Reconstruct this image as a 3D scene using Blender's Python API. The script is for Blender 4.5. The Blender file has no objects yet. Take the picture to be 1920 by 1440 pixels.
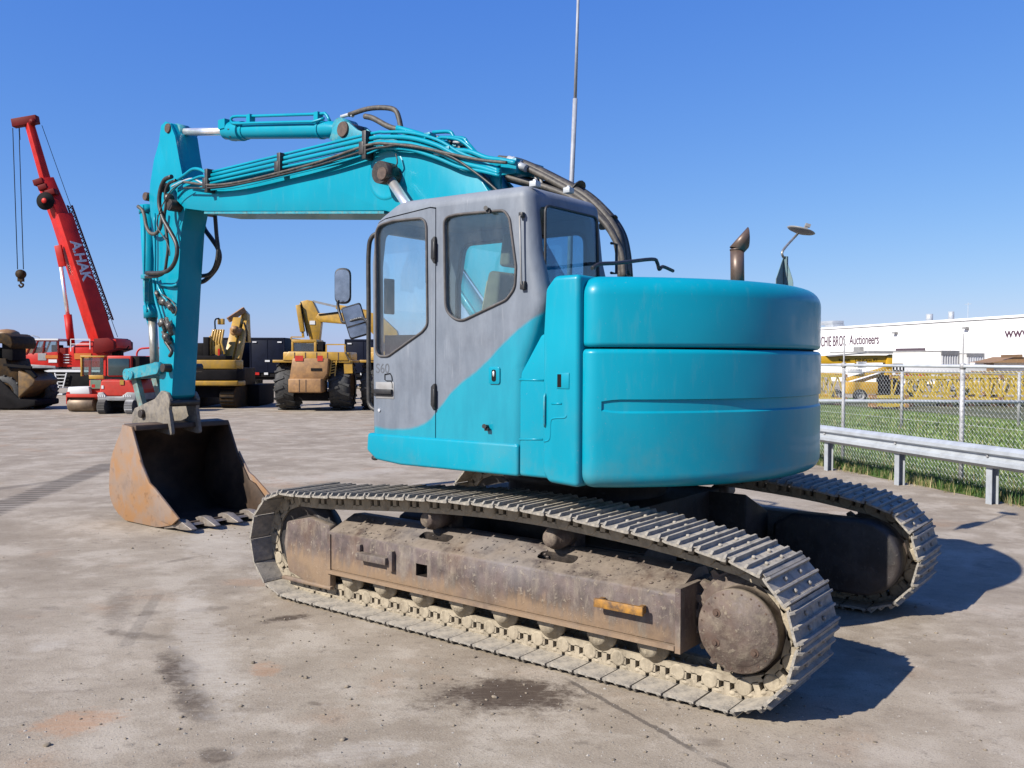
import bpy, bmesh, math, random
from math import sin, cos, pi, radians, atan2, hypot, sqrt
from mathutils import Vector, Matrix, noise
random.seed(7)
SC = bpy.context.scene
# ------------------------------------------------------------------ camera
FPX, CW, CH = 1665.46, 960.0, 720.0
PITCH, ROLL, YAW = -0.0264, 0.0032, -0.9133
CAM = Vector((-3.684, 5.7165, 1.825))
FW = Vector((cos(YAW)*cos(PITCH), sin(YAW)*cos(PITCH), sin(PITCH)))
RT0 = Vector((sin(YAW), -cos(YAW), 0.0))
UP0 = RT0.cross(FW)
RT = RT0*cos(ROLL) + UP0*sin(ROLL)
UP = -RT0*sin(ROLL) + UP0*cos(ROLL)
cd = bpy.data.cameras.new('camera')
cam = bpy.data.objects.new('camera', cd)
SC.collection.objects.link(cam)
m = Matrix((RT, UP, -FW)).transposed().to_4x4()
m.translation = CAM
cam.matrix_world = m
cd.sensor_fit = 'HORIZONTAL'
cd.sensor_width = 36.0
cd.lens = FPX/1920.0*36.0
cd.clip_start = 0.05
cd.clip_end = 5000
SC.camera = cam
# ------------------------------------------------------------------ light
SUN_DIR = Vector((0.38, 1.29, 1.0)).normalized()
SUN_EL = math.asin(SUN_DIR.z)
SUN_AZ = atan2(SUN_DIR.x, SUN_DIR.y)
world = bpy.data.worlds.new('World')
SC.world = world
world.use_nodes = True
wn = world.node_tree
wn.nodes.clear()
sky = wn.nodes.new('ShaderNodeTexSky')
sky.sky_type = 'NISHITA'
sky.sun_disc = False
sky.sun_elevation = SUN_EL
sky.sun_rotation = SUN_AZ
sky.air_density = 1.0
sky.dust_density = 0.35
sky.ozone_density = 3.2
EXPO = 0.8
bgn = wn.nodes.new('ShaderNodeBackground')
bgn.inputs[1].default_value = 0.10
# clear cold-blue autumn air: each channel of the sky is compressed and scaled on its own
spl = wn.nodes.new('ShaderNodeSeparateColor'); cmb = wn.nodes.new('ShaderNodeCombineColor')
wn.links.new(sky.outputs[0], spl.inputs[0])
for i_, (g_, k_) in enumerate(((1.10, 0.585), (0.80, 0.632), (0.36, 0.91))):
    m0 = wn.nodes.new('ShaderNodeMath'); m0.operation = 'MULTIPLY'; m0.inputs[1].default_value = 0.1416
    m1 = wn.nodes.new('ShaderNodeMath'); m1.operation = 'POWER'; m1.inputs[1].default_value = g_
    m2 = wn.nodes.new('ShaderNodeMath'); m2.operation = 'MULTIPLY'; m2.inputs[1].default_value = k_/(2**EXPO)/0.10
    wn.links.new(spl.outputs[i_], m0.inputs[0]); wn.links.new(m0.outputs[0], m1.inputs[0]); wn.links.new(m1.outputs[0], m2.inputs[0]); wn.links.new(m2.outputs[0], cmb.inputs[i_])
wo = wn.nodes.new('ShaderNodeOutputWorld')
wn.links.new(cmb.outputs[0], bgn.inputs[0])
wn.links.new(bgn.outputs[0], wo.inputs[0])
sl = bpy.data.lights.new('sun', 'SUN')
sl.energy = 5.0
sl.angle = radians(0.55)
sl.color = (1.0, 0.945, 0.86)
so = bpy.data.objects.new('sun', sl)
SC.collection.objects.link(so)
so.rotation_euler = SUN_DIR.to_track_quat('Z', 'Y').to_euler()
so.location = SUN_DIR*60
SC.view_settings.view_transform = 'Standard'
SC.view_settings.look = 'None'
SC.view_settings.exposure = EXPO
SC.view_settings.gamma = 1.0
SC.cycles.max_bounces = 8
SC.cycles.transparent_max_bounces = 24

# ------------------------------------------------------------------ measuring helpers (photo pixel -> point on a real plane)
def ray(px, py):
    return FW + RT*((px-CW)/FPX) + UP*((CH-py)/FPX)
def onY(px, py, Y):
    d = ray(px, py); t = (Y-CAM.y)/d.y
    return CAM + d*t
def onX(px, py, X):
    d = ray(px, py); t = (X-CAM.x)/d.x
    return CAM + d*t
def onZ(px, py, Z=0.0):
    d = ray(px, py); t = (Z-CAM.z)/d.z
    return CAM + d*t
def xz(px, py, Y):
    p = onY(px, py, Y); return (p.x, p.z)
FH = Vector((FW.x, FW.y, 0)).normalized()
RH = Vector((RT0.x, RT0.y, 0)).normalized()
ANG = atan2(RH.y, RH.x)
def far(px, py, D):
    d = ray(px, py); t = D/(d.x*FH.x+d.y*FH.y)
    return CAM + d*t
def gp(px, D):
    p = far(px, 676, D); p.z = 0; return p

# ------------------------------------------------------------------ object helpers
COL = SC.collection
def tag(o, label=None, cat=None, group=None, kind=None):
    if label: o['label'] = label
    if cat: o['category'] = cat
    if group: o['group'] = group
    if kind: o['kind'] = kind
    return o
def thing(name, label, cat, loc=(0, 0, 0), rz=0.0, group=None):
    o = bpy.data.objects.new(name, None)
    o.empty_display_size = 0.3
    o.location = loc
    o.rotation_euler = (0, 0, rz)
    COL.objects.link(o)
    return tag(o, label, cat, group)
def copy_tree(o, parent=None):
    c = o.copy(); COL.objects.link(c)
    if parent is not None: c.parent = parent
    for ch in list(o.children): copy_tree(ch, c)
    return c

def finish(o):
    """apply the modifiers"""
    dg = bpy.context.evaluated_depsgraph_get()
    dg.update()
    me = bpy.data.meshes.new_from_object(o.evaluated_get(dg))
    old = o.data
    o.modifiers.clear()
    o.data = me
    return o

def catmull(pts, n=6, closed=False):
    P = [Vector(p) for p in pts]
    if len(P) < 3: return P
    out = []
    N = len(P)
    segs = N if closed else N-1
    for i in range(segs):
        p1 = P[i]; p2 = P[(i+1) % N]
        p0 = P[i-1] if (i > 0 or closed) else p1*2-p2
        p3 = P[(i+2) % N] if (i+2 < N or closed) else p2*2-p1
        for k in range(n):
            t = k/n
            out.append(0.5*((2*p1)+(p2-p0)*t+(2*p0-5*p1+4*p2-p3)*t*t+(3*p1-p0-3*p2+p3)*t**3))
    if not closed: out.append(P[-1])
    return out

def roundpoly(pts, r, seg=5):
    """2D polygon with its corners rounded; r number or list"""
    out = []; n = len(pts)
    for i in range(n):
        rr = r[i] if isinstance(r, (list, tuple)) else r
        p = Vector(pts[i]).to_2d(); a = (Vector(pts[i-1]).to_2d()-p); b = (Vector(pts[(i+1) % n]).to_2d()-p)
        la, lb = a.length, b.length
        if rr <= 0 or la < 1e-6 or lb < 1e-6:
            out.append((p.x, p.y)); continue
        a /= la; b /= lb
        ang = a.angle(b)
        if ang > pi-0.05:
            out.append((p.x, p.y)); continue
        d = min(rr/math.tan(ang/2), la*0.48, lb*0.48)
        p1 = p+a*d; p2 = p+b*d
        for k in range(seg+1):
            t = k/seg
            q = p1*(1-t)**2 + p*2*t*(1-t) + p2*t*t
            out.append((q.x, q.y))
    return out

class MB:
    def __init__(self, M=None):
        self.v = []; self.f = []; self.mi = []; self.M = M or Matrix.Identity(4); self.cur = 0; self.sm = []; self.smooth = False
    def add(self, vs, fs):
        b = len(self.v)
        for p in vs: self.v.append(self.M @ Vector(p))
        for f in fs:
            self.f.append([b+i for i in f]); self.mi.append(self.cur); self.sm.append(self.smooth)
        return self
    def box(self, c, s, rot=None):
        hx, hy, hz = s[0]/2, s[1]/2, s[2]/2
        vs = [Vector((x, y, z)) for z in (-hz, hz) for y in (-hy, hy) for x in (-hx, hx)]
        if rot is not None:
            R = rot if isinstance(rot, Matrix) else Matrix.Rotation(rot, 3, 'Z')
            vs = [R @ v for v in vs]
        c = Vector(c)
        self.add([c+v for v in vs], [(0, 2, 3, 1), (4, 5, 7, 6), (0, 1, 5, 4), (2, 6, 7, 3), (0, 4, 6, 2), (1, 3, 7, 5)])
        return self
    def box2(self, a, b):
        a = Vector(a); b = Vector(b)
        return self.box((a+b)/2, (abs(b.x-a.x), abs(b.y-a.y), abs(b.z-a.z)))
    def bar(self, p0, p1, w, h=None, up=(0, 0, 1)):
        h = h or w
        p0 = Vector(p0); p1 = Vector(p1); d = (p1-p0); L = d.length
        if L < 1e-6: return self
        d /= L; u = Vector(up)
        if abs(d.dot(u)) > 0.98: u = Vector((1, 0, 0)) if abs(d.x) < 0.9 else Vector((0, 1, 0))
        s = d.cross(u).normalized(); u = s.cross(d)
        vs = []
        for p in (p0, p1):
            for a, b in ((-1, -1), (1, -1), (1, 1), (-1, 1)): vs.append(p+s*(a*w/2)+u*(b*h/2))
        self.add(vs, [(3, 2, 1, 0), (4, 5, 6, 7), (0, 1, 5, 4), (1, 2, 6, 5), (2, 3, 7, 6), (3, 0, 4, 7)])
        return self
    def tube(self, pts, r, n=8, closed=False, caps=True, smooth=True):
        P = [Vector(p) for p in pts]
        N = len(P)
        rr = r if isinstance(r, (list, tuple)) else [r]*N
        T = []
        for i in range(N):
            a = P[i-1] if (i > 0 or closed) else P[i]
            b = P[(i+1) % N] if (i+1 < N or closed) else P[i]
            t = (b-a)
            T.append(t.normalized() if t.length > 1e-9 else Vector((0, 0, 1)))
        u = Vector((0, 0, 1))
        if abs(T[0].dot(u)) > 0.9: u = Vector((1, 0, 0))
        u = (u-T[0]*u.dot(T[0])).normalized()
        vs = []
        for i in range(N):
            u = (u-T[i]*u.dot(T[i]))
            u = u.normalized() if u.length > 1e-6 else T[i].orthogonal().normalized()
            w = T[i].cross(u)
            for k in range(n):
                a = 2*pi*k/n
                vs.append(P[i]+(u*cos(a)+w*sin(a))*rr[i])
        fs = []
        for i in range(N if closed else N-1):
            j = (i+1) % N
            for k in range(n):
                k2 = (k+1) % n
                fs.append((i*n+k, i*n+k2, j*n+k2, j*n+k))
        s0 = self.smooth; self.smooth = smooth
        self.add(vs, fs)
        self.smooth = False
        if caps and not closed:
            b = len(self.v)
            self.add([], [])
            base = b-len(vs)
            self.f.append([base+k for k in range(n-1, -1, -1)]); self.mi.append(self.cur); self.sm.append(False)
            self.f.append([base+(N-1)*n+k for k in range(n)]); self.mi.append(self.cur); self.sm.append(False)
        self.smooth = s0
        return self
    def cyl(self, p0, p1, r, n=20, r2=None):
        return self.tube([p0, p1], [r, r if r2 is None else r2], n)
    def lathe(self, prof, c=(0, 0, 0), axis='Y', n=28):
        """prof: list of (radius, height along axis)"""
        vs = []; c = Vector(c)
        for (r, h) in prof:
            for k in range(n):
                a = 2*pi*k/n
                if axis == 'Y': p = Vector((r*cos(a), h, r*sin(a)))
                elif axis == 'Z': p = Vector((r*cos(a), r*sin(a), h))
                else: p = Vector((h, r*cos(a), r*sin(a)))
                vs.append(c+p)
        fs = []
        for i in range(len(prof)-1):
            for k in range(n):
                k2 = (k+1) % n
                fs.append((i*n+k, (i+1)*n+k, (i+1)*n+k2, i*n+k2))
        s0 = self.smooth; self.smooth = True
        self.add(vs, fs); self.smooth = s0
        return self
    def prism(self, prof, a, b, axis='Y'):
        """prof 2D (x,z) for axis Y, (x,y) for axis Z, (y,z) for axis X"""
        n = len(prof)
        ar = sum(prof[i][0]*prof[(i+1) % n][1]-prof[(i+1) % n][0]*prof[i][1] for i in range(n))
        if ar < 0: prof = list(reversed(prof))
        def P(u, v, w):
            if axis == 'Y': return (u, w, v)
            if axis == 'Z': return (u, v, w)
            return (w, u, v)
        lo, hi = min(a, b), max(a, b)
        vs = [P(u, v, lo) for u, v in prof]+[P(u, v, hi) for u, v in prof]
        fs = []
        flip = (axis == 'Y')
        f0 = list(range(n)); f1 = list(range(n, 2*n))
        if flip: fs += [f0, f1[::-1]]
        else: fs += [f0[::-1], f1]
        for i in range(n):
            j = (i+1) % n
            fs.append((j, i, i+n, j+n) if flip else (i, j, j+n, i+n))
        return self.add(vs, fs)
    def dsolid(self, R, x0, z0, z1, rt, rb, re, crown=0.0, na=72, nc=7, nr=7):
        """D-shaped drum: arc of radius R cut off at x = x0, rounded corners, rounded top and bottom"""
        cy = sqrt((R-re)**2-(x0-re)**2); cx = x0-re
        th = atan2(cy, cx)
        def plan(dl):
            r = re-dl; out = []
            for k in range(nc+1):
                a = th*k/nc
                out.append((cx+r*cos(a), cy+r*sin(a)))
            for k in range(1, na):
                a = th+(2*pi-2*th)*k/na; out.append(((R-dl)*cos(a), (R-dl)*sin(a)))
            for k in range(nc+1):
                a = -th*(1-k/nc); out.append((cx+r*cos(a), -cy+r*sin(a)))
            return out
        rings = []
        for k in range(nr+1):
            a = pi/2*k/nr; rings.append((rb*(1-sin(a)), z0+rb*(1-cos(a))))
        for k in range(nr+1):
            a = pi/2*k/nr; rings.append((rt*(1-cos(a)), z1-rt*(1-sin(a))))
        vs = []; P0 = plan(0.0); n = len(P0)
        for dl, z in rings: vs += [(x, y, z) for x, y in plan(min(dl, re*0.999))]
        fs = []
        for i in range(len(rings)-1):
            for k in range(n):
                k2 = (k+1) % n; fs.append((i*n+k, i*n+k2, (i+1)*n+k2, (i+1)*n+k))
        m_ = len(rings)
        # crowned lid
        top = vs[(m_-1)*n:m_*n]; mx_ = sum(p[0] for p in top)/n
        for q in (0.75, 0.4): vs += [(mx_+(p[0]-mx_)*q, p[1]*q, z1+crown*(1-q*q)) for p in top]
        for i in (m_-1, m_):
            for k in range(n):
                k2 = (k+1) % n; fs.append((i*n+k, i*n+k2, (i+1)*n+k2, (i+1)*n+k))
        fs.append(tuple((m_+1)*n+k for k in range(n))); fs.append(tuple(range(n-1, -1, -1)))
        s0 = self.smooth; self.smooth = True; self.add(vs, fs); self.smooth = s0
        return self
    def sphere(self, c, r, n=10, sc=(1, 1, 1)):
        c = Vector(c); prof = []
        m2 = max(4, n//2+1)
        vs = []; fs = []
        for i in range(m2+1):
            th = pi*i/m2
            for k in range(n):
                a = 2*pi*k/n
                vs.append(c+Vector((r*sin(th)*cos(a)*sc[0], r*sin(th)*sin(a)*sc[1], r*cos(th)*sc[2])))
        for i in range(m2):
            for k in range(n):
                k2 = (k+1) % n
                fs.append((i*n+k, (i+1)*n+k, (i+1)*n+k2, i*n+k2))
        s0 = self.smooth; self.smooth = True
        self.add(vs, fs); self.smooth = s0
        return self
    def build(self, name, mats, parent=None, bevel=0.0, seg=2, limit=35, auto=None, label=None, apply=False):
        me = bpy.data.meshes.new(name)
        me.from_pydata([tuple(v) for v in self.v], [], self.f)
        if not isinstance(mats, (list, tuple)): mats = [mats]
        for mm in mats: me.materials.append(mm)
        me.polygons.foreach_set('material_index', self.mi)
        me.polygons.foreach_set('use_smooth', self.sm)
        me.update()
        bm = bmesh.new(); bm.from_mesh(me)
        bmesh.ops.remove_doubles(bm, verts=bm.verts, dist=1e-6)
        bmesh.ops.dissolve_degenerate(bm, edges=bm.edges, dist=1e-6)
        bm.to_mesh(me); bm.free()
        o = bpy.data.objects.new(name, me)
        COL.objects.link(o)
        if parent is not None: o.parent = parent
        if bevel > 0:
            for p in me.polygons: p.use_smooth = True
            md = o.modifiers.new('bevel', 'BEVEL')
            md.width = bevel; md.segments = seg; md.limit_method = 'ANGLE'; md.angle_limit = radians(limit)
            md.harden_normals = False
            me.set_sharp_from_angle(angle=radians(180))
            md.use_clamp_overlap = True
            if apply or True:
                finish(o)
                o.data.set_sharp_from_angle(angle=radians(auto or 32))
                for p in o.data.polygons: p.use_smooth = True
        elif auto:
            for p in me.polygons: p.use_smooth = True
            me.set_sharp_from_angle(angle=radians(auto))
        if label: o['label'] = label
        return o

def boolean(o, cutter, op='DIFFERENCE', auto=30):
    md = o.modifiers.new('b', 'BOOLEAN'); md.operation = op; md.solver = 'EXACT'; md.object = cutter
    finish(o)
    for p in o.data.polygons: p.use_smooth = True
    o.data.set_sharp_from_angle(angle=radians(auto))
    return o
def kill(o):
    me = o.data; bpy.data.objects.remove(o); bpy.data.meshes.remove(me)

# ------------------------------------------------------------------ materials
def lin(r, g, b):
    f = lambda c: (c/255/12.92) if c/255 <= 0.04045 else ((c/255+0.055)/1.055)**2.4
    return (f(r), f(g), f(b), 1.0)
ALB = 0.62      # the sun is strong and the exposure open: measured picture colours -> surface colours
class NT:
    def __init__(s, name):
        s.m = bpy.data.materials.new(name); s.m.use_nodes = True
        s.t = s.m.node_tree; s.n = s.t.nodes; s.l = s.t.links
        s.n.clear()
        s.out = s.n.new('ShaderNodeOutputMaterial')
    def node(s, t, **kw):
        n = s.n.new(t)
        for k, v in kw.items(): setattr(n, k, v)
        return n
    def inp(s, sock, v):
        if v is None: return
        if isinstance(v, bpy.types.NodeSocket): s.l.new(v, sock)
        elif isinstance(v, (tuple, list)) and len(v) == 3 and sock.type == 'RGBA': sock.default_value = (*v, 1)
        else: sock.default_value = v
    def math(s, op, a, b=None, c=None, clamp=False):
        n = s.node('ShaderNodeMath', operation=op); n.use_clamp = clamp
        s.inp(n.inputs[0], a); s.inp(n.inputs[1], b)
        if c is not None: s.inp(n.inputs[2], c)
        return n.outputs[0]
    def coord(s, kind='Object'):
        return s.node('ShaderNodeTexCoord').outputs[kind]
    def mapping(s, vec, scale=(1, 1, 1), loc=(0, 0, 0), rot=(0, 0, 0)):
        n = s.node('ShaderNodeMapping'); s.inp(n.inputs[0], vec)
        n.inputs['Scale'].default_value = scale; n.inputs['Location'].default_value = loc; n.inputs['Rotation'].default_value = rot
        return n.outputs[0]
    def noise(s, vec, scale=5, detail=4, rough=0.55, out=0, dist=0.0):
        n = s.node('ShaderNodeTexNoise'); s.inp(n.inputs['Vector'], vec)
        n.inputs['Scale'].default_value = scale; n.inputs['Detail'].default_value = detail; n.inputs['Roughness'].default_value = rough
        n.inputs['Distortion'].default_value = dist
        return n.outputs[out]
    def voro(s, vec, scale=5, feature='F1', out='Distance'):
        n = s.node('ShaderNodeTexVoronoi', feature=feature); s.inp(n.inputs['Vector'], vec); n.inputs['Scale'].default_value = scale
        return n.outputs[out]
    def ss(s, v, a, b, lo=0.0, hi=1.0):
        n = s.node('ShaderNodeMapRange', interpolation_type='SMOOTHSTEP')
        s.inp(n.inputs[0], v); n.inputs[1].default_value = a; n.inputs[2].default_value = b
        n.inputs[3].default_value = lo; n.inputs[4].default_value = hi
        return n.outputs[0]
    def mix(s, f, a, b, blend='MIX'):
        n = s.node('ShaderNodeMix', data_type='RGBA', blend_type=blend)
        s.inp(n.inputs[0], f); s.inp(n.inputs[6], a); s.inp(n.inputs[7], b)
        return n.outputs[2]
    def bump(s, h, strength=0.3, dist=0.01, nrm=None):
        n = s.node('ShaderNodeBump'); s.inp(n.inputs['Height'], h); n.inputs['Strength'].default_value = strength
        n.inputs['Distance'].default_value = dist
        if nrm is not None: s.inp(n.inputs['Normal'], nrm)
        return n.outputs[0]
    def sep(s, v):
        n = s.node('ShaderNodeSeparateXYZ'); s.inp(n.inputs[0], v); return n.outputs
    def pbr(s, col, rough=0.5, metal=0.0, normal=None, coat=0.0, spec=None, coat_rough=0.05):
        if metal is None or (isinstance(metal, (int, float)) and metal < 0.5):
            sc_n = s.node('ShaderNodeVectorMath', operation='SCALE'); s.inp(sc_n.inputs[0], col if isinstance(col, bpy.types.NodeSocket) else tuple(col)[:3]); sc_n.inputs['Scale'].default_value = ALB; col = sc_n.outputs[0]
        n = s.node('ShaderNodeBsdfPrincipled')
        s.inp(n.inputs['Base Color'], col); s.inp(n.inputs['Roughness'], rough); s.inp(n.inputs['Metallic'], metal)
        if normal is not None: s.inp(n.inputs['Normal'], normal)
        s.inp(n.inputs['Coat Weight'], coat); n.inputs['Coat Roughness'].default_value = coat_rough
        if spec is not None: n.inputs['Specular IOR Level'].default_value = spec
        s.l.new(n.outputs[0], s.out.inputs[0])
        return s.m

def simple(name, col, rough=0.5, metal=0.0, var=0.12, scale=6, dirt=0.0, dirtcol=(0.2, 0.16, 0.12), coat=0.0, bump=0.0, bscale=60, spec=None):
    t = NT(name); c = t.coord()
    n1 = t.noise(c, scale, 5, 0.6)
    v = t.ss(n1, 0.3, 0.7)
    dark = tuple(x*(1-var) for x in col[:3]); lite = tuple(min(1, x*(1+var)) for x in col[:3])
    base = t.mix(v, dark, lite)
    if dirt > 0:
        n2 = t.noise(c, scale*2.3, 8, 0.7)
        base = t.mix(t.math('MULTIPLY', t.ss(n2, 0.5-dirt*0.25, 0.72), min(1.0, dirt*1.3)), base, dirtcol)
    r = t.math('ADD', t.math('MULTIPLY', n1, 0.2), rough-0.1)
    nm = t.bump(t.noise(c, bscale, 4, 0.6), bump, 0.004) if bump > 0 else None
    return t.pbr(base, r, metal, nm, coat, spec)

def mat_teal():
    t = NT('teal_paint'); c = t.coord()
    n1 = t.noise(c, 1.3, 3, 0.5); n2 = t.noise(t.mapping(c, (6, 6, 1.2)), 3, 6, 0.65); n3 = t.noise(c, 42, 3, 0.5)
    b = t.mix(t.ss(n1, 0.35, 0.65), (0.001, 0.322, 0.455), (0.002, 0.37, 0.51))
    dz = t.ss(t.math('ADD', t.sep(c)[2], t.math('MULTIPLY', n2, 0.5)), 1.95, 1.2)
    b = t.mix(t.math('MULTIPLY', t.math('MULTIPLY', dz, t.ss(t.noise(c, 2.1, 7, 0.7), 0.42, 0.68)), 0.34), b, (0.17, 0.27, 0.25))
    scr = t.ss(t.noise(t.mapping(c, (1.0, 1.0, 14)), 9, 4, 0.7), 0.68, 0.72)
    b = t.mix(t.math('MULTIPLY', t.math('MULTIPLY', scr, t.ss(t.noise(c, 1.7, 3), 0.5, 0.62)), 0.3), b, (0.22, 0.42, 0.46))
    b = t.mix(t.math('MULTIPLY', t.ss(n2, 0.52, 0.75), 0.13), b, (0.19, 0.36, 0.39))
    sp = t.ss(t.noise(c, 70, 2, 0.5), 0.70, 0.76)
    b = t.mix(t.math('MULTIPLY', sp, 0.22), b, (0.35, 0.38, 0.36))
    r = t.math('ADD', 0.24, t.math('MULTIPLY', n2, 0.2))
    return t.pbr(b, r, 0.0, t.bump(n1, 0.03, 0.05), 0.10, 0.22, 0.05)
def mat_teal_worn():
    t = NT('worn_teal_paint'); c = t.coord()
    n1 = t.noise(c, 5, 5, 0.6); n2 = t.noise(c, 14, 8, 0.7)
    b = t.mix(t.ss(n1, 0.35, 0.65), (0.008, 0.27, 0.37), (0.02, 0.36, 0.46))
    b = t.mix(t.math('MULTIPLY', t.ss(n2, 0.48, 0.62), 0.55), b, (0.19, 0.36, 0.33))
    b = t.mix(t.math('MULTIPLY', t.ss(t.noise(c, 23, 6, 0.7), 0.58, 0.66), 0.8), b, (0.11, 0.09, 0.075))
    return t.pbr(b, 0.48, 0.0, t.bump(n2, 0.2, 0.004), 0.1)
def mat_cab():
    """grey primer above, teal below: the border is a painted curve"""
    t = NT('faded_grey_and_teal_cab_paint'); c = t.coord(); s = t.sep(c)
    fc = t.node('ShaderNodeFloatCurve')
    pts = sorted([xz(x_, y_, 1.38) for x_, y_ in ((694, 800), (740, 805), (783, 801), (803, 790), (818, 772), (836, 750), (853, 729), (892, 698), (923, 667), (954, 635), (985, 608), (1009, 589), (1030, 572))])
    x0, x1, z0, z1 = -0.7, 1.0, 1.2, 2.4
    cv = fc.mapping.curves[0]
    P = [((x-x0)/(x1-x0), (z-z0)/(z1-z0)) for x, z in pts]
    cv.points[0].location = (0.0, P[0][1]); cv.points[1].location = (1.0, P[-1][1])
    for p in P: cv.points.new(*p)
    fc.mapping.update()
    u = t.math('DIVIDE', t.math('SUBTRACT', s[0], x0), x1-x0)
    t.inp(fc.inputs['Value'], u)
    zb = t.math('ADD', t.math('MULTIPLY', fc.outputs[0], z1-z0), z0)
    wob = t.math('MULTIPLY', t.math('SUBTRACT', t.noise(c, 9, 3), 0.5), 0.02)
    d = t.math('ADD', t.math('SUBTRACT', s[2], zb), wob)
    f = t.ss(d, -0.012, 0.016)
    n1 = t.noise(t.mapping(c, (5, 5, 1.3)), 2.0, 6, 0.65); n2 = t.noise(c, 4, 7, 0.7); n3 = t.noise(t.mapping(c, (24, 24, 1.4)), 2, 5, 0.6)
    g = t.mix(t.ss(n1, 0.3, 0.68), (0.160, 0.190, 0.238), (0.222, 0.255, 0.308))
    g = t.mix(t.math('MULTIPLY', t.ss(n2, 0.42, 0.68), 0.34), g, (0.115, 0.125, 0.155))
    g = t.mix(t.math('MULTIPLY', t.ss(n3, 0.58, 0.75), 0.4), g, (0.40, 0.42, 0.46))
    dust = t.math('MULTIPLY', t.ss(t.sep(t.node('ShaderNodeNewGeometry').outputs['Normal'])[2], 0.3, 0.95), 0.6)
    g = t.mix(dust, g, (0.33, 0.345, 0.365))
    te = t.mix(t.ss(n1, 0.35, 0.65), (0.0035, 0.318, 0.445), (0.006, 0.36, 0.49))
    b = t.mix(f, te, g)
    r = t.math('ADD', t.math('MULTIPLY', f, 0.32), 0.25)
    coat = t.math('MULTIPLY', t.math('SUBTRACT', 1.0, f), 0.5)
    return t.pbr(b, r, 0.0, t.bump(n2, 0.05, 0.01), coat)
def mat_mud_steel(name, base, mud, amt=0.5, streak=True, rust=0.3, side=0.62, band=False):
    t = NT(name); c = t.coord()
    n1 = t.noise(c, 7, 8, 0.68); n2 = t.noise(t.mapping(c, (7, 7, 1.6) if streak else (5, 5, 5)), 2.4, 10, 0.72); n3 = t.noise(c, 2.2, 5, 0.6); n4 = t.noise(c, 32, 6, 0.65)
    b = t.mix(t.ss(n1, 0.35, 0.65), tuple(x*0.7 for x in base), tuple(min(1, x*1.35) for x in base))
    b = t.mix(t.math('MULTIPLY', t.ss(n3, 0.48, 0.64), rust), b, (0.17, 0.085, 0.04))
    f = t.ss(n2, 0.56-amt*0.28, 0.80-amt*0.2)
    f2 = t.ss(n4, 0.62-amt*0.12, 0.70-amt*0.08)
    f = t.math('MAXIMUM', t.math('MULTIPLY', f, side), t.math('MULTIPLY', f2, side))
    nz = t.sep(t.node('ShaderNodeNewGeometry').outputs['Normal'])[2]
    up = t.math('MULTIPLY', t.ss(nz, 0.35, 0.9), t.ss(n1, 0.3, 0.55))
    f = t.math('MAXIMUM', f, t.math('MULTIPLY', up, min(1.0, amt*1.1)))
    b = t.mix(f, b, t.mix(t.ss(n4, 0.3, 0.7), tuple(x*0.75 for x in mud), mud))
    if band:
        zz = t.sep(c)[2]
        bm_ = t.ss(t.math('ADD', zz, t.math('MULTIPLY', t.math('SUBTRACT', n2, 0.5), 0.45)), 0.42, 0.30)
        b = t.mix(t.math('MULTIPLY', bm_, t.ss(n3, 0.36, 0.55, 0.25, 0.8)), b, (0.36, 0.245, 0.15))
        b = t.mix(t.math('MULTIPLY', t.ss(t.noise(c, 1.3, 4), 0.55, 0.7), 0.35), b, (0.27, 0.26, 0.27))
    h = t.math('ADD', t.math('MULTIPLY', f, 1.0), t.math('MULTIPLY', n4, 0.6))
    return t.pbr(b, t.math('ADD', 0.55, t.math('MULTIPLY', f, 0.4)), 0.0, t.bump(h, 0.55, 0.006), 0.0, 0.35)
def mat_glass(name, tint=(0.94, 0.986, 0.982), refl=0.03, rough=0.0):
    t = NT(name)
    tr = t.node('ShaderNodeBsdfTransparent'); tr.inputs[0].default_value = (*tint, 1)
    gl = t.node('ShaderNodeBsdfGlossy'); gl.inputs['Roughness'].default_value = rough; gl.inputs[0].default_value = (0.95, 0.97, 1, 1)
    fr = t.node('ShaderNodeLayerWeight'); fr.inputs[0].default_value = 0.5
    f = t.math('ADD', t.math('MULTIPLY', t.math('POWER', fr.outputs['Facing'], 4.0), 0.9), 0.05+refl, clamp=True)
    mx = t.node('ShaderNodeMixShader'); t.l.new(f, mx.inputs[0]); t.l.new(tr.outputs[0], mx.inputs[1]); t.l.new(gl.outputs[0], mx.inputs[2])
    # thin uneven film of dust on the pane
    df = t.node('ShaderNodeBsdfDiffuse'); df.inputs[0].default_value = (0.42, 0.42, 0.40, 1)
    c = t.coord(); dn = t.noise(t.mapping(c, (3, 3, 1.2)), 2.2, 8, 0.7)
    m2 = t.node('ShaderNodeMixShader'); t.l.new(t.ss(dn, 0.42, 0.75, 0.005, 0.045), m2.inputs[0]); t.l.new(mx.outputs[0], m2.inputs[1]); t.l.new(df.outputs[0], m2.inputs[2])
    t.l.new(m2.outputs[0], t.out.inputs[0])
    return t.m

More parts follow.
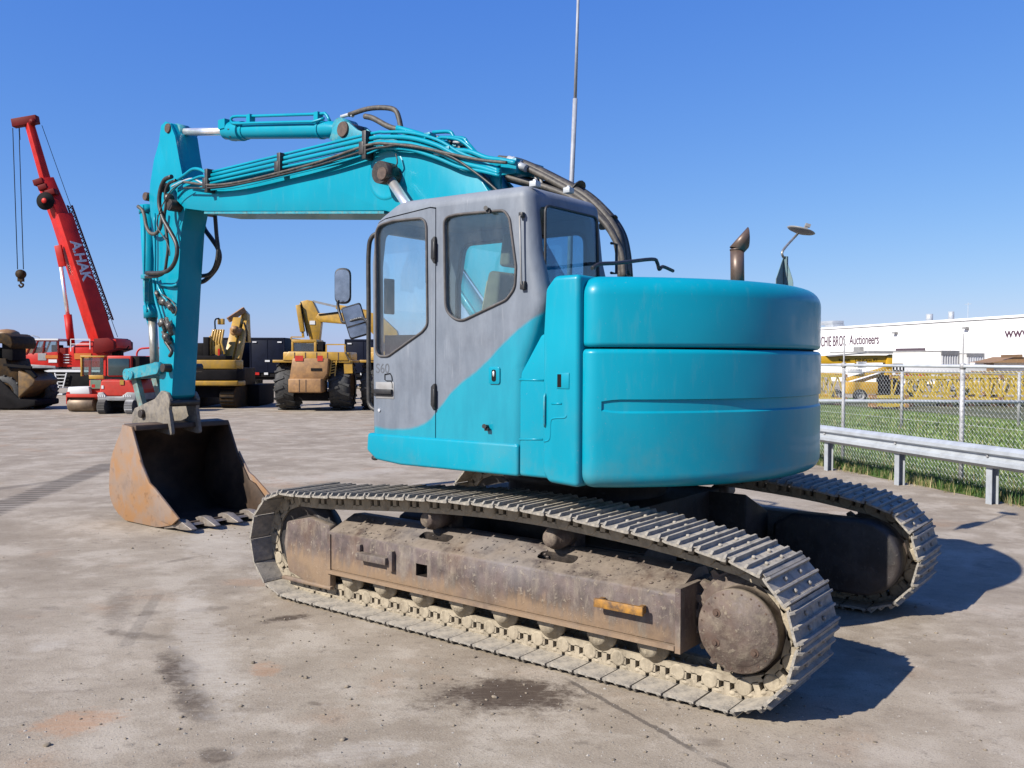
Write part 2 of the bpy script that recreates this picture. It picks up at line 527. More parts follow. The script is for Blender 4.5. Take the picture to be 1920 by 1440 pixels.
MUD = (0.46, 0.41, 0.315)
M = {}
M['teal'] = mat_teal()
M['tealworn'] = mat_teal_worn()
M['cab'] = mat_cab()
M['glass'] = mat_glass('cab_window_glass')
M['glassdark'] = mat_glass('tinted_rear_glass', (0.42, 0.62, 0.74), 0.0)
M['glassfar'] = mat_glass('machine_window_glass', (0.60, 0.72, 0.73), 0.03)
M['black'] = simple('black_rubber', (0.018, 0.018, 0.02), 0.5, 0, 0.2, 10, 0.25, (0.09, 0.08, 0.07))
M['hose'] = simple('dusty_rubber_hose', (0.022, 0.021, 0.021), 0.5, 0, 0.25, 9, 0.5, (0.085, 0.075, 0.065), bump=0.2)
M['hosedust'] = simple('dust_coated_hose', (0.055, 0.050, 0.045), 0.6, 0, 0.3, 9, 0.6, (0.17, 0.145, 0.115), bump=0.3)
M['chrome'] = simple('chromed_rod', (0.86, 0.85, 0.84), 0.34, 0.85, 0.06)
M['rod'] = simple('dull_steel_rod', (0.30, 0.29, 0.26), 0.4, 0.6, 0.2, 8, 0.4)
M['grease'] = simple('greasy_dark_steel', (0.035, 0.026, 0.021), 0.45, 0.1, 0.4, 12, 0.3, (0.12, 0.09, 0.06), bump=0.5)
M['pin'] = simple('rusty_brown_pin', (0.10, 0.058, 0.04), 0.55, 0.1, 0.3, 20, 0.3, (0.18, 0.13, 0.09), bump=0.4)
M['shoe'] = mat_mud_steel('mud_dusted_track_steel', (0.27, 0.255, 0.235), (0.62, 0.545, 0.43), 0.8, rust=0.08)
M['link'] = mat_mud_steel('mud_caked_track_link', (0.30, 0.25, 0.18), (0.62, 0.53, 0.39), 0.95, rust=0.1)
M['frame'] = mat_mud_steel('muddy_worn_frame_steel', (0.125, 0.093, 0.085), (0.46, 0.39, 0.29), 0.40, rust=0.35, side=0.5, band=True)
M['hub'] = mat_mud_steel('brown_oily_hub_steel', (0.125, 0.092, 0.078), (0.36, 0.30, 0.22), 0.5, rust=0.25, streak=False)
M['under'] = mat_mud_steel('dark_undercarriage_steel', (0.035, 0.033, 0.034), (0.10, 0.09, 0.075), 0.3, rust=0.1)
M['rusty'] = None
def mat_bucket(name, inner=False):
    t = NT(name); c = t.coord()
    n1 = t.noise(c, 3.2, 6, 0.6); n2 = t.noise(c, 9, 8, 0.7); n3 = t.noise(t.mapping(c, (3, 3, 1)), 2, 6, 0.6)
    if inner:  # darker copy of the steel: the hollow's shade is put into the colour
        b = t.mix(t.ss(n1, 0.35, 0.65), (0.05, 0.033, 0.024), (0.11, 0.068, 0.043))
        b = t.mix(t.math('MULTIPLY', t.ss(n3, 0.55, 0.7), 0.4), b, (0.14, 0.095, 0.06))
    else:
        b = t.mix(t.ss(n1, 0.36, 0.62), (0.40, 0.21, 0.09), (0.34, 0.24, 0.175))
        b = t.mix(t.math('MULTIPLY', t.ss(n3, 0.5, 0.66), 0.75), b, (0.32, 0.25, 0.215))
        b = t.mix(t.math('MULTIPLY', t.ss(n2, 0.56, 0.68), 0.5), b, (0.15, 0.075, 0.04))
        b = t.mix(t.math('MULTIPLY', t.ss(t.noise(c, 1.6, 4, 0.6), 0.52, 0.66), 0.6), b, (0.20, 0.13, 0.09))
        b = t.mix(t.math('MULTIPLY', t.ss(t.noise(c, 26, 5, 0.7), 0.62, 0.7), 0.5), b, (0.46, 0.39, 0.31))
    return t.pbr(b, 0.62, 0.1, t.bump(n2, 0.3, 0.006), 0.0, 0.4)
M['bucket'] = mat_bucket('rusty_bucket_steel')
M['bucketshade'] = mat_bucket('shaded_bucket_steel', True)
M['tooth'] = simple('polished_tooth_steel', (0.36, 0.32, 0.28), 0.45, 0.4, 0.2, 14, 0.5, (0.30, 0.22, 0.16))
M['galv'] = simple('galvanised_steel', (0.52, 0.555, 0.59), 0.5, 0.15, 0.12, 5, 0.15, (0.28, 0.28, 0.27))
M['galvdark'] = simple('weathered_fence_pipe', (0.50, 0.50, 0.51), 0.55, 0.15, 0.2, 5, 0.4, (0.2, 0.18, 0.16))
M['exhaust'] = simple('brown_exhaust_pipe', (0.155, 0.105, 0.080), 0.42, 0.3, 0.25, 6, 0.2, (0.09, 0.05, 0.035))
M['yellow'] = simple('machine_yellow_paint', (0.56, 0.315, 0.028), 0.42, 0, 0.15, 3, 0.4, (0.28, 0.19, 0.09), coat=0.15)
M['yellowrust'] = simple('faded_brown_yellow_paint', (0.43, 0.23, 0.085), 0.55, 0, 0.2, 3, 0.55, (0.24, 0.13, 0.07))
M['yellowdark'] = simple('grimy_yellow_paint', (0.085, 0.045, 0.012), 0.7, 0, 0.4, 3, 0.8, (0.02, 0.016, 0.013), spec=0.15)
M['grime_shade'] = simple('black_grime_and_shade', (0.011, 0.010, 0.011), 0.8, 0, 0.3, 3, 0.3, (0.03, 0.024, 0.02), spec=0.12)  # grime, with the shade of undersides and interiors put into its black
M['lattice'] = simple('lattice_yellow_paint', (0.66, 0.47, 0.06), 0.45, 0, 0.12, 3, 0.2, (0.4, 0.27, 0.1))
M['redp'] = simple('red_machine_paint', (0.62, 0.020, 0.012), 0.5, 0, 0.15, 2, 0.2, (0.30, 0.02, 0.012), coat=0.0, spec=0.25)
M['redface'] = simple('faded_red_paint', (0.60, 0.045, 0.028), 0.5, 0, 0.12, 3, 0.3, (0.42, 0.09, 0.06), spec=0.25)
M['orange'] = simple('orange_paint', (0.62, 0.17, 0.01), 0.45, 0, 0.1, 3, 0.1)
M['white'] = simple('white_paint', (0.80, 0.80, 0.80), 0.5, 0, 0.04, 2, 0.12, (0.6, 0.58, 0.55))
M['greyp'] = simple('grey_machine_paint', (0.33, 0.33, 0.33), 0.5, 0, 0.15, 3, 0.3)
M['tyre'] = simple('black_tyre_rubber', (0.022, 0.022, 0.023), 0.7, 0, 0.3, 6, 0.5, (0.085, 0.08, 0.07), bump=0.3)
M['navy'] = simple('navy_trailer_paint', (0.004, 0.007, 0.022), 0.55, 0, 0.2, 2, 0.15, (0.012, 0.015, 0.03), spec=0.15)
M['drum'] = simple('bare_roller_drum', (0.24, 0.17, 0.11), 0.5, 0.3, 0.2, 4, 0.4, (0.3, 0.24, 0.17))
M['mirror'] = simple('mirror_face', (0.30, 0.33, 0.38), 0.22, 0.9, 0.25, 9)
M['wall'] = None
# ================================================================== THE EXCAVATOR
EX = thing('crawler_excavator', 'large turquoise crawler excavator with grey primed cab standing across the yard in the foreground', 'excavator')

# ---- crawler tracks
def track_path():
    r = 0.387
    ax, az = -1.78, 0.422
    bx, bz = 1.785, 0.424
    P = []
    for i in range(0, 81): P.append((1.785-(1.785+1.78)*i/80, 0.0355))
    for i in range(1, 60):
        a = radians(-90-(172*i/60)); P.append((ax+r*cos(a), az+r*sin(a)))
    top = catmull([(-1.76, 0.812, 0), (-1.58, 0.842, 0), (-1.30, 0.877, 0), (-1.0, 0.900, 0), (-0.62, 0.921, 0), (-0.25, 0.927, 0), (0.14, 0.918, 0), (0.62, 0.890, 0), (1.11, 0.850, 0), (1.55, 0.815, 0), (1.80, 0.812, 0)], 12)
    P += [(p.x, p.y) for p in top]
    for i in range(2, 60):
        a = radians(90-(180*i/60)); P.append((bx+r*cos(a), bz+r*sin(a)))
    return P
TP = track_path()
_cum = [0.0]
for i in range(len(TP)):
    a = TP[i]; b = TP[(i+1) % len(TP)]
    _cum.append(_cum[-1]+hypot(b[0]-a[0], b[1]-a[1]))
TL = _cum[-1]
NSH = 50
def tpos(s):
    s %= TL
    lo = 0; hi = len(_cum)-1
    while hi-lo > 1:
        mid = (lo+hi)//2
        if _cum[mid] <= s: lo = mid
        else: hi = mid
    a = TP[lo]; b = TP[(lo+1) % len(TP)]; t = (s-_cum[lo])/(_cum[lo+1]-_cum[lo]+1e-12)
    return (a[0]*(1-t)+b[0]*t, a[1]*(1-t)+b[1]*t)
PITCHS = TL/NSH
def shoe_mesh():
    mb = MB()
    L = 0.176; W = 0.6
    # plate, its leading edge curled up and its trailing edge lapped down
    prof = [(-L/2, -0.007), (-L/2+0.012, -0.010), (L/2-0.02, -0.007), (L/2, -0.003), (L/2, 0.008), (L/2-0.02, 0.006), (-L/2+0.012, 0.005), (-L/2, 0.007)]
    mb.prism(prof, -W/2, W/2, 'Y')
    for gx, gh in ((-0.078, 0.032), (-0.004, 0.026), (0.070, 0.030)):
        ys = [-W/2, -W/2+0.018, W/2-0.018, W/2]
        hs = [0.010, gh, gh, 0.010]
        vs = []; n = len(ys)
        for y, h in zip(ys, hs):
            vs += [(gx-0.011, y, 0.004), (gx-0.006, y, h), (gx+0.006, y, h), (gx+0.011, y, 0.004)]
        fs = []
        for i in range(n-1):
            a = i*4; b = a+4
            fs += [(a, b, b+1, a+1), (a+1, b+1, b+2, a+2), (a+2, b+2, b+3, a+3)]
        fs += [(0, 1, 2, 3), (n*4-1, n*4-2, n*4-3, n*4-4)]
        mb.add(vs, fs)
    mb.box((L/2+0.005, 0, 0.012), (0.022, W-0.03, 0.004))
    for bx in (-0.040, 0.034):
        for by in (-0.105, 0.105):
            mb.tube([(bx, by, 0.004), (bx, by, 0.016), (bx, by, 0.021)], [0.0125, 0.0125, 0.008], 6)
    return mb
def link_geo(mb, Mx):
    mb.M = Mx
    for sy in (-1, 1):
        y = sy*0.09
        mb.box((0, y, -0.020), (0.168, 0.050, 0.028))
        for px, w in ((-0.068, 0.044), (0.0, 0.034), (0.066, 0.044)):
            mb.box((px, y, -0.055), (w, 0.046, 0.060))
        mb.box((0.0, y, -0.098), (0.186, 0.046, 0.036))
        mb.tube([(0.092, y-0.028, -0.068), (0.092, y-0.024, -0.068), (0.092, y+0.024, -0.068), (0.092, y+0.028, -0.068)], [0.038, 0.047, 0.047, 0.038], 12)
        mb.box((-0.045, y, -0.030), (0.05, 0.046, 0.018)); mb.box((0.045, y, -0.030), (0.05, 0.046, 0.018))
        mb.sphere((0.03, y+sy*0.018, -0.024), 0.020, 8, (1.2, 0.6, 0.7)); mb.sphere((-0.05, y+sy*0.017, -0.022), 0.022, 8, (1.3, 0.6, 0.6))
shoe_proto = None
def make_track(cy, first):
    global shoe_proto
    chain = MB(); poses = []
    s0 = 0.0
    # seam phase measured on the bottom run
    xs = 1.815
    s0 = (1.785-xs)
    for k in range(NSH):
        a = tpos(s0+PITCHS*k+0.004); b = tpos(s0+PITCHS*(k+1)-0.004)
        cx, cz = (a[0]+b[0])/2, (a[1]+b[1])/2
        t = Vector((b[0]-a[0], 0, b[1]-a[1])).normalized()
        # travelling rearward on the bottom (t=-X); outward there is -Z
        nrm = Vector((-t.z, 0, t.x))
        if (nrm.x*(cx-0)+nrm.z*(cz-0.45)) < 0: nrm = -nrm
        yv = nrm.cross(t)
        Mx = Matrix((t, yv, nrm)).transposed().to_4x4(); Mx.translation = Vector((cx, cy, cz))
        poses.append(Mx)
        link_geo(chain, Mx)
    chain.M = Matrix.Identity(4)
    ch = chain.build('crawler_track', M['link'], EX)
    for k, Mx in enumerate(poses):
        if shoe_proto is None:
            shoe_proto = shoe_mesh().build('track_shoe', M['shoe'], ch); so_ = shoe_proto
        else:
            so_ = shoe_proto.copy(); COL.objects.link(so_)
        so_.parent = ch
        j = Matrix.Rotation(random.uniform(-0.012, 0.012), 4, 'Y')
        so_.matrix_local = Mx @ j
    return ch
make_track(1.185, True)
make_track(-1.185, False)

# ---- track frames (side beams)
def mudclods(mb, n, x0, x1, y0, y1, zf, smin=0.004, smax=0.014):
    for i in range(n):
        x = random.uniform(x0, x1); y = random.uniform(y0, y1)
        s = random.uniform(smin, smax)
        mb.sphere((x, y, zf(x, y)), s, 6, (random.uniform(0.8, 1.6), random.uniform(0.8, 1.5), random.uniform(0.3, 0.6)))
for sd in (1, -1):
    mb = MB()
    sec = [(sd*1.385, 0.285), (sd*1.385, 0.545), (sd*1.375, 0.562), (sd*1.13, 0.662), (sd*1.02, 0.655), (sd*0.985, 0.62), (sd*0.985, 0.285)]
    mb.prism(sec, -1.47, 1.37, 'X')
    fr = mb.build('track_frame', [M['frame'], M['grease']], EX, bevel=0.006)
    cut = MB()
    a = onY(780, 1056, 1.385); b = onY(801, 1083, 1.385)
    cut.box2((a.x, sd*1.30, a.z), (b.x, sd*1.5, b.z)).build('c', M['grease'])
    c1 = bpy.data.objects['c']
    if sd > 0: boolean(fr, c1)
    kill(c1)
    for px, py in ((812, 1020), (1040, 1059)):
        p = onY(px, py, 1.27)
        cc = MB(); cc.prism(roundpoly([(p.x-0.14, sd*1.20), (p.x+0.14, sd*1.20), (p.x+0.14, sd*1.28), (p.x-0.14, sd*1.28)], 0.035), 0.5, 0.8, 'Z')
        c1 = cc.build('c', M['grease']); boolean(fr, c1); kill(c1)
    # bottom lip and front/rear plates
    mb = MB()
    mb.box2((-1.47, sd*1.345, 0.258), (1.36, sd*1.412, 0.283))
    mb.box2((-1.505, sd*0.99, 0.245), (-1.472, sd*1.405, 0.60))
    mb.box2((1.335, sd*1.388, 0.24), (1.366, sd*1.395, 0.545))
    if sd > 0: mudclods(mb, 150, -1.4, 1.3, 1.14, 1.36, lambda x, y: 0.662-(y-1.13)*0.408+0.001)
    mb.build('frame_edge', M['frame'], fr, bevel=0.0)
    # idler fork block
    mb = MB()
    pr = roundpoly([(1.375, 0.13), (1.375, 0.60), (1.62, 0.635), (1.88, 0.575), (1.915, 0.40), (1.86, 0.19), (1.60, 0.13)], 0.03)
    mb.prism(pr, sd*1.30, sd*1.362)
    mb.prism([(1.38, 0.20), (1.38, 0.58), (1.80, 0.5), (1.80, 0.25)], sd*1.29, sd*1.01)
    mb.box2((1.36, sd*1.33, 0.12), (1.93, sd*1.375, 0.15))
    mb.build('idler_yoke', M['frame'], EX, bevel=0.012)
    # front idler
    mb = MB()
    mb.lathe([(0.06, -0.10), (0.10, -0.09), (0.22, -0.07), (0.255, -0.095), (0.285, -0.09), (0.295, -0.03), (0.315, -0.028), (0.315, 0.028), (0.295, 0.03), (0.285, 0.09), (0.255, 0.095), (0.22, 0.07), (0.10, 0.09), (0.06, 0.10)], (1.785, sd*1.185, 0.424), 'Y', 36)
    mb.cyl((1.785, sd*1.185-0.16, 0.424), (1.785, sd*1.185+0.16, 0.424), 0.07)
    mb.build('front_idler', M['under'], EX)
    # bottom rollers and carrier rollers
    prof = [(0.0, -0.17), (0.05, -0.17), (0.06, -0.14), (0.062, -0.125), (0.098, -0.115), (0.098, -0.085), (0.078, -0.075), (0.078, 0.075), (0.098, 0.085), (0.098, 0.115), (0.062, 0.125), (0.06, 0.14), (0.05, 0.17), (0.0, 0.17)]
    for x in (1.20, 0.86, 0.50, 0.14, -0.22, -0.58, -0.94, -1.28):
        mb = MB(); mb.lathe(prof, (x, sd*1.185, 0.222), 'Y', 22)
        mb.box((x, sd*1.335, 0.245), (0.12, 0.045, 0.05))
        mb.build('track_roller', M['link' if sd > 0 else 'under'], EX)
    for x in (0.47, -0.56):
        mb = MB(); mb.lathe([(0.0, 0.12), (0.045, 0.12), (0.055, 0.105), (0.062, 0.07), (0.075, 0.06), (0.075, -0.09), (0.04, -0.1), (0.04, -0.2), (0, -0.2)][::-1], (x, sd*1.18, 0.735), 'Y', 20)
        mb.box((x, sd*1.04, 0.69), (0.12, 0.12, 0.14))
        mb.build('carrier_roller', M['hub'], EX)
    # sprocket and final drive
    mb = MB()
    teeth = []
    for k in range(21):
        for da, rr in ((-0.28, 0.285), (-0.12, 0.325), (0.12, 0.325), (0.28, 0.285)):
            a = 2*pi*(k+da)/21; teeth.append((-1.80+rr*cos(a), 0.425+rr*sin(a)))
    mb.prism(teeth, sd*1.155, sd*1.215)
    mb.lathe([(0.0, sd*0.98), (0.25, sd*0.98), (0.25, sd*1.15), (0.27, sd*1.16), (0.27, sd*1.23), (0.0, sd*1.23)][::sd], (-1.80, 0, 0.425), 'Y', 32)
    mb.build('drive_sprocket', M['hub'], EX)
    mb = MB()
    c = (-1.825, 0, 0.43)
    mb.lathe([(0.245, sd*1.215), (0.245, sd*1.255), (0.222, sd*1.258), (0.214, sd*1.275), (0.214, sd*1.37), (0.219, sd*1.372), (0.219, sd*1.398), (0.212, sd*1.406), (0.178, sd*1.408), (0.175, sd*1.414), (0.0, sd*1.416)][::sd], c, 'Y', 48)
    fd = mb.build('final_drive', M['hub'], EX)
    mb = MB()
    for k in range(24):
        a = 2*pi*(k+0.5)/24
        p = Vector((c[0]+0.197*cos(a), 0, c[2]+0.197*sin(a)))
        mb.tube([(p.x, sd*1.400, p.z), (p.x, sd*1.410, p.z)], 0.005, 6)
    for a in (2.25, -0.95, -2.2):
        p = Vector((c[0]+0.135*cos(a+1.6), 0, c[2]+0.135*sin(a+1.6)))
        mb.tube([(p.x, sd*1.41, p.z), (p.x, sd*1.419, p.z)], 0.022, 16)
        mb.tube([(p.x, sd*1.417, p.z), (p.x, sd*1.428, p.z)], 0.011, 6)
    mb.build('cover_bolt', M['pin'], fd)
# near side steps and brackets on the beam
mb = MB()
a = onY(1113, 1122, 1.46); b = onY(1205, 1150, 1.46)
mb.bar((a.x, 1.452, 0.452), (b.x, 1.452, 0.452), 0.022, 0.05, (0, 0, 1))
mb.box(((a.x+b.x)/2-0.13, 1.42, 0.452), (0.03, 0.05, 0.045)); mb.box(((a.x+b.x)/2+0.13, 1.42, 0.452), (0.03, 0.05, 0.045))
M['orangeworn'] = simple('chipped_orange_paint', (0.55, 0.26, 0.035), 0.55, 0, 0.15, 8, 0.9, (0.09, 0.06, 0.045), bump=0.4, bscale=40)
mb.build('step_bar', M['orangeworn'], EX, bevel=0.004, label='chipped orange step bar on the track frame')
mb = MB()
a = onY(690, 1040, 1.43)
mb.box((a.x-0.04, 1.42, 0.44), (0.30, 0.06, 0.05)); mb.box((a.x-0.20, 1.40, 0.44), (0.05, 0.04, 0.14)); mb.box((a.x+0.12, 1.40, 0.49), (0.04, 0.03, 0.05))
mb.build('step_bar', M['frame'], EX, bevel=0.006, label='bare muddy step bar near the front idler')

# ---- car body between the tracks
mb = MB()
mb.box2((-0.75, -0.75, 0.46), (0.75, 0.75, 0.84))
for sx in (-1, 1):
    for sd in (-1, 1):
        prof = [(sd*0.55, 0.42), (sd*0.55, 0.84), (sd*0.98, 0.66), (sd*0.98, 0.30)]
        x0 = sx*0.35; x1 = sx*1.05
        mb.prism(prof, min(x0, x1), max(x0, x1), 'X')
mb.build('car_body', M['under'], EX, bevel=0.02)
mb = MB()
mb.lathe([(0.60, 0.84), (0.60, 0.93), (0.64, 0.94), (0.64, 1.0), (0.52, 1.01), (0.52, 1.08)][::-1], (0, 0, 0), 'Z', 48)
mb.build('slewing_ring', M['under'], EX)
# inner guards of the travel motors, seen on the far track
for sd in (-1,):
    mb = MB()
    pr = []
    for k in range(25):
        a = radians(90+180*k/24); pr.append((-1.80+0.27*cos(a), 0.42+0.27*sin(a)))
    pr += [(-1.30, 0.15), (-1.15, 0.30), (-1.15, 0.60), (-1.30, 0.69)]
    mb.prism(pr, -0.80, -0.98)
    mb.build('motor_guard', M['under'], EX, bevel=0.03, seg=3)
# ================================================================== UPPER STRUCTURE
# ---- deck
mb = MB()
mb.box2((-0.92, -0.72, 1.04), (0.86, 0.72, 1.10)); mb.box2((-0.85, -1.2, 1.10), (0.80, 1.2, 1.16))
mb.build('deck_frame', M['under'], EX, bevel=0.01)

# ---- counterweight and hood : arcs round the slewing centre
def dplan(R, x0, n=44, ys=0.0):
    th0 = math.acos(x0/R)
    pts = [(R*cos(th0+(2*pi-2*th0)*k/n), R*sin(th0+(2*pi-2*th0)*k/n)) for k in range(n+1)]
    return pts
R0 = 1.68
mb = MB()
mb.dsolid(R0, -0.800, 1.085, 1.894, 0.030, 0.085, 0.10)
cw = mb.build('counterweight', M['teal'], EX)
# long shallow recess pressed into it
cut = MB()
th0 = radians(125.5); th1 = radians(236); n = 60
zt, zb = 1.600, 1.535
vs = []; fs = []
for k in range(n+1):
    th = th0+(th1-th0)*k/n
    e = (0.62, 0.88, 1.0)[min(2, k, n-k)]
    zc = (zt+zb)/2; hz = (zt-zb)/2*e
    for r, z in ((R0-0.012, zc+hz), (R0+0.05, zc+hz+0.02), (R0+0.05, zc-hz-0.06), (R0-0.012, zc-hz)):
        vs.append((r*cos(th), r*sin(th), z))
for k in range(n):
    a = k*4; b = a+4
    for j in range(4):
        j2 = (j+1) % 4
        fs.append((a+j, a+j2, b+j2, b+j))
fs += [(0, 3, 2, 1), (n*4, n*4+1, n*4+2, n*4+3)]
cut.add(vs, fs)
c1 = cut.build('c', M['teal'])
boolean(cw, c1, auto=24); kill(c1)
mb = MB()
mb.dsolid(R0-0.004, -0.780, 1.904, 2.318, 0.115, 0.030, 0.12, 0.03)
mb.build('engine_hood', M['teal'], EX)
# black core put in as the shadow in the gap between the two
mb = MB(); mb.prism(dplan(R0-0.05, -0.92), 1.12, 2.2, 'Z'); mb.build('gap_shadow_core', M['grime_shade'], EX)
# right hand side of the machine (pump bay, tanks, tool box) mostly hidden
mb = MB()
mb.box2((-0.86, 0.62, 1.13), (-0.55, -1.38, 2.24))
mb.box2((-0.55, -0.55, 1.13), (0.60, -1.38, 1.95))
mb.box2((0.62, -0.62, 1.13), (1.02, -1.34, 1.55))
mb.build('side_housing', M['teal'], EX, bevel=0.04, seg=4)
# lugs on top of hood
mb = MB()
mb.box2((-0.93, 0.05, 2.318), (-1.12, 0.62, 2.327))
mb.build('hood_hatch', M['teal'], EX, bevel=0.003)
p = onX(1417, 516, -1.05)
mb = MB(); mb.tube([(-1.05, p.y, 2.31), (-1.05, p.y, 2.345), (-1.05, p.y, 2.36)], [0.018, 0.016, 0.004], 8)
mb.build('hood_lug', M['greyp'], EX)

# ---- side cover behind the cab
mb = MB()
pr = [(-0.858, 1.088), (-0.858, 2.325), (-0.68, 2.325), (-0.615, 2.25), (-0.598, 1.98), (-0.598, 1.16), (-0.64, 1.10)]
mb.prism(pr, 0.75, 1.428)
mb.build('side_cover', M['teal'], EX, bevel=0.030, seg=5, limit=25)
sc_ = bpy.data.objects['side_cover']
mb = MB()
pr = [(-0.66, 1.118), (-0.66, 1.985), (-0.565, 1.985), (-0.412, 1.75), (-0.402, 1.66), (-0.402, 1.118)]
mb.prism(pr, 0.80, 1.396)
mb.build('cover_skirt', M['teal'], sc_, bevel=0.022, seg=5, limit=25)
# latch recess, ribs and marks on the cover
mb = MB()
a = onY(1044, 699, 1.43); b = onY(1067, 729, 1.43)
mb.box2((a.x, 1.4295, a.z), (b.x, 1.4325, b.z))
mb.build('latch_pocket', M['teal'], sc_, bevel=0.001)
mb = MB(); mb.box2((a.x-0.006, 1.4327, a.z-0.008), ((a.x*0.62+b.x*0.38), 1.434, b.z+0.008))
mb.build('latch_slot', M['grime_shade'], sc_)
mb = MB()
a = onY(1022, 738, 1.43); b = onY(1022, 800, 1.43)
mb.tube([(a.x, 1.428, a.z), (a.x, 1.436, a.z-0.02), (a.x, 1.436, b.z+0.02), (a.x, 1.428, b.z)], 0.0075, 8)
mb.build('edge_rib', M['tealworn'], sc_)
mb = MB()
for (x0, y0, x1, y1) in ((972, 712, 1018, 713), (972, 824, 1016, 824)):
    a = onY(x0, y0, 1.405); b = onY(x1, y1, 1.405)
    mb.tube([(a.x, 1.392, a.z), (b.x, 1.392, b.z)], 0.008, 8)
for pts in ([(1034, 757), (1053, 757)], [(1020, 828), (1030, 822), (1032, 790), (1040, 784), (1058, 783), (1062, 778)]):
    q = [onY(x, y, 1.43) for x, y in pts]
    mb.tube([(p.x, 1.425, p.z) for p in catmull(q, 4)], 0.007, 8)
mb.build('pressed_rib', M['teal'], sc_)

# ---- cab
out = [(0.93, 1.325), (0.945, 2.10), (0.925, 2.60), (0.86, 2.80), (0.70, 2.865), (0.3, 2.895), (-0.46, 2.905), (-0.505, 2.84), (-0.515, 2.40), (-0.575, 2.24), (-0.575, 2.13), (-0.44, 1.83), (-0.425, 1.70), (-0.425, 1.325)]
pr = [(0.93, 1.22), (0.945, 2.50), (0.905, 2.80), (0.66, 2.915), (-0.455, 2.90), (-0.50, 2.50), (-0.585, 2.17), (-0.42, 1.76), (-0.42, 1.22)]
mb = MB(); mb.prism(pr, 0.55, 1.38)
cab = mb.build('cab_body', M['cab'], EX, bevel=0.078, seg=6, limit=12, auto=30)
inner = MB()
pin_ = [(0.885, 1.36), (0.90, 2.48), (0.86, 2.76), (0.64, 2.86), (-0.41, 2.85), (-0.455, 2.50), (-0.53, 2.17), (-0.375, 1.77), (-0.375, 1.36)]
inner.prism(pin_, 0.595, 1.34)
c1 = inner.build('c', M['grime_shade'], None, bevel=0.04, seg=3, limit=20)
boolean(cab, c1); kill(c1)
def winpoly(px, Y):
    return [xz(x, y, Y) for x, y in px]
W1 = winpoly([(706, 668), (705, 424), (738, 414), (800, 408), (802, 610), (792, 622), (728, 668)], 1.38)
W2 = winpoly([(836, 585), (833, 408), (858, 402), (946, 394), (956, 410), (968, 500), (966, 540), (950, 562), (862, 604)], 1.38)
R1 = [0.08, 0.09, 0.10, 0.08, 0.06, 0.06, 0.10]
R2 = [0.12, 0.13, 0.10, 0.10, 0.08, 0.12, 0.10, 0.10, 0.14]
for W, R in ((W1, R1), (W2, R2)):
    c = MB(); c.prism(roundpoly(W, R, 6), 1.20, 1.5); c1 = c.build('c', M['grime_shade']); boolean(cab, c1); kill(c1)
# windows of the far side, the front, the rear and the roof
c = MB(); c.prism(roundpoly([(-0.36, 2.05), (-0.36, 2.70), (0.74, 2.70), (0.80, 2.4), (0.80, 1.75), (0.2, 1.75)], 0.09, 6), 0.45, 0.7); c1 = c.build('c', M['grime_shade']); boolean(cab, c1); kill(c1)
c = MB(); c.prism(roundpoly([(0.66, 1.55), (0.66, 2.72), (1.28, 2.72), (1.28, 1.55)], 0.06, 4), 0.8, 1.2, 'X'); c1 = c.build('c', M['grime_shade']); boolean(cab, c1); kill(c1)
RW = [(onX(x, y, -0.51).y, onX(x, y, -0.51).z) for x, y in ((1003, 388), (1012, 545), (1098, 545), (1086, 405))]
RW = [(1.285, 2.775), (1.285, 2.08), (0.655, 2.08), (0.70, 2.775)]
c = MB(); c.prism(roundpoly(RW, 0.05, 5), -0.7, -0.40, 'X'); c1 = c.build('c', M['grime_shade']); boolean(cab, c1); kill(c1)
# door: cut the leaf out of the shell
dx0, dx1 = 0.302, 1.2
def dbox(g):
    c = MB(); c.prism([(dx0+g, 1.0), (dx0+g, 2.825-g), (dx0+0.05, 2.835-g), (0.78, 2.80-g), (1.2, 2.68), (1.2, 1.0)], 1.29, 1.6); return c.build('c', M['grime_shade'])
leaf = cab.copy(); leaf.data = cab.data.copy(); COL.objects.link(leaf); leaf.name = 'cab_door'
c1 = dbox(0.004); boolean(leaf, c1, 'INTERSECT'); kill(c1)
c1 = dbox(-0.004); boolean(cab, c1); kill(c1)
leaf.parent = EX
mb = MB(); mb.box2((dx0-0.03, 1.27, 1.34), (0.88, 1.285, 2.0))
mb.build('door_liner', M['grime_shade'], leaf)
# gaskets and glass
M['seal'] = simple('aged_grey_rubber', (0.085, 0.078, 0.078), 0.7, 0, 0.3, 9, 0.4, (0.18, 0.16, 0.15))
def gasket(W, R, Y, parent, name='window_seal', r=0.0085):
    q = roundpoly(W, R, 6)
    MB().tube([(x, Y, z) for x, z in q], r, 8, closed=True).build(name, M['seal'], parent)
def pane(W, R, Y, parent, mat='glass', name='window_glass', t=0.005):
    MB().prism(roundpoly(W, R, 6), Y-t/2, Y+t/2).build(name, M[mat], parent)
gasket(W1, R1, 1.384, leaf); gasket(W2, R2, 1.384, cab)
pane(W1, R1, 1.366, leaf); pane(W2, R2, 1.366, cab)
FWn = roundpoly([(-0.36, 2.05), (-0.36, 2.70), (0.74, 2.70), (0.80, 2.4), (0.80, 1.75), (0.2, 1.75)], 0.09, 6)
MB().prism(FWn, 0.565, 0.570).build('window_glass', M['glass'], cab)
MB().tube([(x, 0.60, z) for x, z in FWn], 0.014, 6, closed=True).build('window_seal', M['black'], cab)
MB().prism(roundpoly(RW, 0.05, 5), -0.512, -0.507, 'X').build('rear_glass', M['glassdark'], cab)
MB().tube([(-0.515, y, z) for y, z in roundpoly(RW, 0.05, 5)], 0.009, 6, closed=True).build('window_seal', M['black'], cab)
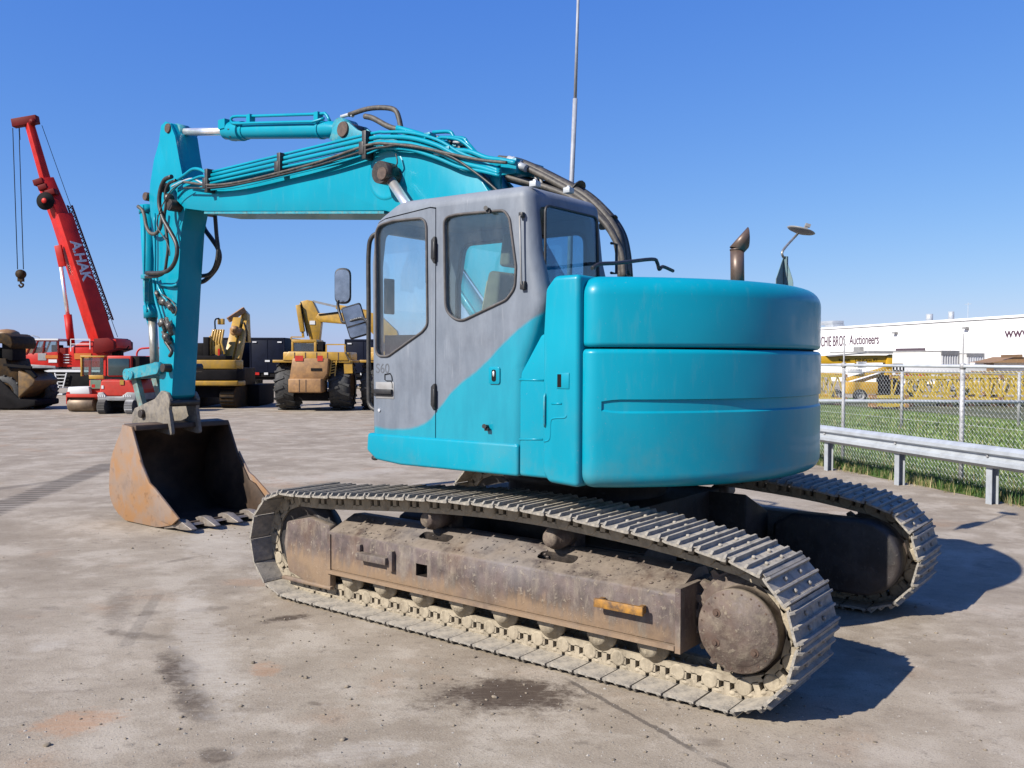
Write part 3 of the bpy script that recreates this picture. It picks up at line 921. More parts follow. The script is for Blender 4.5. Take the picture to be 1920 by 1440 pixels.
MB().prism(roundpoly([(0.66, 1.55), (0.66, 2.72), (1.28, 2.72), (1.28, 1.55)], 0.06, 4), 0.915, 0.920, 'X').build('windscreen', M['glass'], cab)
# door groove shadow line, hinges, latch, handle
hb = onY(812, 470, 1.39); hb2 = onY(814, 745, 1.39)
for h in (hb, hb2):
    mb = MB()
    mb.prism(roundpoly([(0.292, h.z-0.10), (0.292, h.z+0.10), (0.325, h.z+0.07), (0.328, h.z-0.05)], 0.01), 1.378, 1.402)
    mb.tube([(0.297, 1.40, h.z-0.055), (0.297, 1.40, h.z+0.055)], 0.012, 8)
    mb.build('door_hinge', M['black'], cab, bevel=0.002)
a = onY(704, 716, 1.385); b = onY(738, 748, 1.385)
mb = MB(); mb.box2((a.x, 1.3795, a.z), (b.x, 1.3835, b.z)); mb.build('handle_pocket', M['greyp'], leaf, bevel=0.0015)
mb = MB()
mb.box2((a.x-0.004, 1.384, (a.z+b.z)/2+0.008), (b.x+0.008, 1.405, (a.z+b.z)/2-0.024)); mb.box2((a.x+0.012, 1.384, b.z+0.035), (b.x+0.01, 1.388, b.z+0.015))
mb.build('door_handle', M['black'], leaf, bevel=0.004)
q = [onY(x, y, 1.386) for x, y in ((721, 702), (721, 712), (724, 714), (733, 714), (735, 720), (735, 728))] + []
mb = MB(); mb.tube([(p.x, 1.384, p.z) for p in q], 0.003, 5)
q = [onY(x, y, 1.386) for x, y in ((721, 702), (731, 700), (734, 706), (735, 714))]
mb.tube([(p.x, 1.384, p.z) for p in q], 0.003, 5)
mb.build('weld_outline', M['grime_shade'], leaf)
p = onY(711, 769, 1.384); mb = MB(); mb.tube([(p.x, 1.378, p.z), (p.x, 1.388, p.z)], 0.011, 12); mb.build('door_lock', M['chrome'], leaf)
def text_mesh(body, size, Mx, name, mat, parent=None, ext=0.001, bold=0.0):
    cu = bpy.data.curves.new('t', 'FONT'); cu.body = body; cu.size = size; cu.extrude = ext; cu.offset = bold
    o = bpy.data.objects.new('t', cu); COL.objects.link(o)
    dg = bpy.context.evaluated_depsgraph_get(); dg.update()
    me = bpy.data.meshes.new_from_object(o.evaluated_get(dg))
    bpy.data.objects.remove(o)
    me.transform(Mx)
    me.materials.clear(); me.materials.append(mat)
    r = bpy.data.objects.new(name, me); COL.objects.link(r)
    if parent is not None: r.parent = parent
    return r
# faint unit number on the door:  reading direction is -X seen from +Y
p = onY(704, 699, 1.382)
Mx = Matrix(((-1, 0, 0, p.x), (0, 0, 1, 1.3808), (0, 1, 0, p.z), (0, 0, 0, 1)))
M['faded'] = simple('faded_number_paint', (0.11, 0.12, 0.14), 0.7)
text_mesh('S60', 0.095, Mx, 'unit_number', M['faded'], leaf, 0.0006)
# teal latch on the cab rear quarter
p = onY(926, 704, 1.39)
mb = MB(); mb.prism(roundpoly([(p.x-0.045, p.z-0.055), (p.x-0.045, p.z+0.055), (p.x+0.045, p.z+0.055), (p.x+0.045, p.z-0.055)], 0.02), 1.376, 1.390)
lt = mb.build('cab_latch', M['teal'], cab, bevel=0.005)
mb = MB(); mb.prism(roundpoly([(p.x-0.017, p.z-0.037), (p.x-0.017, p.z+0.037), (p.x+0.017, p.z+0.037), (p.x+0.017, p.z-0.037)], 0.016), 1.389, 1.3925); mb.build('key_slot', M['grime_shade'], lt)
mb = MB(); mb.sphere((p.x, 1.393, p.z+0.01), 0.012, 8, (0.7, 0.5, 1.6)); mb.build('latch_key', M['chrome'], lt)
for px, py in ((913, 800), (916, 393)):
    p = onY(px, py, 1.39)
    mb = MB(); mb.tube([(p.x, 1.375, p.z), (p.x, 1.41, p.z+0.004), (p.x-0.005, 1.425, p.z+0.005)], [0.011, 0.011, 0.015], 8)
    mb.box((p.x-0.01, 1.40, p.z-0.015), (0.03, 0.02, 0.02)); mb.build('door_stop', M['black'], cab)
# rear vertical pull bar
a = onY(975, 402, 1.41); b = onY(978, 538, 1.41)
mb = MB(); mb.tube([(a.x, 1.38, a.z), (a.x, 1.412, a.z-0.01), (b.x, 1.412, b.z+0.02), (b.x, 1.38, b.z)], 0.0065, 8)
pb = mb.build('pull_bar', M['greyp'], cab)
mb = MB(); mb.box((a.x, 1.392, a.z), (0.03, 0.03, 0.03)); mb.box((b.x, 1.392, b.z+0.01), (0.035, 0.03, 0.05)); mb.build('bar_mount', M['black'], pb, bevel=0.004)
# roof lamps / bolts
for px, py, X in ((1003, 378, -0.45), (1066, 379, -0.50)):
    p = onX(px, py, X)
    mb = MB(); mb.box((X, p.y, 2.905), (0.05, 0.055, 0.035)); mb.tube([(X, p.y, 2.90), (X, p.y, 2.935)], 0.014, 8); mb.build('roof_fitting', M['galv'], cab, bevel=0.004)
mb = MB(); mb.tube([(-0.53, 0.54, 2.62), (-0.53, 0.47, 2.62), (-0.53, 0.47, 2.42), (-0.53, 0.54, 2.42)], 0.010, 6); mb.build('side_grab', M['black'], cab)
# inside: floor, seat, console, levers, far corner, headliner
mb = MB(); mb.box2((-0.42, 0.62, 1.33), (0.90, 1.32, 1.39)); mb.box2((-0.40, 0.62, 1.39), (-0.22, 1.30, 2.05)); mb.build('cab_floor', M['black'], cab)
mb = MB(); mb.box2((-0.42, 0.62, 2.79), (0.80, 1.32, 2.83)); mb.build('headliner', M['greyp'], cab)
M['seat'] = simple('olive_seat_cloth', (0.10, 0.11, 0.08), 0.85, 0, 0.2, 20)
M['seatlite'] = simple('pale_seat_cover', (0.27, 0.29, 0.20), 0.85, 0, 0.2, 20)
mb = MB(Matrix.Translation((0.24, 0, 0))); mb.prism(roundpoly([(-0.16, 1.78), (0.34, 1.80), (0.36, 1.90), (-0.10, 1.90), (-0.22, 2.42), (-0.32, 2.40), (-0.26, 1.90)], 0.04), 0.78, 1.18)
mb.prism(roundpoly([(-0.24, 2.45), (-0.27, 2.66), (-0.34, 2.66), (-0.33, 2.44)], 0.03), 0.86, 1.10)
st_ = mb.build('operator_seat', M['seat'], cab, bevel=0.03, seg=3)
mb = MB(Matrix.Translation((0.24, 0, 0))); mb.prism(roundpoly([(-0.07, 1.91), (-0.17, 2.36), (-0.21, 2.36), (-0.14, 1.91)], 0.02), 0.82, 1.14); mb.prism(roundpoly([(-0.05, 1.79), (0.33, 1.80), (0.33, 1.93), (-0.06, 1.93)], 0.03), 0.80, 1.16)
mb.build('seat_cover', M['seatlite'], st_, bevel=0.02)
mb = MB(); mb.box2((0.0, 1.20, 1.5), (0.42, 1.30, 1.93)); mb.box2((0.0, 0.64, 1.5), (0.42, 0.76, 1.95)); mb.box2((0.62, 0.62, 1.39), (0.80, 0.80, 1.98))
for y in (1.25, 0.70): mb.tube([(0.40, y, 1.90), (0.43, y, 2.05)], 0.012, 6); mb.tube([(0.43, y, 2.03), (0.435, y, 2.14)], 0.022, 8)
mb.tube([(0.60, 1.02, 1.39), (0.56, 1.0, 1.88), (0.50, 1.0, 1.97)], 0.010, 6); mb.tube([(0.60, 0.92, 1.39), (0.56, 0.92, 1.88), (0.50, 0.92, 1.97)], 0.010, 6)
mb.tube([(0.22, 1.25, 1.93), (0.30, 1.27, 2.05), (0.42, 1.27, 2.06), (0.50, 1.27, 2.00)], 0.013, 6)
mb.build('control_lever', M['black'], cab, bevel=0.0)
mb = MB(); mb.prism(roundpoly([(0.845, 2.15), (0.87, 2.15), (0.87, 2.40), (0.845, 2.40)], 0.01), 1.22, 1.30); mb.box2((0.42, 1.24, 2.35), (0.47, 1.30, 2.72)); mb.build('sun_blind', M['grime_shade'], cab)

# ---- skirt below the cab
mb = MB()
pr = [(0.945, 1.312), (-0.392, 1.312), (-0.392, 1.112), (0.62, 1.108), (0.86, 1.128), (0.955, 1.19)]
mb.prism(pr, 0.35, 1.392)
mb.build('cab_skirt', M['teal'], EX, bevel=0.020, seg=5, limit=20)
mb = MB(); p = onY(706, 866, 1.37)
mb.sphere((0.90, 1.36, 1.135), 0.03, 8, (1.2, 0.5, 0.6)); mb.build('skirt_damper', M['black'], EX)

# ---- hand rails, mirrors
mb = MB()
q = [(696, 440), (686, 446), (681, 470), (682, 560), (683, 600), (680, 640), (679, 765), (682, 780), (690, 786), (698, 787)]
path = []
for x, y in q:
    p = onX(x, y, 1.02); path.append((1.02, 1.36, p.z))
zt = onY(683, 446, 1.30).z
mb.tube(catmull([(0.90, 1.28, zt+0.03), (0.99, 1.30, zt), (1.025, 1.30, zt-0.12), (1.025, 1.30, 2.2), (1.025, 1.30, 1.62), (1.01, 1.30, 1.50), (0.93, 1.30, 1.46)], 6), 0.0165, 10)
hr = mb.build('front_grab_rail', M['hose'], EX)
# upper round mirror on its arm
c = onX(642, 536, 1.42)
def mirror(c, w, h, yaw, roll, rad, name, split=False):
    mb = MB()
    out_ = roundpoly([(-w/2, -h/2), (w/2, -h/2), (w/2, h/2), (-w/2, h/2)], rad, 5)
    R = Matrix.Translation(c) @ Matrix.Rotation(yaw, 4, 'Z') @ Matrix.Rotation(roll, 4, 'Y')
    mb.M = R
    mb.prism(out_, -0.030, 0.0)
    o = mb.build(name, M['black'], EX, bevel=0.008, seg=3)
    m2 = MB(R); k = 0.90
    m2.prism([(x*k, z*k) for x, z in out_], -0.0005, 0.004)
    m2.build('mirror_glass', M['mirror'], o)
    if split:
        m3 = MB(R); m3.box((0, 0.006, -h*0.12), (w*0.9, 0.004, 0.012)); m3.build('mirror_divider', M['black'], o)
    return o
va = atan2(CAM.y-c.y, CAM.x-c.x)   # direction from mirror to the camera
mirror(Vector((c.x, c.y, c.z)), 0.125, 0.27, va-pi/2-0.3, 0.0, 0.055, 'upper_mirror')
c2 = onX(666, 602, 1.22)
mirror(Vector((c2.x, c2.y, c2.z)), 0.15, 0.245, va-pi/2-0.1, radians(17), 0.02, 'lower_mirror', True)
mb = MB()
pa = onX(634, 575, 1.40); pb_ = onX(636, 600, 1.38)
mb.tube(catmull([(pa.x, pa.y, pa.z+0.05), (pa.x, pa.y, pa.z), (pb_.x-0.02, pb_.y, pb_.z+0.02), (1.30, pb_.y+0.02, pb_.z-0.02), (1.15, c2.y, c2.z+0.02), (1.03, 1.30, c2.z-0.02)], 5), 0.011, 8)
mb.build('mirror_arm', M['black'], EX)
# black rail on top behind the cab
mb = MB()
zr = 2.42
ys = [onX(x, y, -1.0).y for x, y in ((1110, 500), (1150, 492), (1226, 487), (1232, 505), (1255, 505))]
rail = [(1110, 503), (1125, 495), (1160, 493), (1222, 486), (1232, 492), (1236, 505), (1243, 500), (1262, 508)]
mb.tube(catmull([onX(x, y, -0.75) for x, y in rail], 4), 0.0125, 8)
mb.build('service_rail', M['hose'], EX)

# ---- exhaust stack
def exq(px, py): return onX(px, py, -0.95)
b0 = exq(1383, 545); b1 = exq(1382, 468); b2 = exq(1397, 437)
mb = MB()
rx = 0.052
dirv = (b2-b1).normalized()
mb.tube([b0, b1], rx*0.98, 24, caps=False)
# bent outlet pipe, its mouth cut upright
n = 24; ring0 = []; ring1 = []
side = FH.copy(); up_ = (b1-b0).normalized(); rtw = RH.copy()
k_px = (b1-CAM).dot(FH)/FPX; k_v = k_px
mouth = b1.dot(RH)+(1402-1382)*k_px
dv_ = (rtw*34*k_px+Vector((0, 0, 1))*38*k_v).normalized()
for k in range(n):
    a = 2*pi*k/n
    p = b1+side*cos(a)*rx+rtw*sin(a)*rx-Vector((0, 0, 1))*(sin(a)*0.018)
    ring0.append(p)
    t_ = max(0.02, (mouth-p.dot(RH))/dv_.dot(RH))
    ring1.append(p+dv_*t_)
mb.smooth = True
mb.add(ring0+ring1, [(k, (k+1) % n, n+(k+1) % n, n+k) for k in range(n)])
mb.smooth = False
ex_ = mb.build('exhaust_stack', M['exhaust'], EX)
md = ex_.modifiers.new('s', 'SOLIDIFY'); md.thickness = 0.004; finish(ex_)
MB().tube([b1+Vector((0, 0, -0.006)), b1+Vector((0, 0, 0.004))], rx*1.04, 24).build('pipe_weld', M['exhaust'], ex_)

# ---- rear mirror on triangular stand
ms = onX(1470, 526, -0.75)
t0 = onX(1470, 481, -0.75)
yl = onX(1455, 526, -0.75).y; yr = onX(1487, 528, -0.75).y
mb = MB(); zb = ms.z
for sx in (0.0,):
    mb.prism([(yl, 2.28), (yl, zb), (t0.y+0.008, t0.z), (t0.y-0.008, t0.z), (yr, zb), (yr, 2.28)], ms.x-0.002, ms.x+0.003, 'X')
mb.prism([(ms.x-0.10, 2.28), (ms.x-0.08, zb), (ms.x-0.012, t0.z), (ms.x, t0.z), (ms.x, 2.28)], ms.y-0.003, ms.y+0.003)
mb.box((ms.x-0.018, ms.y, (2.28+t0.z)/2), (0.024, 0.034, t0.z-2.28))
M['standgrey'] = simple('greyed_teal_plate', (0.13, 0.25, 0.28), 0.6, 0, 0.2, 6, 0.4)
stn = mb.build('mirror_stand', M['standgrey'], EX)
mb = MB()
e0 = onX(1468, 470, -0.75); e1 = onX(1496, 438, -0.75)
mb.tube(catmull([(t0.x, t0.y, t0.z-0.02), e0, e1], 5), 0.011, 8); mb.build('mirror_stem', M['rod'], stn)
mb = MB()
ctr = onX(1502, 432, -0.75)
Rm = Matrix.Translation(ctr) @ Matrix.Rotation(radians(-20), 4, 'X')
Rm = Matrix.Translation(ctr) @ Matrix.Rotation(radians(-17), 4, Vector((-FW.x, -FW.y, 0)).normalized())
mb.M = Rm
mb.lathe([(0.0, -0.03), (0.06, -0.026), (0.115, -0.010), (0.13, 0.0), (0.126, 0.004), (0.0, 0.006)], (0, 0, 0), 'Z', 28)
mb.M = Rm @ Matrix.Rotation(ANG, 4, 'Z'); mb.box((0.035, 0, 0.03), (0.03, 0.02, 0.05)); mb.box((0.045, 0, 0.062), (0.045, 0.03, 0.03))
mb.build('round_rear_mirror', M['greyp'], stn)
# ================================================================== BOOM, STICK, BUCKET
BY = -0.12
NB = 0.10      # near face of the boom
def P2(L, Y): return [xz(x, y, Y) for x, y in L]
# boom box
up_px = [(332, 352), (352, 336), (395, 338), (520, 312), (690, 275), (752, 264), (800, 268), (856, 290), (890, 318), (912, 353)]
lo_px = [(720, 395), (540, 396), (385, 396), (346, 391), (331, 376)]
prof = P2(up_px, NB) + [(0.62, 2.80), (0.30, 2.30), (0.02, 1.80), (-0.06, 1.60), (0.0, 1.48), (0.16, 1.46), (0.34, 1.62), (0.80, 2.16), (1.22, 2.62), (1.55, 2.92), (1.85, 3.09)] + P2(lo_px, NB)
mb = MB(); mb.prism(prof, NB, 2*BY-NB)
boom = mb.build('boom', M['teal'], EX, bevel=0.010, seg=2, limit=40)
mb = MB()
a = xz(385, 397, NB); b = xz(722, 396, NB)
mb.bar((a[0], BY, a[1]-0.012), (b[0], BY, b[1]-0.012), 0.47, 0.022, (0, 0, 1)); mb.build('boom_flange', M['tealworn'], boom)
# cast nose ring and raised boss round the lift cylinder pin
bp = onY(722, 325, NB)
mb = MB()
for r, y in ((0.36, 0.004),):
    mb.lathe([(0.235, NB-0.004), (0.225, NB+0.006), (0.205, NB+0.010), (0.195, NB+0.006), (0.0, NB+0.006)], (bp.x-0.02, 0, bp.z-0.01), 'Y', 40)
mb.build('pin_boss', M['teal'], boom)
# pins
def pin(px, py, Y, r, L, mat='pin', name='pivot_pin', parent=None, y1=None):
    p = onY(px, py, Y); mb = MB()
    yb = y1 if y1 is not None else Y-L
    mb.tube([(p.x, yb, p.z), (p.x, Y-0.012, p.z), (p.x, Y, p.z)], [r, r, r*0.93], 20)
    return mb.build(name, M[mat], parent or EX), p
_, p1 = pin(715, 325, 0.30, 0.058, 0.9, y1=-0.54)
mb = MB(); lift = onY(722, 325, 0.22)
mb.tube([(lift.x, 0.14, lift.z), (lift.x, 0.285, lift.z)], 0.098, 24); mb.tube([(lift.x, 2*BY-0.285, lift.z), (lift.x, 2*BY-0.14, lift.z)], 0.098, 24)
mb.build('rod_eye', M['grease'], EX)
for s in (1, -1):
    Y = BY+s*0.325
    foot = Vector((1.02, Y, 1.42)) if s < 0 else None
    e = onY(888, 590, Y) if s > 0 else None
    top = Vector((lift.x, Y, lift.z))
    t = onY(762, 382, 0.205); d = (t-Vector((lift.x, 0.205, lift.z))).normalized()
    d.y = 0; d.normalize()
    A = top+d*0.05; B = top+d*0.95; C_ = top+d*2.35
    MB().tube([A, B], 0.043, 18).build('lift_cylinder_rod', M['chrome'], EX)
    cy_ = MB().tube([B-d*0.06, B, C_], [0.078, 0.078, 0.078], 20)
    cy_.tube([B-d*0.06, B+d*0.05], 0.09, 20); cy_.sphere(C_, 0.09, 12)
    cy_.tube([B+Vector((0, 0.09, 0.02)), C_-d*0.1+Vector((0, 0.09, 0.02))], 0.014, 8)
    cy_.build('lift_cylinder', M['teal'], EX)
# ---- stick
SN = 0.03; SF = 2*BY-SN
st_px = [(306, 236), (320, 230), (327, 250), (332, 285), (338, 320), (347, 392), (340, 430), (333, 540), (325, 690), (322, 742), (312, 757), (300, 742), (298, 700), (298, 644), (294, 567), (291, 530), (285, 440), (279, 370), (281, 345), (288, 300)]
mb = MB(); mb.prism(roundpoly(P2(st_px, SN), 0.02, 3), SN, SF)
stick = mb.build('stick', M['teal'], EX, bevel=0.008)
# tail lugs of the stick (two plates that carry the cylinder pin), hard-faced back plate
mb = MB()
tail = P2([(299, 262), (304, 236), (312, 228), (322, 230), (332, 250), (350, 300), (362, 330)], SF)
mb.prism(P2([(300, 262), (304, 236), (312, 228), (321, 232), (330, 256), (338, 300), (345, 335), (320, 340)], SN), SN+0.012, SN-0.012)
mb.build('stick_tail_plate', M['teal'], stick)
mb = MB()
q = P2([(331, 375), (336, 350), (350, 336), (362, 340)], NB)
pn, pp = pin(316, 384, 0.17, 0.066, 0.6, 'grease', y1=2*BY-0.17)
pn, pp = pin(313, 240, 0.06, 0.055, 0.4, 'pin', y1=2*BY-0.06)
TPX = Vector((pp.x, 0, pp.z))
# ---- arm cylinder on top of the boom
cp, q_ = pin(641, 242, 0.02, 0.075, 0.4, 'pin', y1=2*BY-0.02)
R_end = onY(645, 242, BY+0.02); R_end.y = BY
L_end = Vector((TPX.x, BY, TPX.z-0.01))
d = (R_end-L_end).normalized(); Lt = (R_end-L_end).length
def along(t): return L_end+d*t
xj = onY(425, 243, BY); tj = (xj-L_end).dot(d)
MB().tube([along(0.05), along(tj+0.1)], 0.043, 18).build('arm_cylinder_rod', M['chrome'], EX)
mb = MB()
mb.tube([along(tj), along(tj+0.10), along(tj+0.11), along(tj+0.30), along(tj+0.31), along(Lt-0.20), along(Lt-0.12)], [0.088, 0.088, 0.104, 0.104, 0.083, 0.083, 0.07], 24)
mb.tube([along(tj+0.34), along(tj+0.37)], 0.092, 20); mb.tube([along(Lt-0.36), along(Lt-0.33)], 0.092, 20)
mb.box(along(tj+0.05)+Vector((0, 0.03, 0.06)), (0.12, 0.14, 0.10))
ac = mb.build('arm_cylinder', M['teal'], EX, auto=30)
mb = MB()
u2 = Vector((0, 0, 1)).cross(d); upv = d.cross(Vector((0, 1, 0))); upv = upv if upv.z > 0 else -upv
off = upv*0.155
mb.tube(catmull([along(tj+0.08)+upv*0.09, along(tj+0.10)+off, along(tj+0.5)+off, along(Lt-0.45)+off, along(Lt-0.32)+off, along(Lt-0.24)+upv*0.08], 3), 0.016, 8)
o2 = Vector((0, 0.10, 0))+upv*0.06
mb.tube(catmull([along(tj+0.12)+upv*0.10+Vector((0, .04, 0)), along(tj+0.28)+o2, along(tj+0.6)+o2, along(Lt-0.5)+o2, along(Lt-0.36)+o2, along(Lt-0.24)+Vector((0, 0.06, 0.10))], 3), 0.014, 8)
for t in (tj+0.42, Lt-0.42): mb.box(along(t)+upv*0.12, (0.06, 0.07, 0.10))
mb.build('cylinder_pipe', M['teal'], ac)
mb = MB(); t_ = tj+0.17
for k in range(8):
    a = 2*pi*k/8; w = Vector((0, cos(a), 0))+upv*sin(a); mb.tube([along(t_)+w*0.095, along(t_+0.03)+w*0.095], 0.012, 6)
mb.build('gland_bolt', M['grease'], ac)
mb = MB(); mb.tube([(R_end.x, BY-0.09, R_end.z), (R_end.x, BY+0.09, R_end.z)], 0.095, 22); mb.tube([(L_end.x, BY-0.07, L_end.z), (L_end.x, BY+0.07, L_end.z)], 0.085, 20); mb.build('cylinder_eye', M['tealworn'], ac)
# lugs on the boom that hold the cylinder
mb = MB()
lug = P2([(620, 262), (627, 240), (640, 228), (656, 230), (672, 244), (700, 254), (760, 262), (760, 275), (660, 282)], -0.02)
mb.prism(lug, 0.0, -0.03); mb.prism(lug, 2*BY, 2*BY+0.03)
mb.build('cylinder_lug', M['tealworn'], boom, bevel=0.004)
# ---- pipes and hoses along the boom
def pipe(px, Y, r, mat, name='hydraulic_pipe', parent=None, n=4, seg=8):
    pts = []
    for k, q in enumerate(px):
        y = q[2] if len(q) > 2 else Y
        p = onY(q[0], q[1], y); pts.append(p)
    return MB().tube(catmull(pts, n), r, seg).build(name, M[mat], parent or EX)
for dy, yy in ((0, 0.13), (7, 0.145), (15, 0.155), (23, 0.16)):
    k = dy
    pipe([(395, 323+k*0.9), (530, 290+k*1.05), (690, 252+k*1.25), (722, 248+k*1.3), (770, 249+k*1.4), (820, 262+k*1.5), (862, 286+k*1.2), (905, 303+k*0.8), (938, 318+k*0.5)], yy, 0.021 if dy in (7, 15) else 0.015, 'teal')
pipe([(330, 338), (346, 328), (362, 317), (378, 319), (395, 331)], 0.15, 0.018, 'teal')
pipe([(322, 350), (340, 341), (360, 335), (378, 343), (396, 353)], 0.16, 0.010, 'galv')
pipe([(320, 362), (336, 345), (356, 338), (380, 330), (396, 338)], 0.17, 0.014, 'teal')
pipe([(345, 341), (395, 347), (450, 341), (530, 322), (600, 303), (690, 272), (730, 270), (790, 277), (840, 288), (900, 300), (950, 305)], 0.19, 0.013, 'hosedust', 'hydraulic_hose')
pipe([(345, 352), (395, 352), (450, 345), (530, 327), (600, 309), (690, 281), (725, 275), (760, 271), (800, 279), (850, 296), (900, 330), (935, 360), (950, 380)], 0.19, 0.010, 'hose', 'hydraulic_hose')
pipe([(396, 356), (450, 350), (530, 331), (610, 312), (692, 287), (722, 272)], 0.18, 0.008, 'teal')
for (x, y0, y1) in ((395, 318, 362), (531, 288, 330), (691, 247, 300)):
    p = onY(x, (y0+y1)/2, 0.14); a = onY(x, y0, 0.14).z; b = onY(x, y1, 0.14).z
    mb = MB(); mb.box((p.x, 0.15, (a+b)/2), (0.05, 0.10, a-b)); mb.box((p.x+0.03, 0.17, (a*0.4+b*0.6)), (0.06, 0.07, (a-b)*0.45))
    mb.build('pipe_clamp', M['hose'], boom, bevel=0.004)
# raised pipework at the crest
pipe([(655, 215), (690, 204), (722, 202), (741, 207), (748, 222), (752, 242)], -0.08, 0.024, 'hosedust', 'hydraulic_hose')
pipe([(684, 218), (700, 222), (730, 238), (760, 246), (790, 254)], -0.05, 0.026, 'hosedust', 'hydraulic_hose')
pipe([(640, 219), (655, 215), (662, 217)], -0.08, 0.018, 'galv', 'hose_fitting')
pipe([(745, 240), (770, 247), (795, 255), (815, 263), (840, 270)], 0.02, 0.026, 'teal')
pipe([(735, 255), (770, 262), (800, 270), (842, 279), (850, 281)], 0.10, 0.027, 'teal')
pipe([(812, 248), (842, 247), (850, 255), (862, 272), (880, 286), (905, 295)], -0.10, 0.017, 'teal')
pipe([(815, 258), (865, 259), (876, 268), (892, 286), (905, 298), (930, 300)], 0.0, 0.018, 'teal')
pipe([(815, 262), (830, 258), (860, 262), (880, 276), (896, 292)], 0.08, 0.015, 'teal')
pipe([(783, 276), (798, 258), (808, 250)], 0.13, 0.010, 'teal')
pipe([(840, 281), (880, 284), (912, 296), (940, 300), (968, 306)], 0.12, 0.021, 'teal')
pipe([(852, 290), (880, 306), (905, 328), (926, 352), (948, 386)], 0.02, 0.012, 'hosedust', 'hydraulic_hose')
pipe([(888, 300), (905, 318), (922, 340), (940, 372)], -0.05, 0.010, 'teal')
pipe([(895, 298), (915, 322), (935, 350), (950, 376)], -0.14, 0.010, 'teal')
pipe([(905, 300), (930, 322), (960, 352)], -0.28, 0.018, 'teal')
pipe([(900, 296), (922, 306), (936, 330)], -0.2, 0.02, 'hose', 'hydraulic_hose')
mb = MB()
for (x, y, Y, s) in ((806, 256, 0.05, 0.07), (842, 281, 0.12, 0.06), (776, 262, 0.10, 0.06), (870, 270, 0.0, 0.05), (828, 268, 0.0, 0.06), (855, 276, -0.05, 0.055), (880, 296, 0.05, 0.05), (762, 250, 0.02, 0.05)):
    p = onY(x, y, Y); mb.box(p, (s, s*1.2, s*0.8))
mb.build('pipe_bracket', M['tealworn'], boom, bevel=0.006)
mb = MB()
for (x, y, Y) in ((822, 289, 0.14), (866, 268, -0.02), (858, 267, 0.0)):
    p = onY(x, y, Y); mb.cyl(p-Vector((0.05, 0, 0)), p+Vector((0.04, 0, 0)), 0.018, 10)
mb.build('pipe_joint', M['galv'], boom)
# bracket + manifold where hoses leave the boom
mb = MB()
a = onY(927, 312, -0.05); b = onY(945, 345, -0.05)
mb.box2((a.x, 0.0, a.z), (b.x, -0.03, b.z-0.10)); mb.box2((a.x-0.12, 0.02, a.z+0.02), (a.x-0.28, -0.36, a.z-0.10))
mb.box2((a.x-0.02, 0.02, a.z+0.03), (a.x-0.12, -0.3, a.z-0.02))
mb.build('hose_bracket', M['teal'], boom, bevel=0.004)
# hoses curving down behind the cab
def hose3(pts, r, mat='hosedust', n=6): return MB().tube(catmull(pts, n), r, 10).build('hydraulic_hose', M[mat], EX)
def hp(L, Xs): return [onX(x, y, X) if X is not None else None for (x, y), X in zip(L, Xs)]
run = [(935, 298), (968, 303), (1005, 318), (1050, 341), (1095, 366), (1130, 398), (1154, 432), (1164, 470), (1168, 515)]
Ys = [-0.05, -0.08, -0.10, -0.12, -0.14, -0.15, -0.16, -0.16, -0.16]
for k, (dx, dy, r, mt, yo) in enumerate(((0, 0, 0.031, 'hosedust', 0.0), (6, -3, 0.026, 'hose', -0.07), (-4, 7, 0.026, 'hosedust', 0.03), (8, 3, 0.03, 'hose', -0.12), (13, 4, 0.026, 'hose', -0.2))):
    sc2 = [0.3, 0.5, 0.6, 0.7, 0.9, 1, 1, 1, 1]
    pts = [onY(x+dx*s, y+dy*s, Y+yo) for (x, y), Y, s in zip(run, Ys, sc2)]
    hose3(pts, r, mt)
run2 = [(950, 332), (985, 341), (1020, 350), (1060, 365), (1100, 387), (1135, 420), (1156, 455), (1166, 480), (1170, 520)]
for k, (dx, dy, r, mt, yo) in enumerate(((0, 0, 0.024, 'hosedust', 0.05), (2, 5, 0.02, 'hose', -0.03), (3, -5, 0.022, 'hose', -0.1))):
    pts = [onY(x+dx, y+dy, Y+yo) for (x, y), Y in zip(run2, Ys)]
    hose3(pts, r, mt)
for px in ((1003, 325, 1009, 352, 1013, 372), (1011, 325, 1017, 350, 1019, 374)):
    hose3([onY(px[0], px[1], -0.10), onY(px[2], px[3], -0.09), onY(px[4], px[5], -0.08)], 0.012, 'greyp')
mb = MB()
for (x, y, Y) in ((965, 303, -0.05), (975, 311, -0.03)):
    p = onY(x, y, Y); d_ = (onY(x+10, y+4, Y)-p).normalized(); mb.cyl(p-d_*0.07, p+d_*0.07, 0.03, 12); mb.cyl(p-d_*0.03, p-d_*0.0, 0.036, 6)
mb.build('hose_fitting', M['galv'], EX)
mb = MB()
for (x, y, Y, dx, dy) in ((1083, 357, -0.13, 12, 8), (1140, 417, -0.15, 5, 8)):
    p = onY(x, y, Y-0.05); d_ = (onY(x+dx, y+dy, Y-0.05)-p).normalized(); mb.cyl(p-d_*0.006, p+d_*0.006, 0.085, 14)
mb.build('hose_tie', M['black'], EX)

M['valve'] = simple('oily_valve_steel', (0.22, 0.21, 0.19), 0.4, 0.3, 0.5, 18, 0.8, (0.05, 0.045, 0.04))
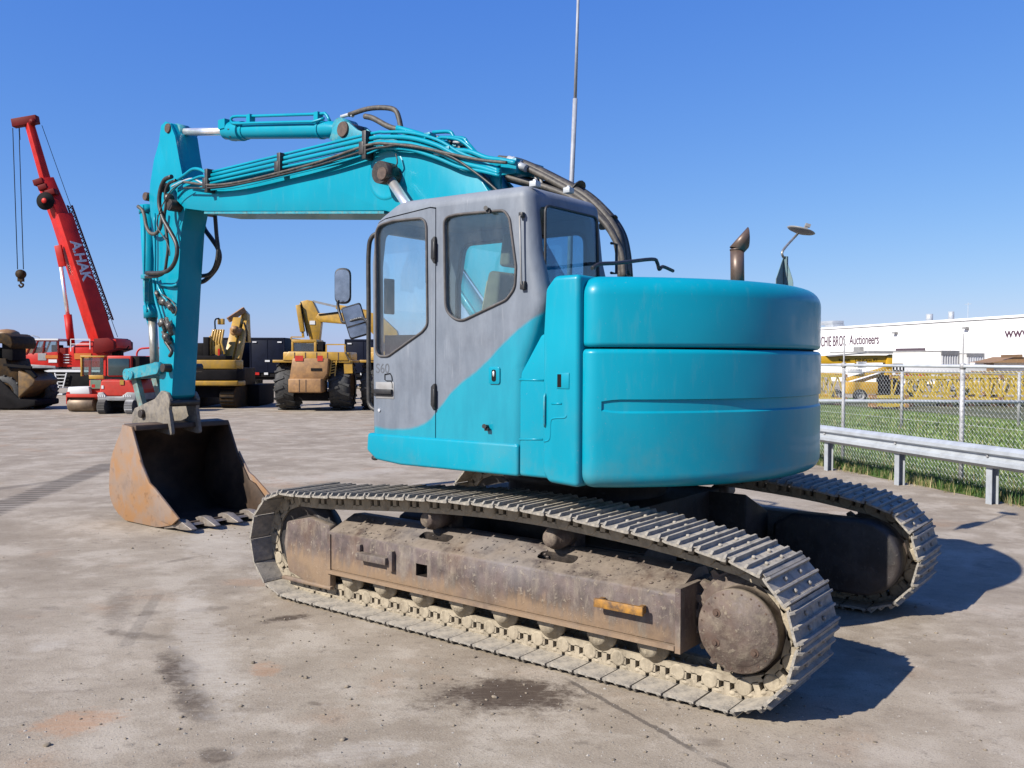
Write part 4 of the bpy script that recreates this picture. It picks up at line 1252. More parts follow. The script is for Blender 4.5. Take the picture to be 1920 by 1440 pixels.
# ---- bucket cylinder on the front of the stick
c0 = onY(281, 372, BY); 
bx0 = onY(277, 385, BY); bx1 = onY(284, 592, BY); rd1 = onY(293, 702, BY)
dd = (rd1-bx0).normalized()
bx1 = bx0+dd*(bx1-bx0).length; rd1 = bx0+dd*(rd1-bx0).length
shift = Vector((0.02, 0, 0))
mb = MB(); mb.tube([bx0+shift, bx1+shift], 0.085, 22); mb.tube([bx1+shift-dd*0.12, bx1+shift+dd*0.03], 0.10, 22); mb.tube([bx0+shift+dd*0.02, bx0+shift+dd*0.10], 0.095, 20)
bc = mb.build('bucket_cylinder', M['teal'], EX)
MB().tube([bx1+shift, rd1+shift], 0.052, 18).build('bucket_cylinder_rod', M['rod'], EX)
pin(271, 368, 0.06, 0.05, 0.3, 'pin', y1=2*BY-0.06)
mb = MB()
o3 = Vector((0.10, 0.03, 0))
mb.tube(catmull([bx0+dd*0.2+o3, bx0+dd*0.6+o3, bx1-dd*0.05+o3, bx1+dd*0.12+Vector((0.06, 0.02, 0))], 3), 0.016, 8); mb.build('cylinder_pipe', M['teal'], bc)
pipe([(268, 385), (271, 440), (270, 520), (271, 560), (276, 585)], 0.0, 0.014, 'teal')
pipe([(290, 400), (291, 470), (291, 540), (300, 570)], 0.06, 0.013, 'teal')
# ---- linkage
bpin = onY(318, 752, SN)    # bucket pivot at the stick tip
lk0 = onY(303, 690, SN)
lk1 = onY(248, 702, SN)
bk1 = onY(296, 768, SN)
mb = MB()
for s in (1, -1):
    Y = BY+s*0.20
    a = Vector((lk0.x, Y, lk0.z)); b = Vector((lk1.x, Y, lk1.z))
    mb.bar(a, b, 0.05, 0.13, (0, 0, 1)); 
    mb.tube([(a.x, Y-0.034, a.z), (a.x, Y+0.034, a.z)], 0.070, 16); mb.tube([(b.x, Y-0.034, b.z), (b.x, Y+0.034, b.z)], 0.070, 16)
mb.build('tipping_link', M['tealworn'], EX)
bkpin = onY(262, 792, SN)
mb = MB()
for s in (1, -1):
    Y = BY+s*0.13
    a = Vector((lk1.x-0.03, Y, lk1.z-0.02)); b = Vector((bkpin.x-0.12, Y, bkpin.z+0.02))
    mb.bar(a, b, 0.06, 0.10, (1, 0, 0)); mb.tube([(b.x, Y-0.038, b.z), (b.x, Y+0.038, b.z)], 0.065, 14)
M['linkpale'] = simple('scuffed_pale_link_paint', (0.16, 0.33, 0.32), 0.6, 0, 0.3, 6, 0.8, (0.20, 0.17, 0.13))
mb.build('bucket_link', M['linkpale'], EX)
pin(244, 703, 0.13, 0.045, 0.5, 'tealworn', y1=2*BY-0.13)
pin(304, 690, 0.13, 0.05, 0.5, 'grease', y1=2*BY-0.13)
pin(262, 776, 0.12, 0.05, 0.5, 'grease', y1=2*BY-0.12)
pin(316, 756, 0.07, 0.042, 0.5, 'grease', y1=2*BY-0.07)
# ---- bucket
YL, YR = 0.50, -0.76
bk = bk_px = [(229, 796), (246, 801), (254, 830), (265, 870), (280, 907), (286, 922), (297, 930), (320, 966), (326, 984), (284, 990), (247, 984), (217, 957), (205, 922), (207, 865), (217, 832), (225, 812)]
BP = P2(bk, YL)
# keep the floor on the ground
BP = BP[:9]+[(p.x, p.y) for p in catmull([(x, z, 0) for x, z in BP[8:]+[BP[0]]], 5)][1:-1]
BP = [(x, max(z, 0.012)) for x, z in BP]
lip = BP[7]; 
openp = BP[1:9]; back = BP[8:]+[BP[0]]
def plate(mb, prof, y0, y1): mb.prism(prof, y0, y1)
mb = MB(); plate(mb, BP, YL, YL-0.028)
bucket_side = mb
bucket = mb.build('bucket', M['bucket'], EX, bevel=0.004)
BPR = [(x, z) for x, z in BP]
mb = MB(); plate(mb, BPR, YR+0.028, YR); mb.build('bucket_side', M['bucketshade'], bucket, bevel=0.004)  # far cheek takes the copy with shade in its colour
# curved shell between the cheeks
sh = [Vector((x, 0, z)) for x, z in ([BP[8]]+BP[9:]+[BP[0], BP[1]])]
cx_ = sum(p.x for p in sh)/len(sh); cz_ = sum(p.z for p in sh)/len(sh)
mb = MB(); n = len(sh); vs = []
for i, p in enumerate(sh):
    vs += [(p.x, YL-0.028, p.z), (p.x, YR+0.028, p.z)]
fs = [(2*i, 2*i+1, 2*i+3, 2*i+2) for i in range(n-1)]
mb.smooth = True; mb.add(vs, fs)
shell = mb.build('bucket_shell', M['bucketshade'], bucket)
md = shell.modifiers.new('s', 'SOLIDIFY'); md.thickness = 0.02; md.offset = 0; finish(shell)
# side cutters at the cheeks (rusty wings, without the painted shade)
for Y in (YL+0.006, YR-0.006):
    mb = MB()
    w = P2([(262, 862), (280, 905), (290, 915), (335, 972), (322, 984), (300, 975), (272, 930)], YL)
    mb.prism([(x-0.02, max(z, .02)) for x, z in w], Y-0.012, Y+0.012); mb.build('side_cutter', M['bucket'], bucket, bevel=0.003)
# lip and teeth
lx, lz = BP[8]; 
mb = MB(); mb.prism([(lx+0.22, 0.010), (lx+0.22, 0.045), (lx-0.06, 0.075), (lx-0.08, 0.055)], YL-0.02, YR+0.02); mb.build('cutting_lip', M['tooth'], bucket)
for k in range(5):
    Y = YL-0.07-k*0.283
    mb = MB(); w = 0.046
    xs = [lx+0.10, lx+0.02, lx-0.08, lx-0.19, lx-0.27]
    hs = [(0.05, 0.10), (0.035, 0.125), (0.03, 0.125), (0.035, 0.085), (0.045, 0.055)]
    ws = [w*0.8, w, w, w*0.9, w*0.75]
    vs = []
    for x, (z0, z1), ww in zip(xs, hs, ws): vs += [(x, Y-ww, z0), (x, Y+ww, z0), (x, Y+ww, z1), (x, Y-ww, z1)]
    fs = [(0, 3, 2, 1)]+[(4*(len(xs)-1)+j for j in range(4))]
    fs = [(0, 3, 2, 1), tuple(4*(len(xs)-1)+j for j in range(4))]
    for i in range(len(xs)-1):
        a = 4*i; b = a+4
        for j in range(4): fs.append((a+j, a+(j+1) % 4, b+(j+1) % 4, b+j))
    mb.add(vs, fs); t_ = mb.build('bucket_tooth', M['tooth'], bucket, bevel=0.012, seg=3)
# ears of the bucket
tp = onY(318, 752, SN); kp = onY(262, 776, SN)
M['ears'] = simple('grey_mud_caked_steel', (0.19, 0.17, 0.15), 0.7, 0.1, 0.35, 9, 0.7, (0.33, 0.28, 0.21), bump=0.6)
topz = BP[0][1]
for s in (1, -1):
    Y = BY+s*0.175
    ep = [(kp.x+0.10, topz-0.04), (kp.x+0.09, kp.z), (kp.x+0.03, kp.z+0.07), (tp.x+0.24, tp.z+0.02), (tp.x+0.10, tp.z+0.12), (tp.x-0.02, tp.z+0.10), (tp.x-0.08, tp.z+0.02), (tp.x-0.06, tp.z-0.10), (tp.x-0.12, topz-0.14)]
    mb = MB(); mb.prism(roundpoly(ep, 0.04), Y-0.022, Y+0.022); mb.build('bucket_ear', M['ears'], bucket, bevel=0.006)
mb = MB(); mb.prism([(BP[0][0]-0.01, topz-0.08), (BP[0][0]-0.04, topz-0.01), (BP[1][0]-0.04, topz+0.0), (BP[1][0]-0.05, topz-0.06)], YL-0.03, YR+0.03)
mb.build('bucket_top_beam', M['bucketshade'], bucket, bevel=0.01)
# ---- hoses on the stick
pipe([(322, 331), (308, 338), (300, 360), (299, 385), (306, 410), (318, 432), (330, 455), (332, 475), (326, 495), (314, 508), (296, 512), (275, 512)], 0.20, 0.024, 'hose', 'hydraulic_hose', seg=10)
pipe([(330, 338), (316, 345), (310, 362), (311, 385), (308, 408), (312, 436), (315, 462), (312, 490), (308, 510), (295, 518), (273, 519)], 0.17, 0.017, 'hose', 'hydraulic_hose')
pipe([(343, 341), (322, 356), (308, 378), (299, 398), (294, 420), (300, 435), (312, 452), (318, 470), (318, 480)], 0.23, 0.006, 'hosedust', 'hydraulic_hose')
pipe([(259, 387), (267, 394), (271, 405), (275, 425), (282, 437), (292, 438), (300, 428), (303, 412), (305, 396)], 0.10, 0.021, 'hosedust', 'hydraulic_hose', seg=10)
pipe([(382, 395), (382, 425), (397, 448), (408, 465), (412, 482), (407, 500), (396, 515), (384, 526), (374, 530)], -0.42, 0.027, 'hose', 'hydraulic_hose', seg=10)
pipe([(403, 400), (406, 440), (409, 470), (404, 498), (393, 514), (374, 518)], -0.36, 0.024, 'hose', 'hydraulic_hose', seg=10)
mb = MB()
for (x, y, Y) in ((317, 372, 0.19), (309, 352, 0.18)):
    mb.sphere(onY(x, y, Y-0.05), 0.06, 10)
mb.build('hose_guard', M['grease'], stick)
# valve cluster and hose ends on the stick side
mb = MB()
for (x0, y0, x1, y1, r) in ((298, 558, 318, 574, .032), (314, 566, 326, 586, .028), (300, 590, 310, 622, .030), (312, 596, 322, 628, .030), (306, 622, 318, 644, .034), (290, 542, 300, 562, .022)):
    p = onY(x0, y0, SN+0.05); q = onY(x1, y1, SN+0.06); d_ = q-p
    mb.tube([p, p+d_*0.3, p+d_*0.31, p+d_*0.62, p+d_*0.63, q], [r*0.7, r*0.7, r*1.25, r*1.25, r*0.8, r*0.8], 8)
mb.build('valve_block', M['valve'], stick)
mb = MB()
for (x, y, s_) in ((304, 566, .06), (312, 606, .055), (303, 608, .05), (314, 634, .06)):
    p = onY(x, y, SN+0.03); mb.box(p, (s_, 0.07, s_*1.2), Matrix.Rotation(0.7, 3, 'Y'))
mb.build('valve_body', M['grease'], stick, bevel=0.008)
pipe([(303, 552), (320, 562), (331, 578), (328, 592)], 0.10, 0.007, 'hosedust', 'hydraulic_hose')
pipe([(310, 640), (318, 652), (322, 660), (318, 668)], 0.09, 0.020, 'hose', 'hydraulic_hose')
pipe([(296, 530), (306, 534), (322, 536), (333, 533)], 0.07, 0.016, 'teal')
# dark hoses tangled over the crest of the boom
for L, Y, r in (([(800, 258), (830, 266), (862, 280), (900, 298), (935, 303)], -0.12, 0.016), ([(806, 266), (840, 272), (876, 288), (915, 302), (950, 304)], -0.05, 0.014),
                ([(850, 262), (872, 272), (896, 290), (925, 306), (950, 332)], -0.16, 0.018), ([(838, 284), (866, 290), (890, 302), (905, 320)], 0.03, 0.010), ([(742, 288), (745, 305), (738, 318), (730, 326)], 0.17, 0.006)):
    pipe(L, Y, r, 'hose', 'hydraulic_hose')
mb = MB()
for (x, y, Y, s_) in ((860, 282, 0.02, .05), (884, 290, 0.02, .05), (905, 302, -0.02, .045), (820, 262, 0.04, .045), (842, 268, -0.03, .05)):
    mb.box(onY(x, y, Y), (s_*1.5, s_, s_*0.8), Matrix.Rotation(0.5, 3, 'Y'))
mb.build('hose_clamp', M['grease'], boom, bevel=0.006)
pipe([(292, 520), (300, 545), (318, 572), (322, 580)], 0.08, 0.016, 'teal')
pipe([(288, 520), (292, 560), (300, 590), (306, 615)], 0.09, 0.018, 'teal')
mb = MB(); a = onY(279, 514, 0.0); mb.box(a+Vector((0, 0, -0.03)), (0.16, 0.12, 0.05)); mb.box(a+Vector((0.06, 0, -0.18)), (0.03, 0.06, 0.28)); mb.build('stick_bracket', M['tealworn'], stick, bevel=0.005)
# ================================================================== SETTING: ground
def ground_mat():
    t = NT('dusty_concrete_yard'); c = t.coord('Object'); s = t.sep(c)
    n1 = t.noise(c, 0.35, 6, 0.62); n2 = t.noise(c, 1.6, 8, 0.66); n3 = t.noise(c, 9, 8, 0.7); n4 = t.noise(c, 70, 4, 0.65)
    b = t.mix(t.ss(n1, 0.38, 0.62), (0.315, 0.272, 0.222), (0.385, 0.340, 0.284))
    b = t.mix(t.math('MULTIPLY', t.ss(n2, 0.48, 0.62), 0.85), b, (0.47, 0.425, 0.37))
    b = t.mix(t.math('MULTIPLY', t.ss(n2, 0.50, 0.33), 0.5), b, (0.235, 0.195, 0.155))
    st1 = t.noise(t.mapping(t.mapping(c, rot=(0, 0, -ANG-0.1)), (0.9, 2.2, 1)), 1.5, 10, 0.72)
    b = t.mix(t.math('MULTIPLY', t.ss(st1, 0.52, 0.66), 0.5), b, (0.47, 0.43, 0.375))
    b = t.mix(t.math('MULTIPLY', t.ss(st1, 0.47, 0.34), 0.45), b, (0.215, 0.178, 0.142))
    # rusty tint patches
    nr = t.noise(t.mapping(c, (1, 1, 1), (31, 7, 0)), 0.8, 5, 0.6)
    b = t.mix(t.math('MULTIPLY', t.ss(nr, 0.56, 0.70), 0.5), b, (0.36, 0.235, 0.15))
    b = t.mix(t.math('MULTIPLY', t.ss(n3, 0.55, 0.70), 0.65), b, (0.17, 0.147, 0.125))
    b = t.mix(t.math('MULTIPLY', t.ss(n3, 0.43, 0.28), 0.45), b, (0.44, 0.41, 0.38))
    grit = t.voro(c, 60); 
    b = t.mix(t.math('MULTIPLY', t.ss(grit, 0.22, 0.10), t.ss(t.noise(c, 5, 2), 0.42, 0.6, 0, 0.55)), b, (0.55, 0.52, 0.48))
    b = t.mix(t.math('MULTIPLY', t.ss(n4, 0.55, 0.70), 0.55), b, (0.13, 0.105, 0.085))
    n6 = t.noise(c, 110, 5, 0.8)
    b = t.mix(t.math('MULTIPLY', t.ss(n6, 0.53, 0.64), 0.6), b, (0.16, 0.135, 0.11))
    b = t.mix(t.math('MULTIPLY', t.ss(n6, 0.45, 0.34), 0.5), b, (0.52, 0.48, 0.42))
    ck = t.voro(t.node('ShaderNodeVectorMath', operation='ADD').outputs[0], 0.5) if False else None
    b = t.mix(t.math('MULTIPLY', t.ss(n4, 0.42, 0.30), 0.3), b, (0.46, 0.43, 0.4))
    # slab joints (long thin lines)
    n5 = t.noise(t.mapping(t.mapping(c, rot=(0, 0, -ANG-0.05)), (1.2, 6, 1)), 7, 8, 0.75)
    wob = t.math('MULTIPLY', t.math('SUBTRACT', t.noise(c, 3, 6, 0.75), 0.5), 2.6)
    wob2 = t.math('MULTIPLY', t.math('SUBTRACT', n3, 0.5), 2.0)
    wob3 = t.math('MULTIPLY', t.math('SUBTRACT', t.noise(t.mapping(c, (1, 1, 1), (0, 0, 3)), 30, 6, 0.75), 0.5), 0.9)
    stains = [  # end points in the photo, half width across in metres, strength, colour index
        ((825, 1310), (1085, 1298), 0.24, 1.0, 0), ((860, 1295), (1050, 1305), 0.17, 1.0, 0), ((485, 1165), (582, 1155), 0.075, 1.0, 0), ((355, 1145), (425, 1140), 0.065, 0.55, 0),
        ((326, 1222), (350, 1292), 0.10, 0.95, 0), ((345, 1280), (388, 1348), 0.09, 0.85, 0), ((190, 1184), (335, 1200), 0.06, 0.5, 0), ((232, 1110), (214, 1180), 0.09, 0.4, 0),
        ((80, 1139), (112, 1142), 0.05, 0.45, 0), ((388, 1405), (425, 1432), 0.06, 0.75, 0), ((305, 1056), (375, 1043), 0.05, 0.5, 0), ((575, 1316), (602, 1322), 0.025, 0.5, 0),
        ((255, 1150), (300, 1148), 0.06, 0.35, 0), ((60, 1375), (215, 1335), 0.14, 0.6, 1), ((470, 1255), (520, 1250), 0.12, 0.45, 1), ((420, 1090), (520, 1095), 0.12, 0.3, 1),
        ((350, 1110), (420, 1340), 0.16, 0.55, 2), ((560, 1120), (640, 1100), 0.2, 0.3, 2), ((40, 1215), (130, 1208), 0.12, 0.5, 2), ((500, 905), (760, 880), 0.4, 0.5, 2), ((380, 985), (440, 1060), 0.3, 0.4, 2),
        ((1290, 1385), (1350, 1395), 0.05, 0.4, 0), ((1825, 1060), (1860, 1062), 0.12, 0.4, 0), ((1600, 1215), (1640, 1225), 0.03, 0.4, 0), ((600, 1420), (760, 1400), 0.12, 0.45, 2)]
    cols = [(0.085, 0.064, 0.050), (0.42, 0.235, 0.13), (0.52, 0.49, 0.455)]
    for (pa_, pb2, d, st, ci) in stains:
        A = onZ(*pa_); B = onZ(*pb2); g = (A+B)/2; dv = B-A; a = max(dv.length/2, 0.03); ang = atan2(dv.y, dv.x)
        n = t.node('ShaderNodeVectorMath', operation='SUBTRACT'); t.inp(n.inputs[0], c); n.inputs[1].default_value = (g.x, g.y, 0)
        mp = t.node('ShaderNodeMapping', vector_type='POINT'); t.inp(mp.inputs[0], n.outputs[0]); mp.inputs['Rotation'].default_value = (0, 0, -ang)
        q = t.sep(mp.outputs[0])
        e = t.math('SQRT', t.math('ADD', t.math('POWER', t.math('ABSOLUTE', t.math('DIVIDE', q[0], a)), 2.0), t.math('POWER', t.math('ABSOLUTE', t.math('DIVIDE', q[1], d)), 2.0)))
        e = t.math('ADD', t.math('ADD', e, wob), t.math('ADD', wob2, wob3))
        f = t.math('MULTIPLY', t.math('MULTIPLY', t.ss(e, 1.40, 0.5), t.ss(n5, 0.36, 0.54, 0.55 if st >= 0.6 else 0.25, 1.0)), st)
        b = t.mix(f, b, cols[ci])
    # whole yard: warm dust balance
    b = t.mix(1.0, b, (1.17, 1.115, 1.02), 'MULTIPLY')
    # tyre / track smear strips from the left edge
    def strip(p0, p1, hw, st, b, colr=(0.07, 0.058, 0.05), ribs=False):
        A = onZ(*p0); B = onZ(*p1); dv = (B-A); L = dv.length; ang = atan2(dv.y, dv.x)
        n = t.node('ShaderNodeVectorMath', operation='SUBTRACT'); t.inp(n.inputs[0], c); n.inputs[1].default_value = (A.x, A.y, 0)
        mp = t.node('ShaderNodeMapping', vector_type='POINT'); t.inp(mp.inputs[0], n.outputs[0]); mp.inputs['Rotation'].default_value = (0, 0, -ang)
        q = t.sep(mp.outputs[0])
        e = t.math('DIVIDE', t.math('ABSOLUTE', t.math('ADD', q[1], t.math('MULTIPLY', wob, 0.05 if hw < 0.05 else 0.25*hw))), hw)
        f = t.ss(t.math('ADD', e, t.math('MULTIPLY', wob2, 0.6)), 1.1, 0.6)
        f = t.math('MULTIPLY', f, t.math('MULTIPLY', t.ss(q[0], -0.05, 0.1), t.ss(q[0], L, L-0.15)))
        if ribs: f = t.math('MULTIPLY', f, t.ss(t.math('SINE', t.math('MULTIPLY', q[0], 34.0)), -0.6, 0.3, 0.45, 1.0))
        return t.mix(t.math('MULTIPLY', f, st), b, colr)
    b = strip((-150, 1010), (215, 868), 0.26, 0.70, b, ribs=True)
    b = strip((-100, 930), (120, 900), 0.12, 0.35, b)
    b = strip((1060, 1272), (1330, 1420), 0.018, 0.65, b)
    b = strip((1330, 1420), (1400, 1460), 0.018, 0.65, b)
    b = strip((300, 1110), (230, 1220), 0.05, 0.25, b)
    h = t.math('ADD', t.math('MULTIPLY', n3, 0.5), t.math('MULTIPLY', n4, 0.5))
    nb = t.bump(h, 0.8, 0.007)
    return t.pbr(b, 0.88, 0.0, nb, 0.0, 0.25)
GM = ground_mat()
mb = MB(); S = 900
mb.add([(-S, -S, 0), (S, -S, 0), (S, S, 0), (-S, S, 0)], [(0, 1, 2, 3)])
tag(mb.build('ground', GM), kind='structure')
# small stones on the yard
mb = MB()
rs = random.Random(5)
for i in range(2600):
    px = rs.uniform(-50, 1970); py = 850+(rs.random()**0.7)*640
    g = onZ(px, py)
    if (g-CAM).length > 16: continue
    s = rs.uniform(0.0018, 0.0055)*(1 if rs.random() < 0.9 else 2.0)
    a = rs.uniform(0, 6)
    vs = [(g.x+s*cos(a+k*1.57)*rs.uniform(.7, 1.2), g.y+s*sin(a+k*1.57)*rs.uniform(.7, 1.2), 0.0) for k in range(4)]+[(g.x, g.y, s*rs.uniform(0.5, 1.0))]
    mb.add(vs, [(0, 1, 4), (1, 2, 4), (2, 3, 4), (3, 0, 4)])
M['stone'] = simple('pale_grit', (0.36, 0.33, 0.29), 0.9, 0, 0.4, 40)
tag(mb.build('grit', M['stone']), kind='stuff')

# crumbs of dried mud lying near the tracks, the bucket and the main stain
mb = MB(); rs = random.Random(11)
for (px, py, sp_, n_) in ((950, 1300, 0.45, 60), (1200, 1330, 0.5, 70), (700, 1230, 0.6, 70), (350, 1010, 0.5, 50), (360, 1280, 0.35, 30), (1650, 1180, 0.7, 50), (1450, 1370, 0.4, 50), (500, 1160, 0.3, 20), (200, 1350, 0.4, 25)):
    g0 = onZ(px, py)
    for _ in range(n_):
        s_ = rs.uniform(0.003, 0.010)*(1.6 if rs.random() < 0.06 else 1); mb.sphere((g0.x+rs.gauss(0, sp_), g0.y+rs.gauss(0, sp_), s_*0.25), s_, 5, (rs.uniform(.7, 1.5), rs.uniform(.7, 1.5), rs.uniform(.4, .8)))
tag(mb.build('loose_dirt', simple('dry_mud_crumb', (0.27, 0.22, 0.16), 0.95, 0, 0.4, 30)), kind='stuff')
# ---- fence line
F0 = onZ(1580, 885); F0 = onZ(1580, 880)
G1 = onZ(1546, 882); G2 = onZ(1850, 945)
gd = (G2-G1); gd.z = 0; gd.normalize()          # guard rail runs toward the right edge
gn = Vector((-gd.y, gd.x, 0));
if gn.dot(FH) < 0: gn = -gn                      # away from the camera
def gpt(s, off=0.0, z=0.0): 
    p = G1+gd*s+gn*off; return Vector((p.x, p.y, z))
# grass field beyond
def grass_ground():
    t = NT('rough_grass_soil'); c = t.coord('Object')
    n1 = t.noise(c, 0.5, 6, 0.65); n2 = t.noise(c, 5, 6, 0.7)
    b = t.mix(t.ss(n1, 0.4, 0.6), (0.12, 0.185, 0.045), (0.18, 0.245, 0.07))
    b = t.mix(t.math('MULTIPLY', t.ss(n2, 0.5, 0.68), 0.55), b, (0.27, 0.27, 0.12))
    return t.pbr(b, 0.95, 0, t.bump(n2, 0.6, 0.03), 0, 0.1)
GGM = grass_ground()
DIRT = simple('dark_dirt_strip', (0.14, 0.125, 0.06), 0.95, 0, 0.45, 0.8, 0.8, (0.07, 0.10, 0.03))
def patch(name, corners, mat, z, kind='structure'):
    mb = MB(); mb.add([(p.x, p.y, z) for p in corners], [tuple(range(len(corners)))]); return tag(mb.build(name, mat), kind=kind)
# corridor: from just behind the guard rail to ~26 m beyond
L0, L1 = -26.0, 14.0
edge = [gpt(L0+(L1-L0)*k/80, 0.32+0.10*noise.noise(Vector((k*0.9, 3, 1)))) for k in range(81)]
patch('grass_field', edge+[gpt(L1, 24), gpt(L0, 24)], GGM, 0.006)
# grass blades + weeds
def blades(name, n, area, hmin, hmax, mats, w=0.006, seed=3):
    rs = random.Random(seed); mb = MB()
    for i in range(n):
        g = area(rs)
        if g is None: continue
        h = rs.uniform(hmin, hmax); a = rs.uniform(0, 2*pi); ln = rs.uniform(0.1, 0.7)*h
        d = Vector((cos(a), sin(a), 0)); sdx = Vector((-sin(a), cos(a), 0))*w*rs.uniform(.6, 1.5)
        mb.cur = rs.choice(range(len(mats))) if rs.random() < 0.5 else 0
        b0 = g; m_ = g+d*ln*0.35+Vector((0, 0, h*0.6)); t_ = g+d*ln+Vector((0, 0, h))
        mb.add([b0-sdx, b0+sdx, m_+sdx*0.7, m_-sdx*0.7, t_], [(0, 1, 2, 3), (3, 2, 4)])
    return mb.build(name, mats)
def leafmat(name, col):
    t = NT(name); c = t.coord('Object'); n = t.noise(c, 2.0, 3)
    b = t.mix(t.ss(n, 0.3, 0.7), tuple(x*0.7 for x in col), tuple(x*1.25 for x in col))
    p = t.node('ShaderNodeBsdfPrincipled'); t.inp(p.inputs['Base Color'], b); p.inputs['Roughness'].default_value = 0.6
    tr = t.node('ShaderNodeBsdfTranslucent'); t.inp(tr.inputs[0], b)
    mx = t.node('ShaderNodeMixShader'); mx.inputs[0].default_value = 0.35
    t.l.new(p.outputs[0], mx.inputs[1]); t.l.new(tr.outputs[0], mx.inputs[2]); t.l.new(mx.outputs[0], t.out.inputs[0]); return t.m
G_A = leafmat('fresh_green_blade', (0.15, 0.225, 0.05)); G_B = leafmat('yellow_green_blade', (0.27, 0.27, 0.10)); G_C = leafmat('dry_straw_blade', (0.33, 0.27, 0.13)); G_D = leafmat('dark_green_blade', (0.05, 0.11, 0.018))
def areaA(rs):
    s = rs.uniform(-9, 9); o = 0.30+abs(rs.gauss(0, 0.75))
    return gpt(s, o)
tag(blades('weeds', 26000, areaA, 0.05, 0.19, [G_D, G_A, G_B, G_C], 0.005, 3), kind='stuff')
def areaB(rs):
    s = rs.uniform(-10, 9); o = rs.uniform(0.15, 1.0); 
    if noise.noise(Vector((s*1.3, o*2, 0))) < -0.05: return None
    return gpt(s, o)
tag(blades('dry_grass', 7000, areaB, 0.04, 0.15, [G_C, G_B, G_C], 0.004, 4), kind='stuff')
def areaC(rs):
    s = rs.uniform(-14, 12); o = 1.2+rs.random()**0.8*11
    return gpt(s, o)
tag(blades('grass', 42000, areaC, 0.05, 0.16, [G_A, G_A, G_B], 0.012, 6), kind='stuff')
patch('dirt_strip', [gpt(-22, 13.5), gpt(14, 13.5), gpt(14, 24), gpt(-22, 24)], DIRT, 0.010)

# ---- guard rail
gr = thing('guard_rail', 'galvanised steel crash barrier on short posts in front of the chain link fence', 'guard rail', gpt(0), 0)
iv = Matrix.Translation(-gpt(0))
def rail_sec(off):  # W-beam profile (off, z)
    return [(0.0, 0.50), (-0.03, 0.515), (-0.075, 0.545), (-0.075, 0.585), (-0.02, 0.625), (-0.02, 0.655), (-0.075, 0.695), (-0.075, 0.735), (-0.03, 0.765), (0.0, 0.78)]
zt = lambda px, py: None
# beam height measured at two pixels
h_top = 0.752; h_bot = 0.475
sec = [(0.0, h_bot), (-0.03, h_bot+0.012), (-0.075, h_bot+0.045), (-0.075, h_bot+0.085), (-0.018, h_bot+0.125), (-0.018, h_bot+0.165), (-0.075, h_bot+0.192), (-0.075, h_bot+0.232), (-0.03, h_bot+0.265), (0.0, h_bot+0.277)]
mb = MB(iv); vs = []; fs = []
SS = [-7.0, -4.0, 0.0, 4.0, 8.0]
for s in SS:
    for o_, z in sec: vs.append(gpt(s, o_, z))
k = len(sec)
for i in range(len(SS)-1):
    for j in range(k-1): fs.append((i*k+j, i*k+j+1, (i+1)*k+j+1, (i+1)*k+j))
mb.add(vs, fs); bm_ = mb.build('beam', M['galv'], gr)
md = bm_.modifiers.new('s', 'SOLIDIFY'); md.thickness = 0.006; finish(bm_)
sp = [0.0]
for px, py in ((1676, 907), (1850, 945)):
    g = onZ(px, py); sp.append((g-G1).dot(gd))
stp = (sp[2]-sp[0])/2
for i in range(-3, 5):
    s = i*stp+0.02
    mb = MB(iv)
    for o_ in (0.03, 0.13): mb.M = iv; 
    a = gpt(s, 0.02); rotz = Matrix.Rotation(atan2(gd.y, gd.x), 3, 'Z')
    zc = (h_bot+0.27)/2
    mb.box(gpt(s, 0.012, zc), (0.10, 0.006, zc*2), rotz); mb.box(gpt(s, 0.112, zc), (0.10, 0.006, zc*2), rotz); mb.box(gpt(s-0.047, 0.062, zc), (0.006, 0.094, zc*2), rotz)
    mb.build('rail_post', M['galv'], gr)
mb = MB(iv)
for i in range(-3, 5):
    for z in (h_bot+0.145,): 
        p = gpt(i*stp+0.04, -0.02, z); mb.tube([p, p-gn*0.03], 0.016, 6)
mb.build('splice_bolt', M['galvdark'], gr)
# ---- chain link fence
FO = 0.95
s1 = None
def s_at(px, off):
    # intersection of the view column with the fence line
    d = ray(px, 700); d.z = 0
    # CAM + d*t = G1 + gd*s + gn*off
    w = G1+gn*off-CAM; w.z = 0
    det = d.x*(-gd.y)-d.y*(-gd.x)
    t_ = (w.x*(-gd.y)-w.y*(-gd.x))/det
    s = (d.x*w.y-d.y*w.x)/det
    return -s if False else (CAM+d*t_-G1-gn*off).dot(gd)
fa = s_at(1582, FO); fb = s_at(1805, FO)
fst = fb-fa
fz = 1.76
cf = thing('chain_link_fence', 'tall grey chain link fence with pipe posts and wire mesh behind the crash barrier', 'fence', gpt(fa, FO))
iv = Matrix.Translation(-gpt(fa, FO))
for i in range(-5, 4):
    s = fa+i*fst
    mb = MB(iv); mb.tube([gpt(s, FO, -0.02), gpt(s, FO, 1.72)], 0.036 if i == 1 else 0.03, 12); mb.tube([gpt(s, FO, 1.72), gpt(s, FO, 1.80), gpt(s, FO, 1.81)], [0.042, 0.042, 0.02], 12)
    pt = mb.build('fence_post', M['galvdark'], cf)
    mb = MB(iv); mb.bar(gpt(s, FO, 1.78), gpt(s+0.005, FO, 2.24), 0.022, 0.022); mb.build('barb_arm', M['galvdark'], pt)
sA, sB = fa-5*fst, fa+3*fst
mb = MB(iv); mb.tube([gpt(sA, FO, fz), gpt(sB, FO, fz)], 0.024, 10); mb.build('top_rail', M['galv'], cf)
mb = MB(iv)
for z in (fz-0.10, 0.9, 0.05): mb.tube([gpt(sA, FO-0.03, z), gpt(sB, FO-0.03, z)], 0.0022, 4)
mb.build('tension_wire', M['galv'], cf)
mb = MB(iv)
step = 0.078; H = fz-0.02; s0_, s1_ = fa-2.6*fst, fa+2.6*fst
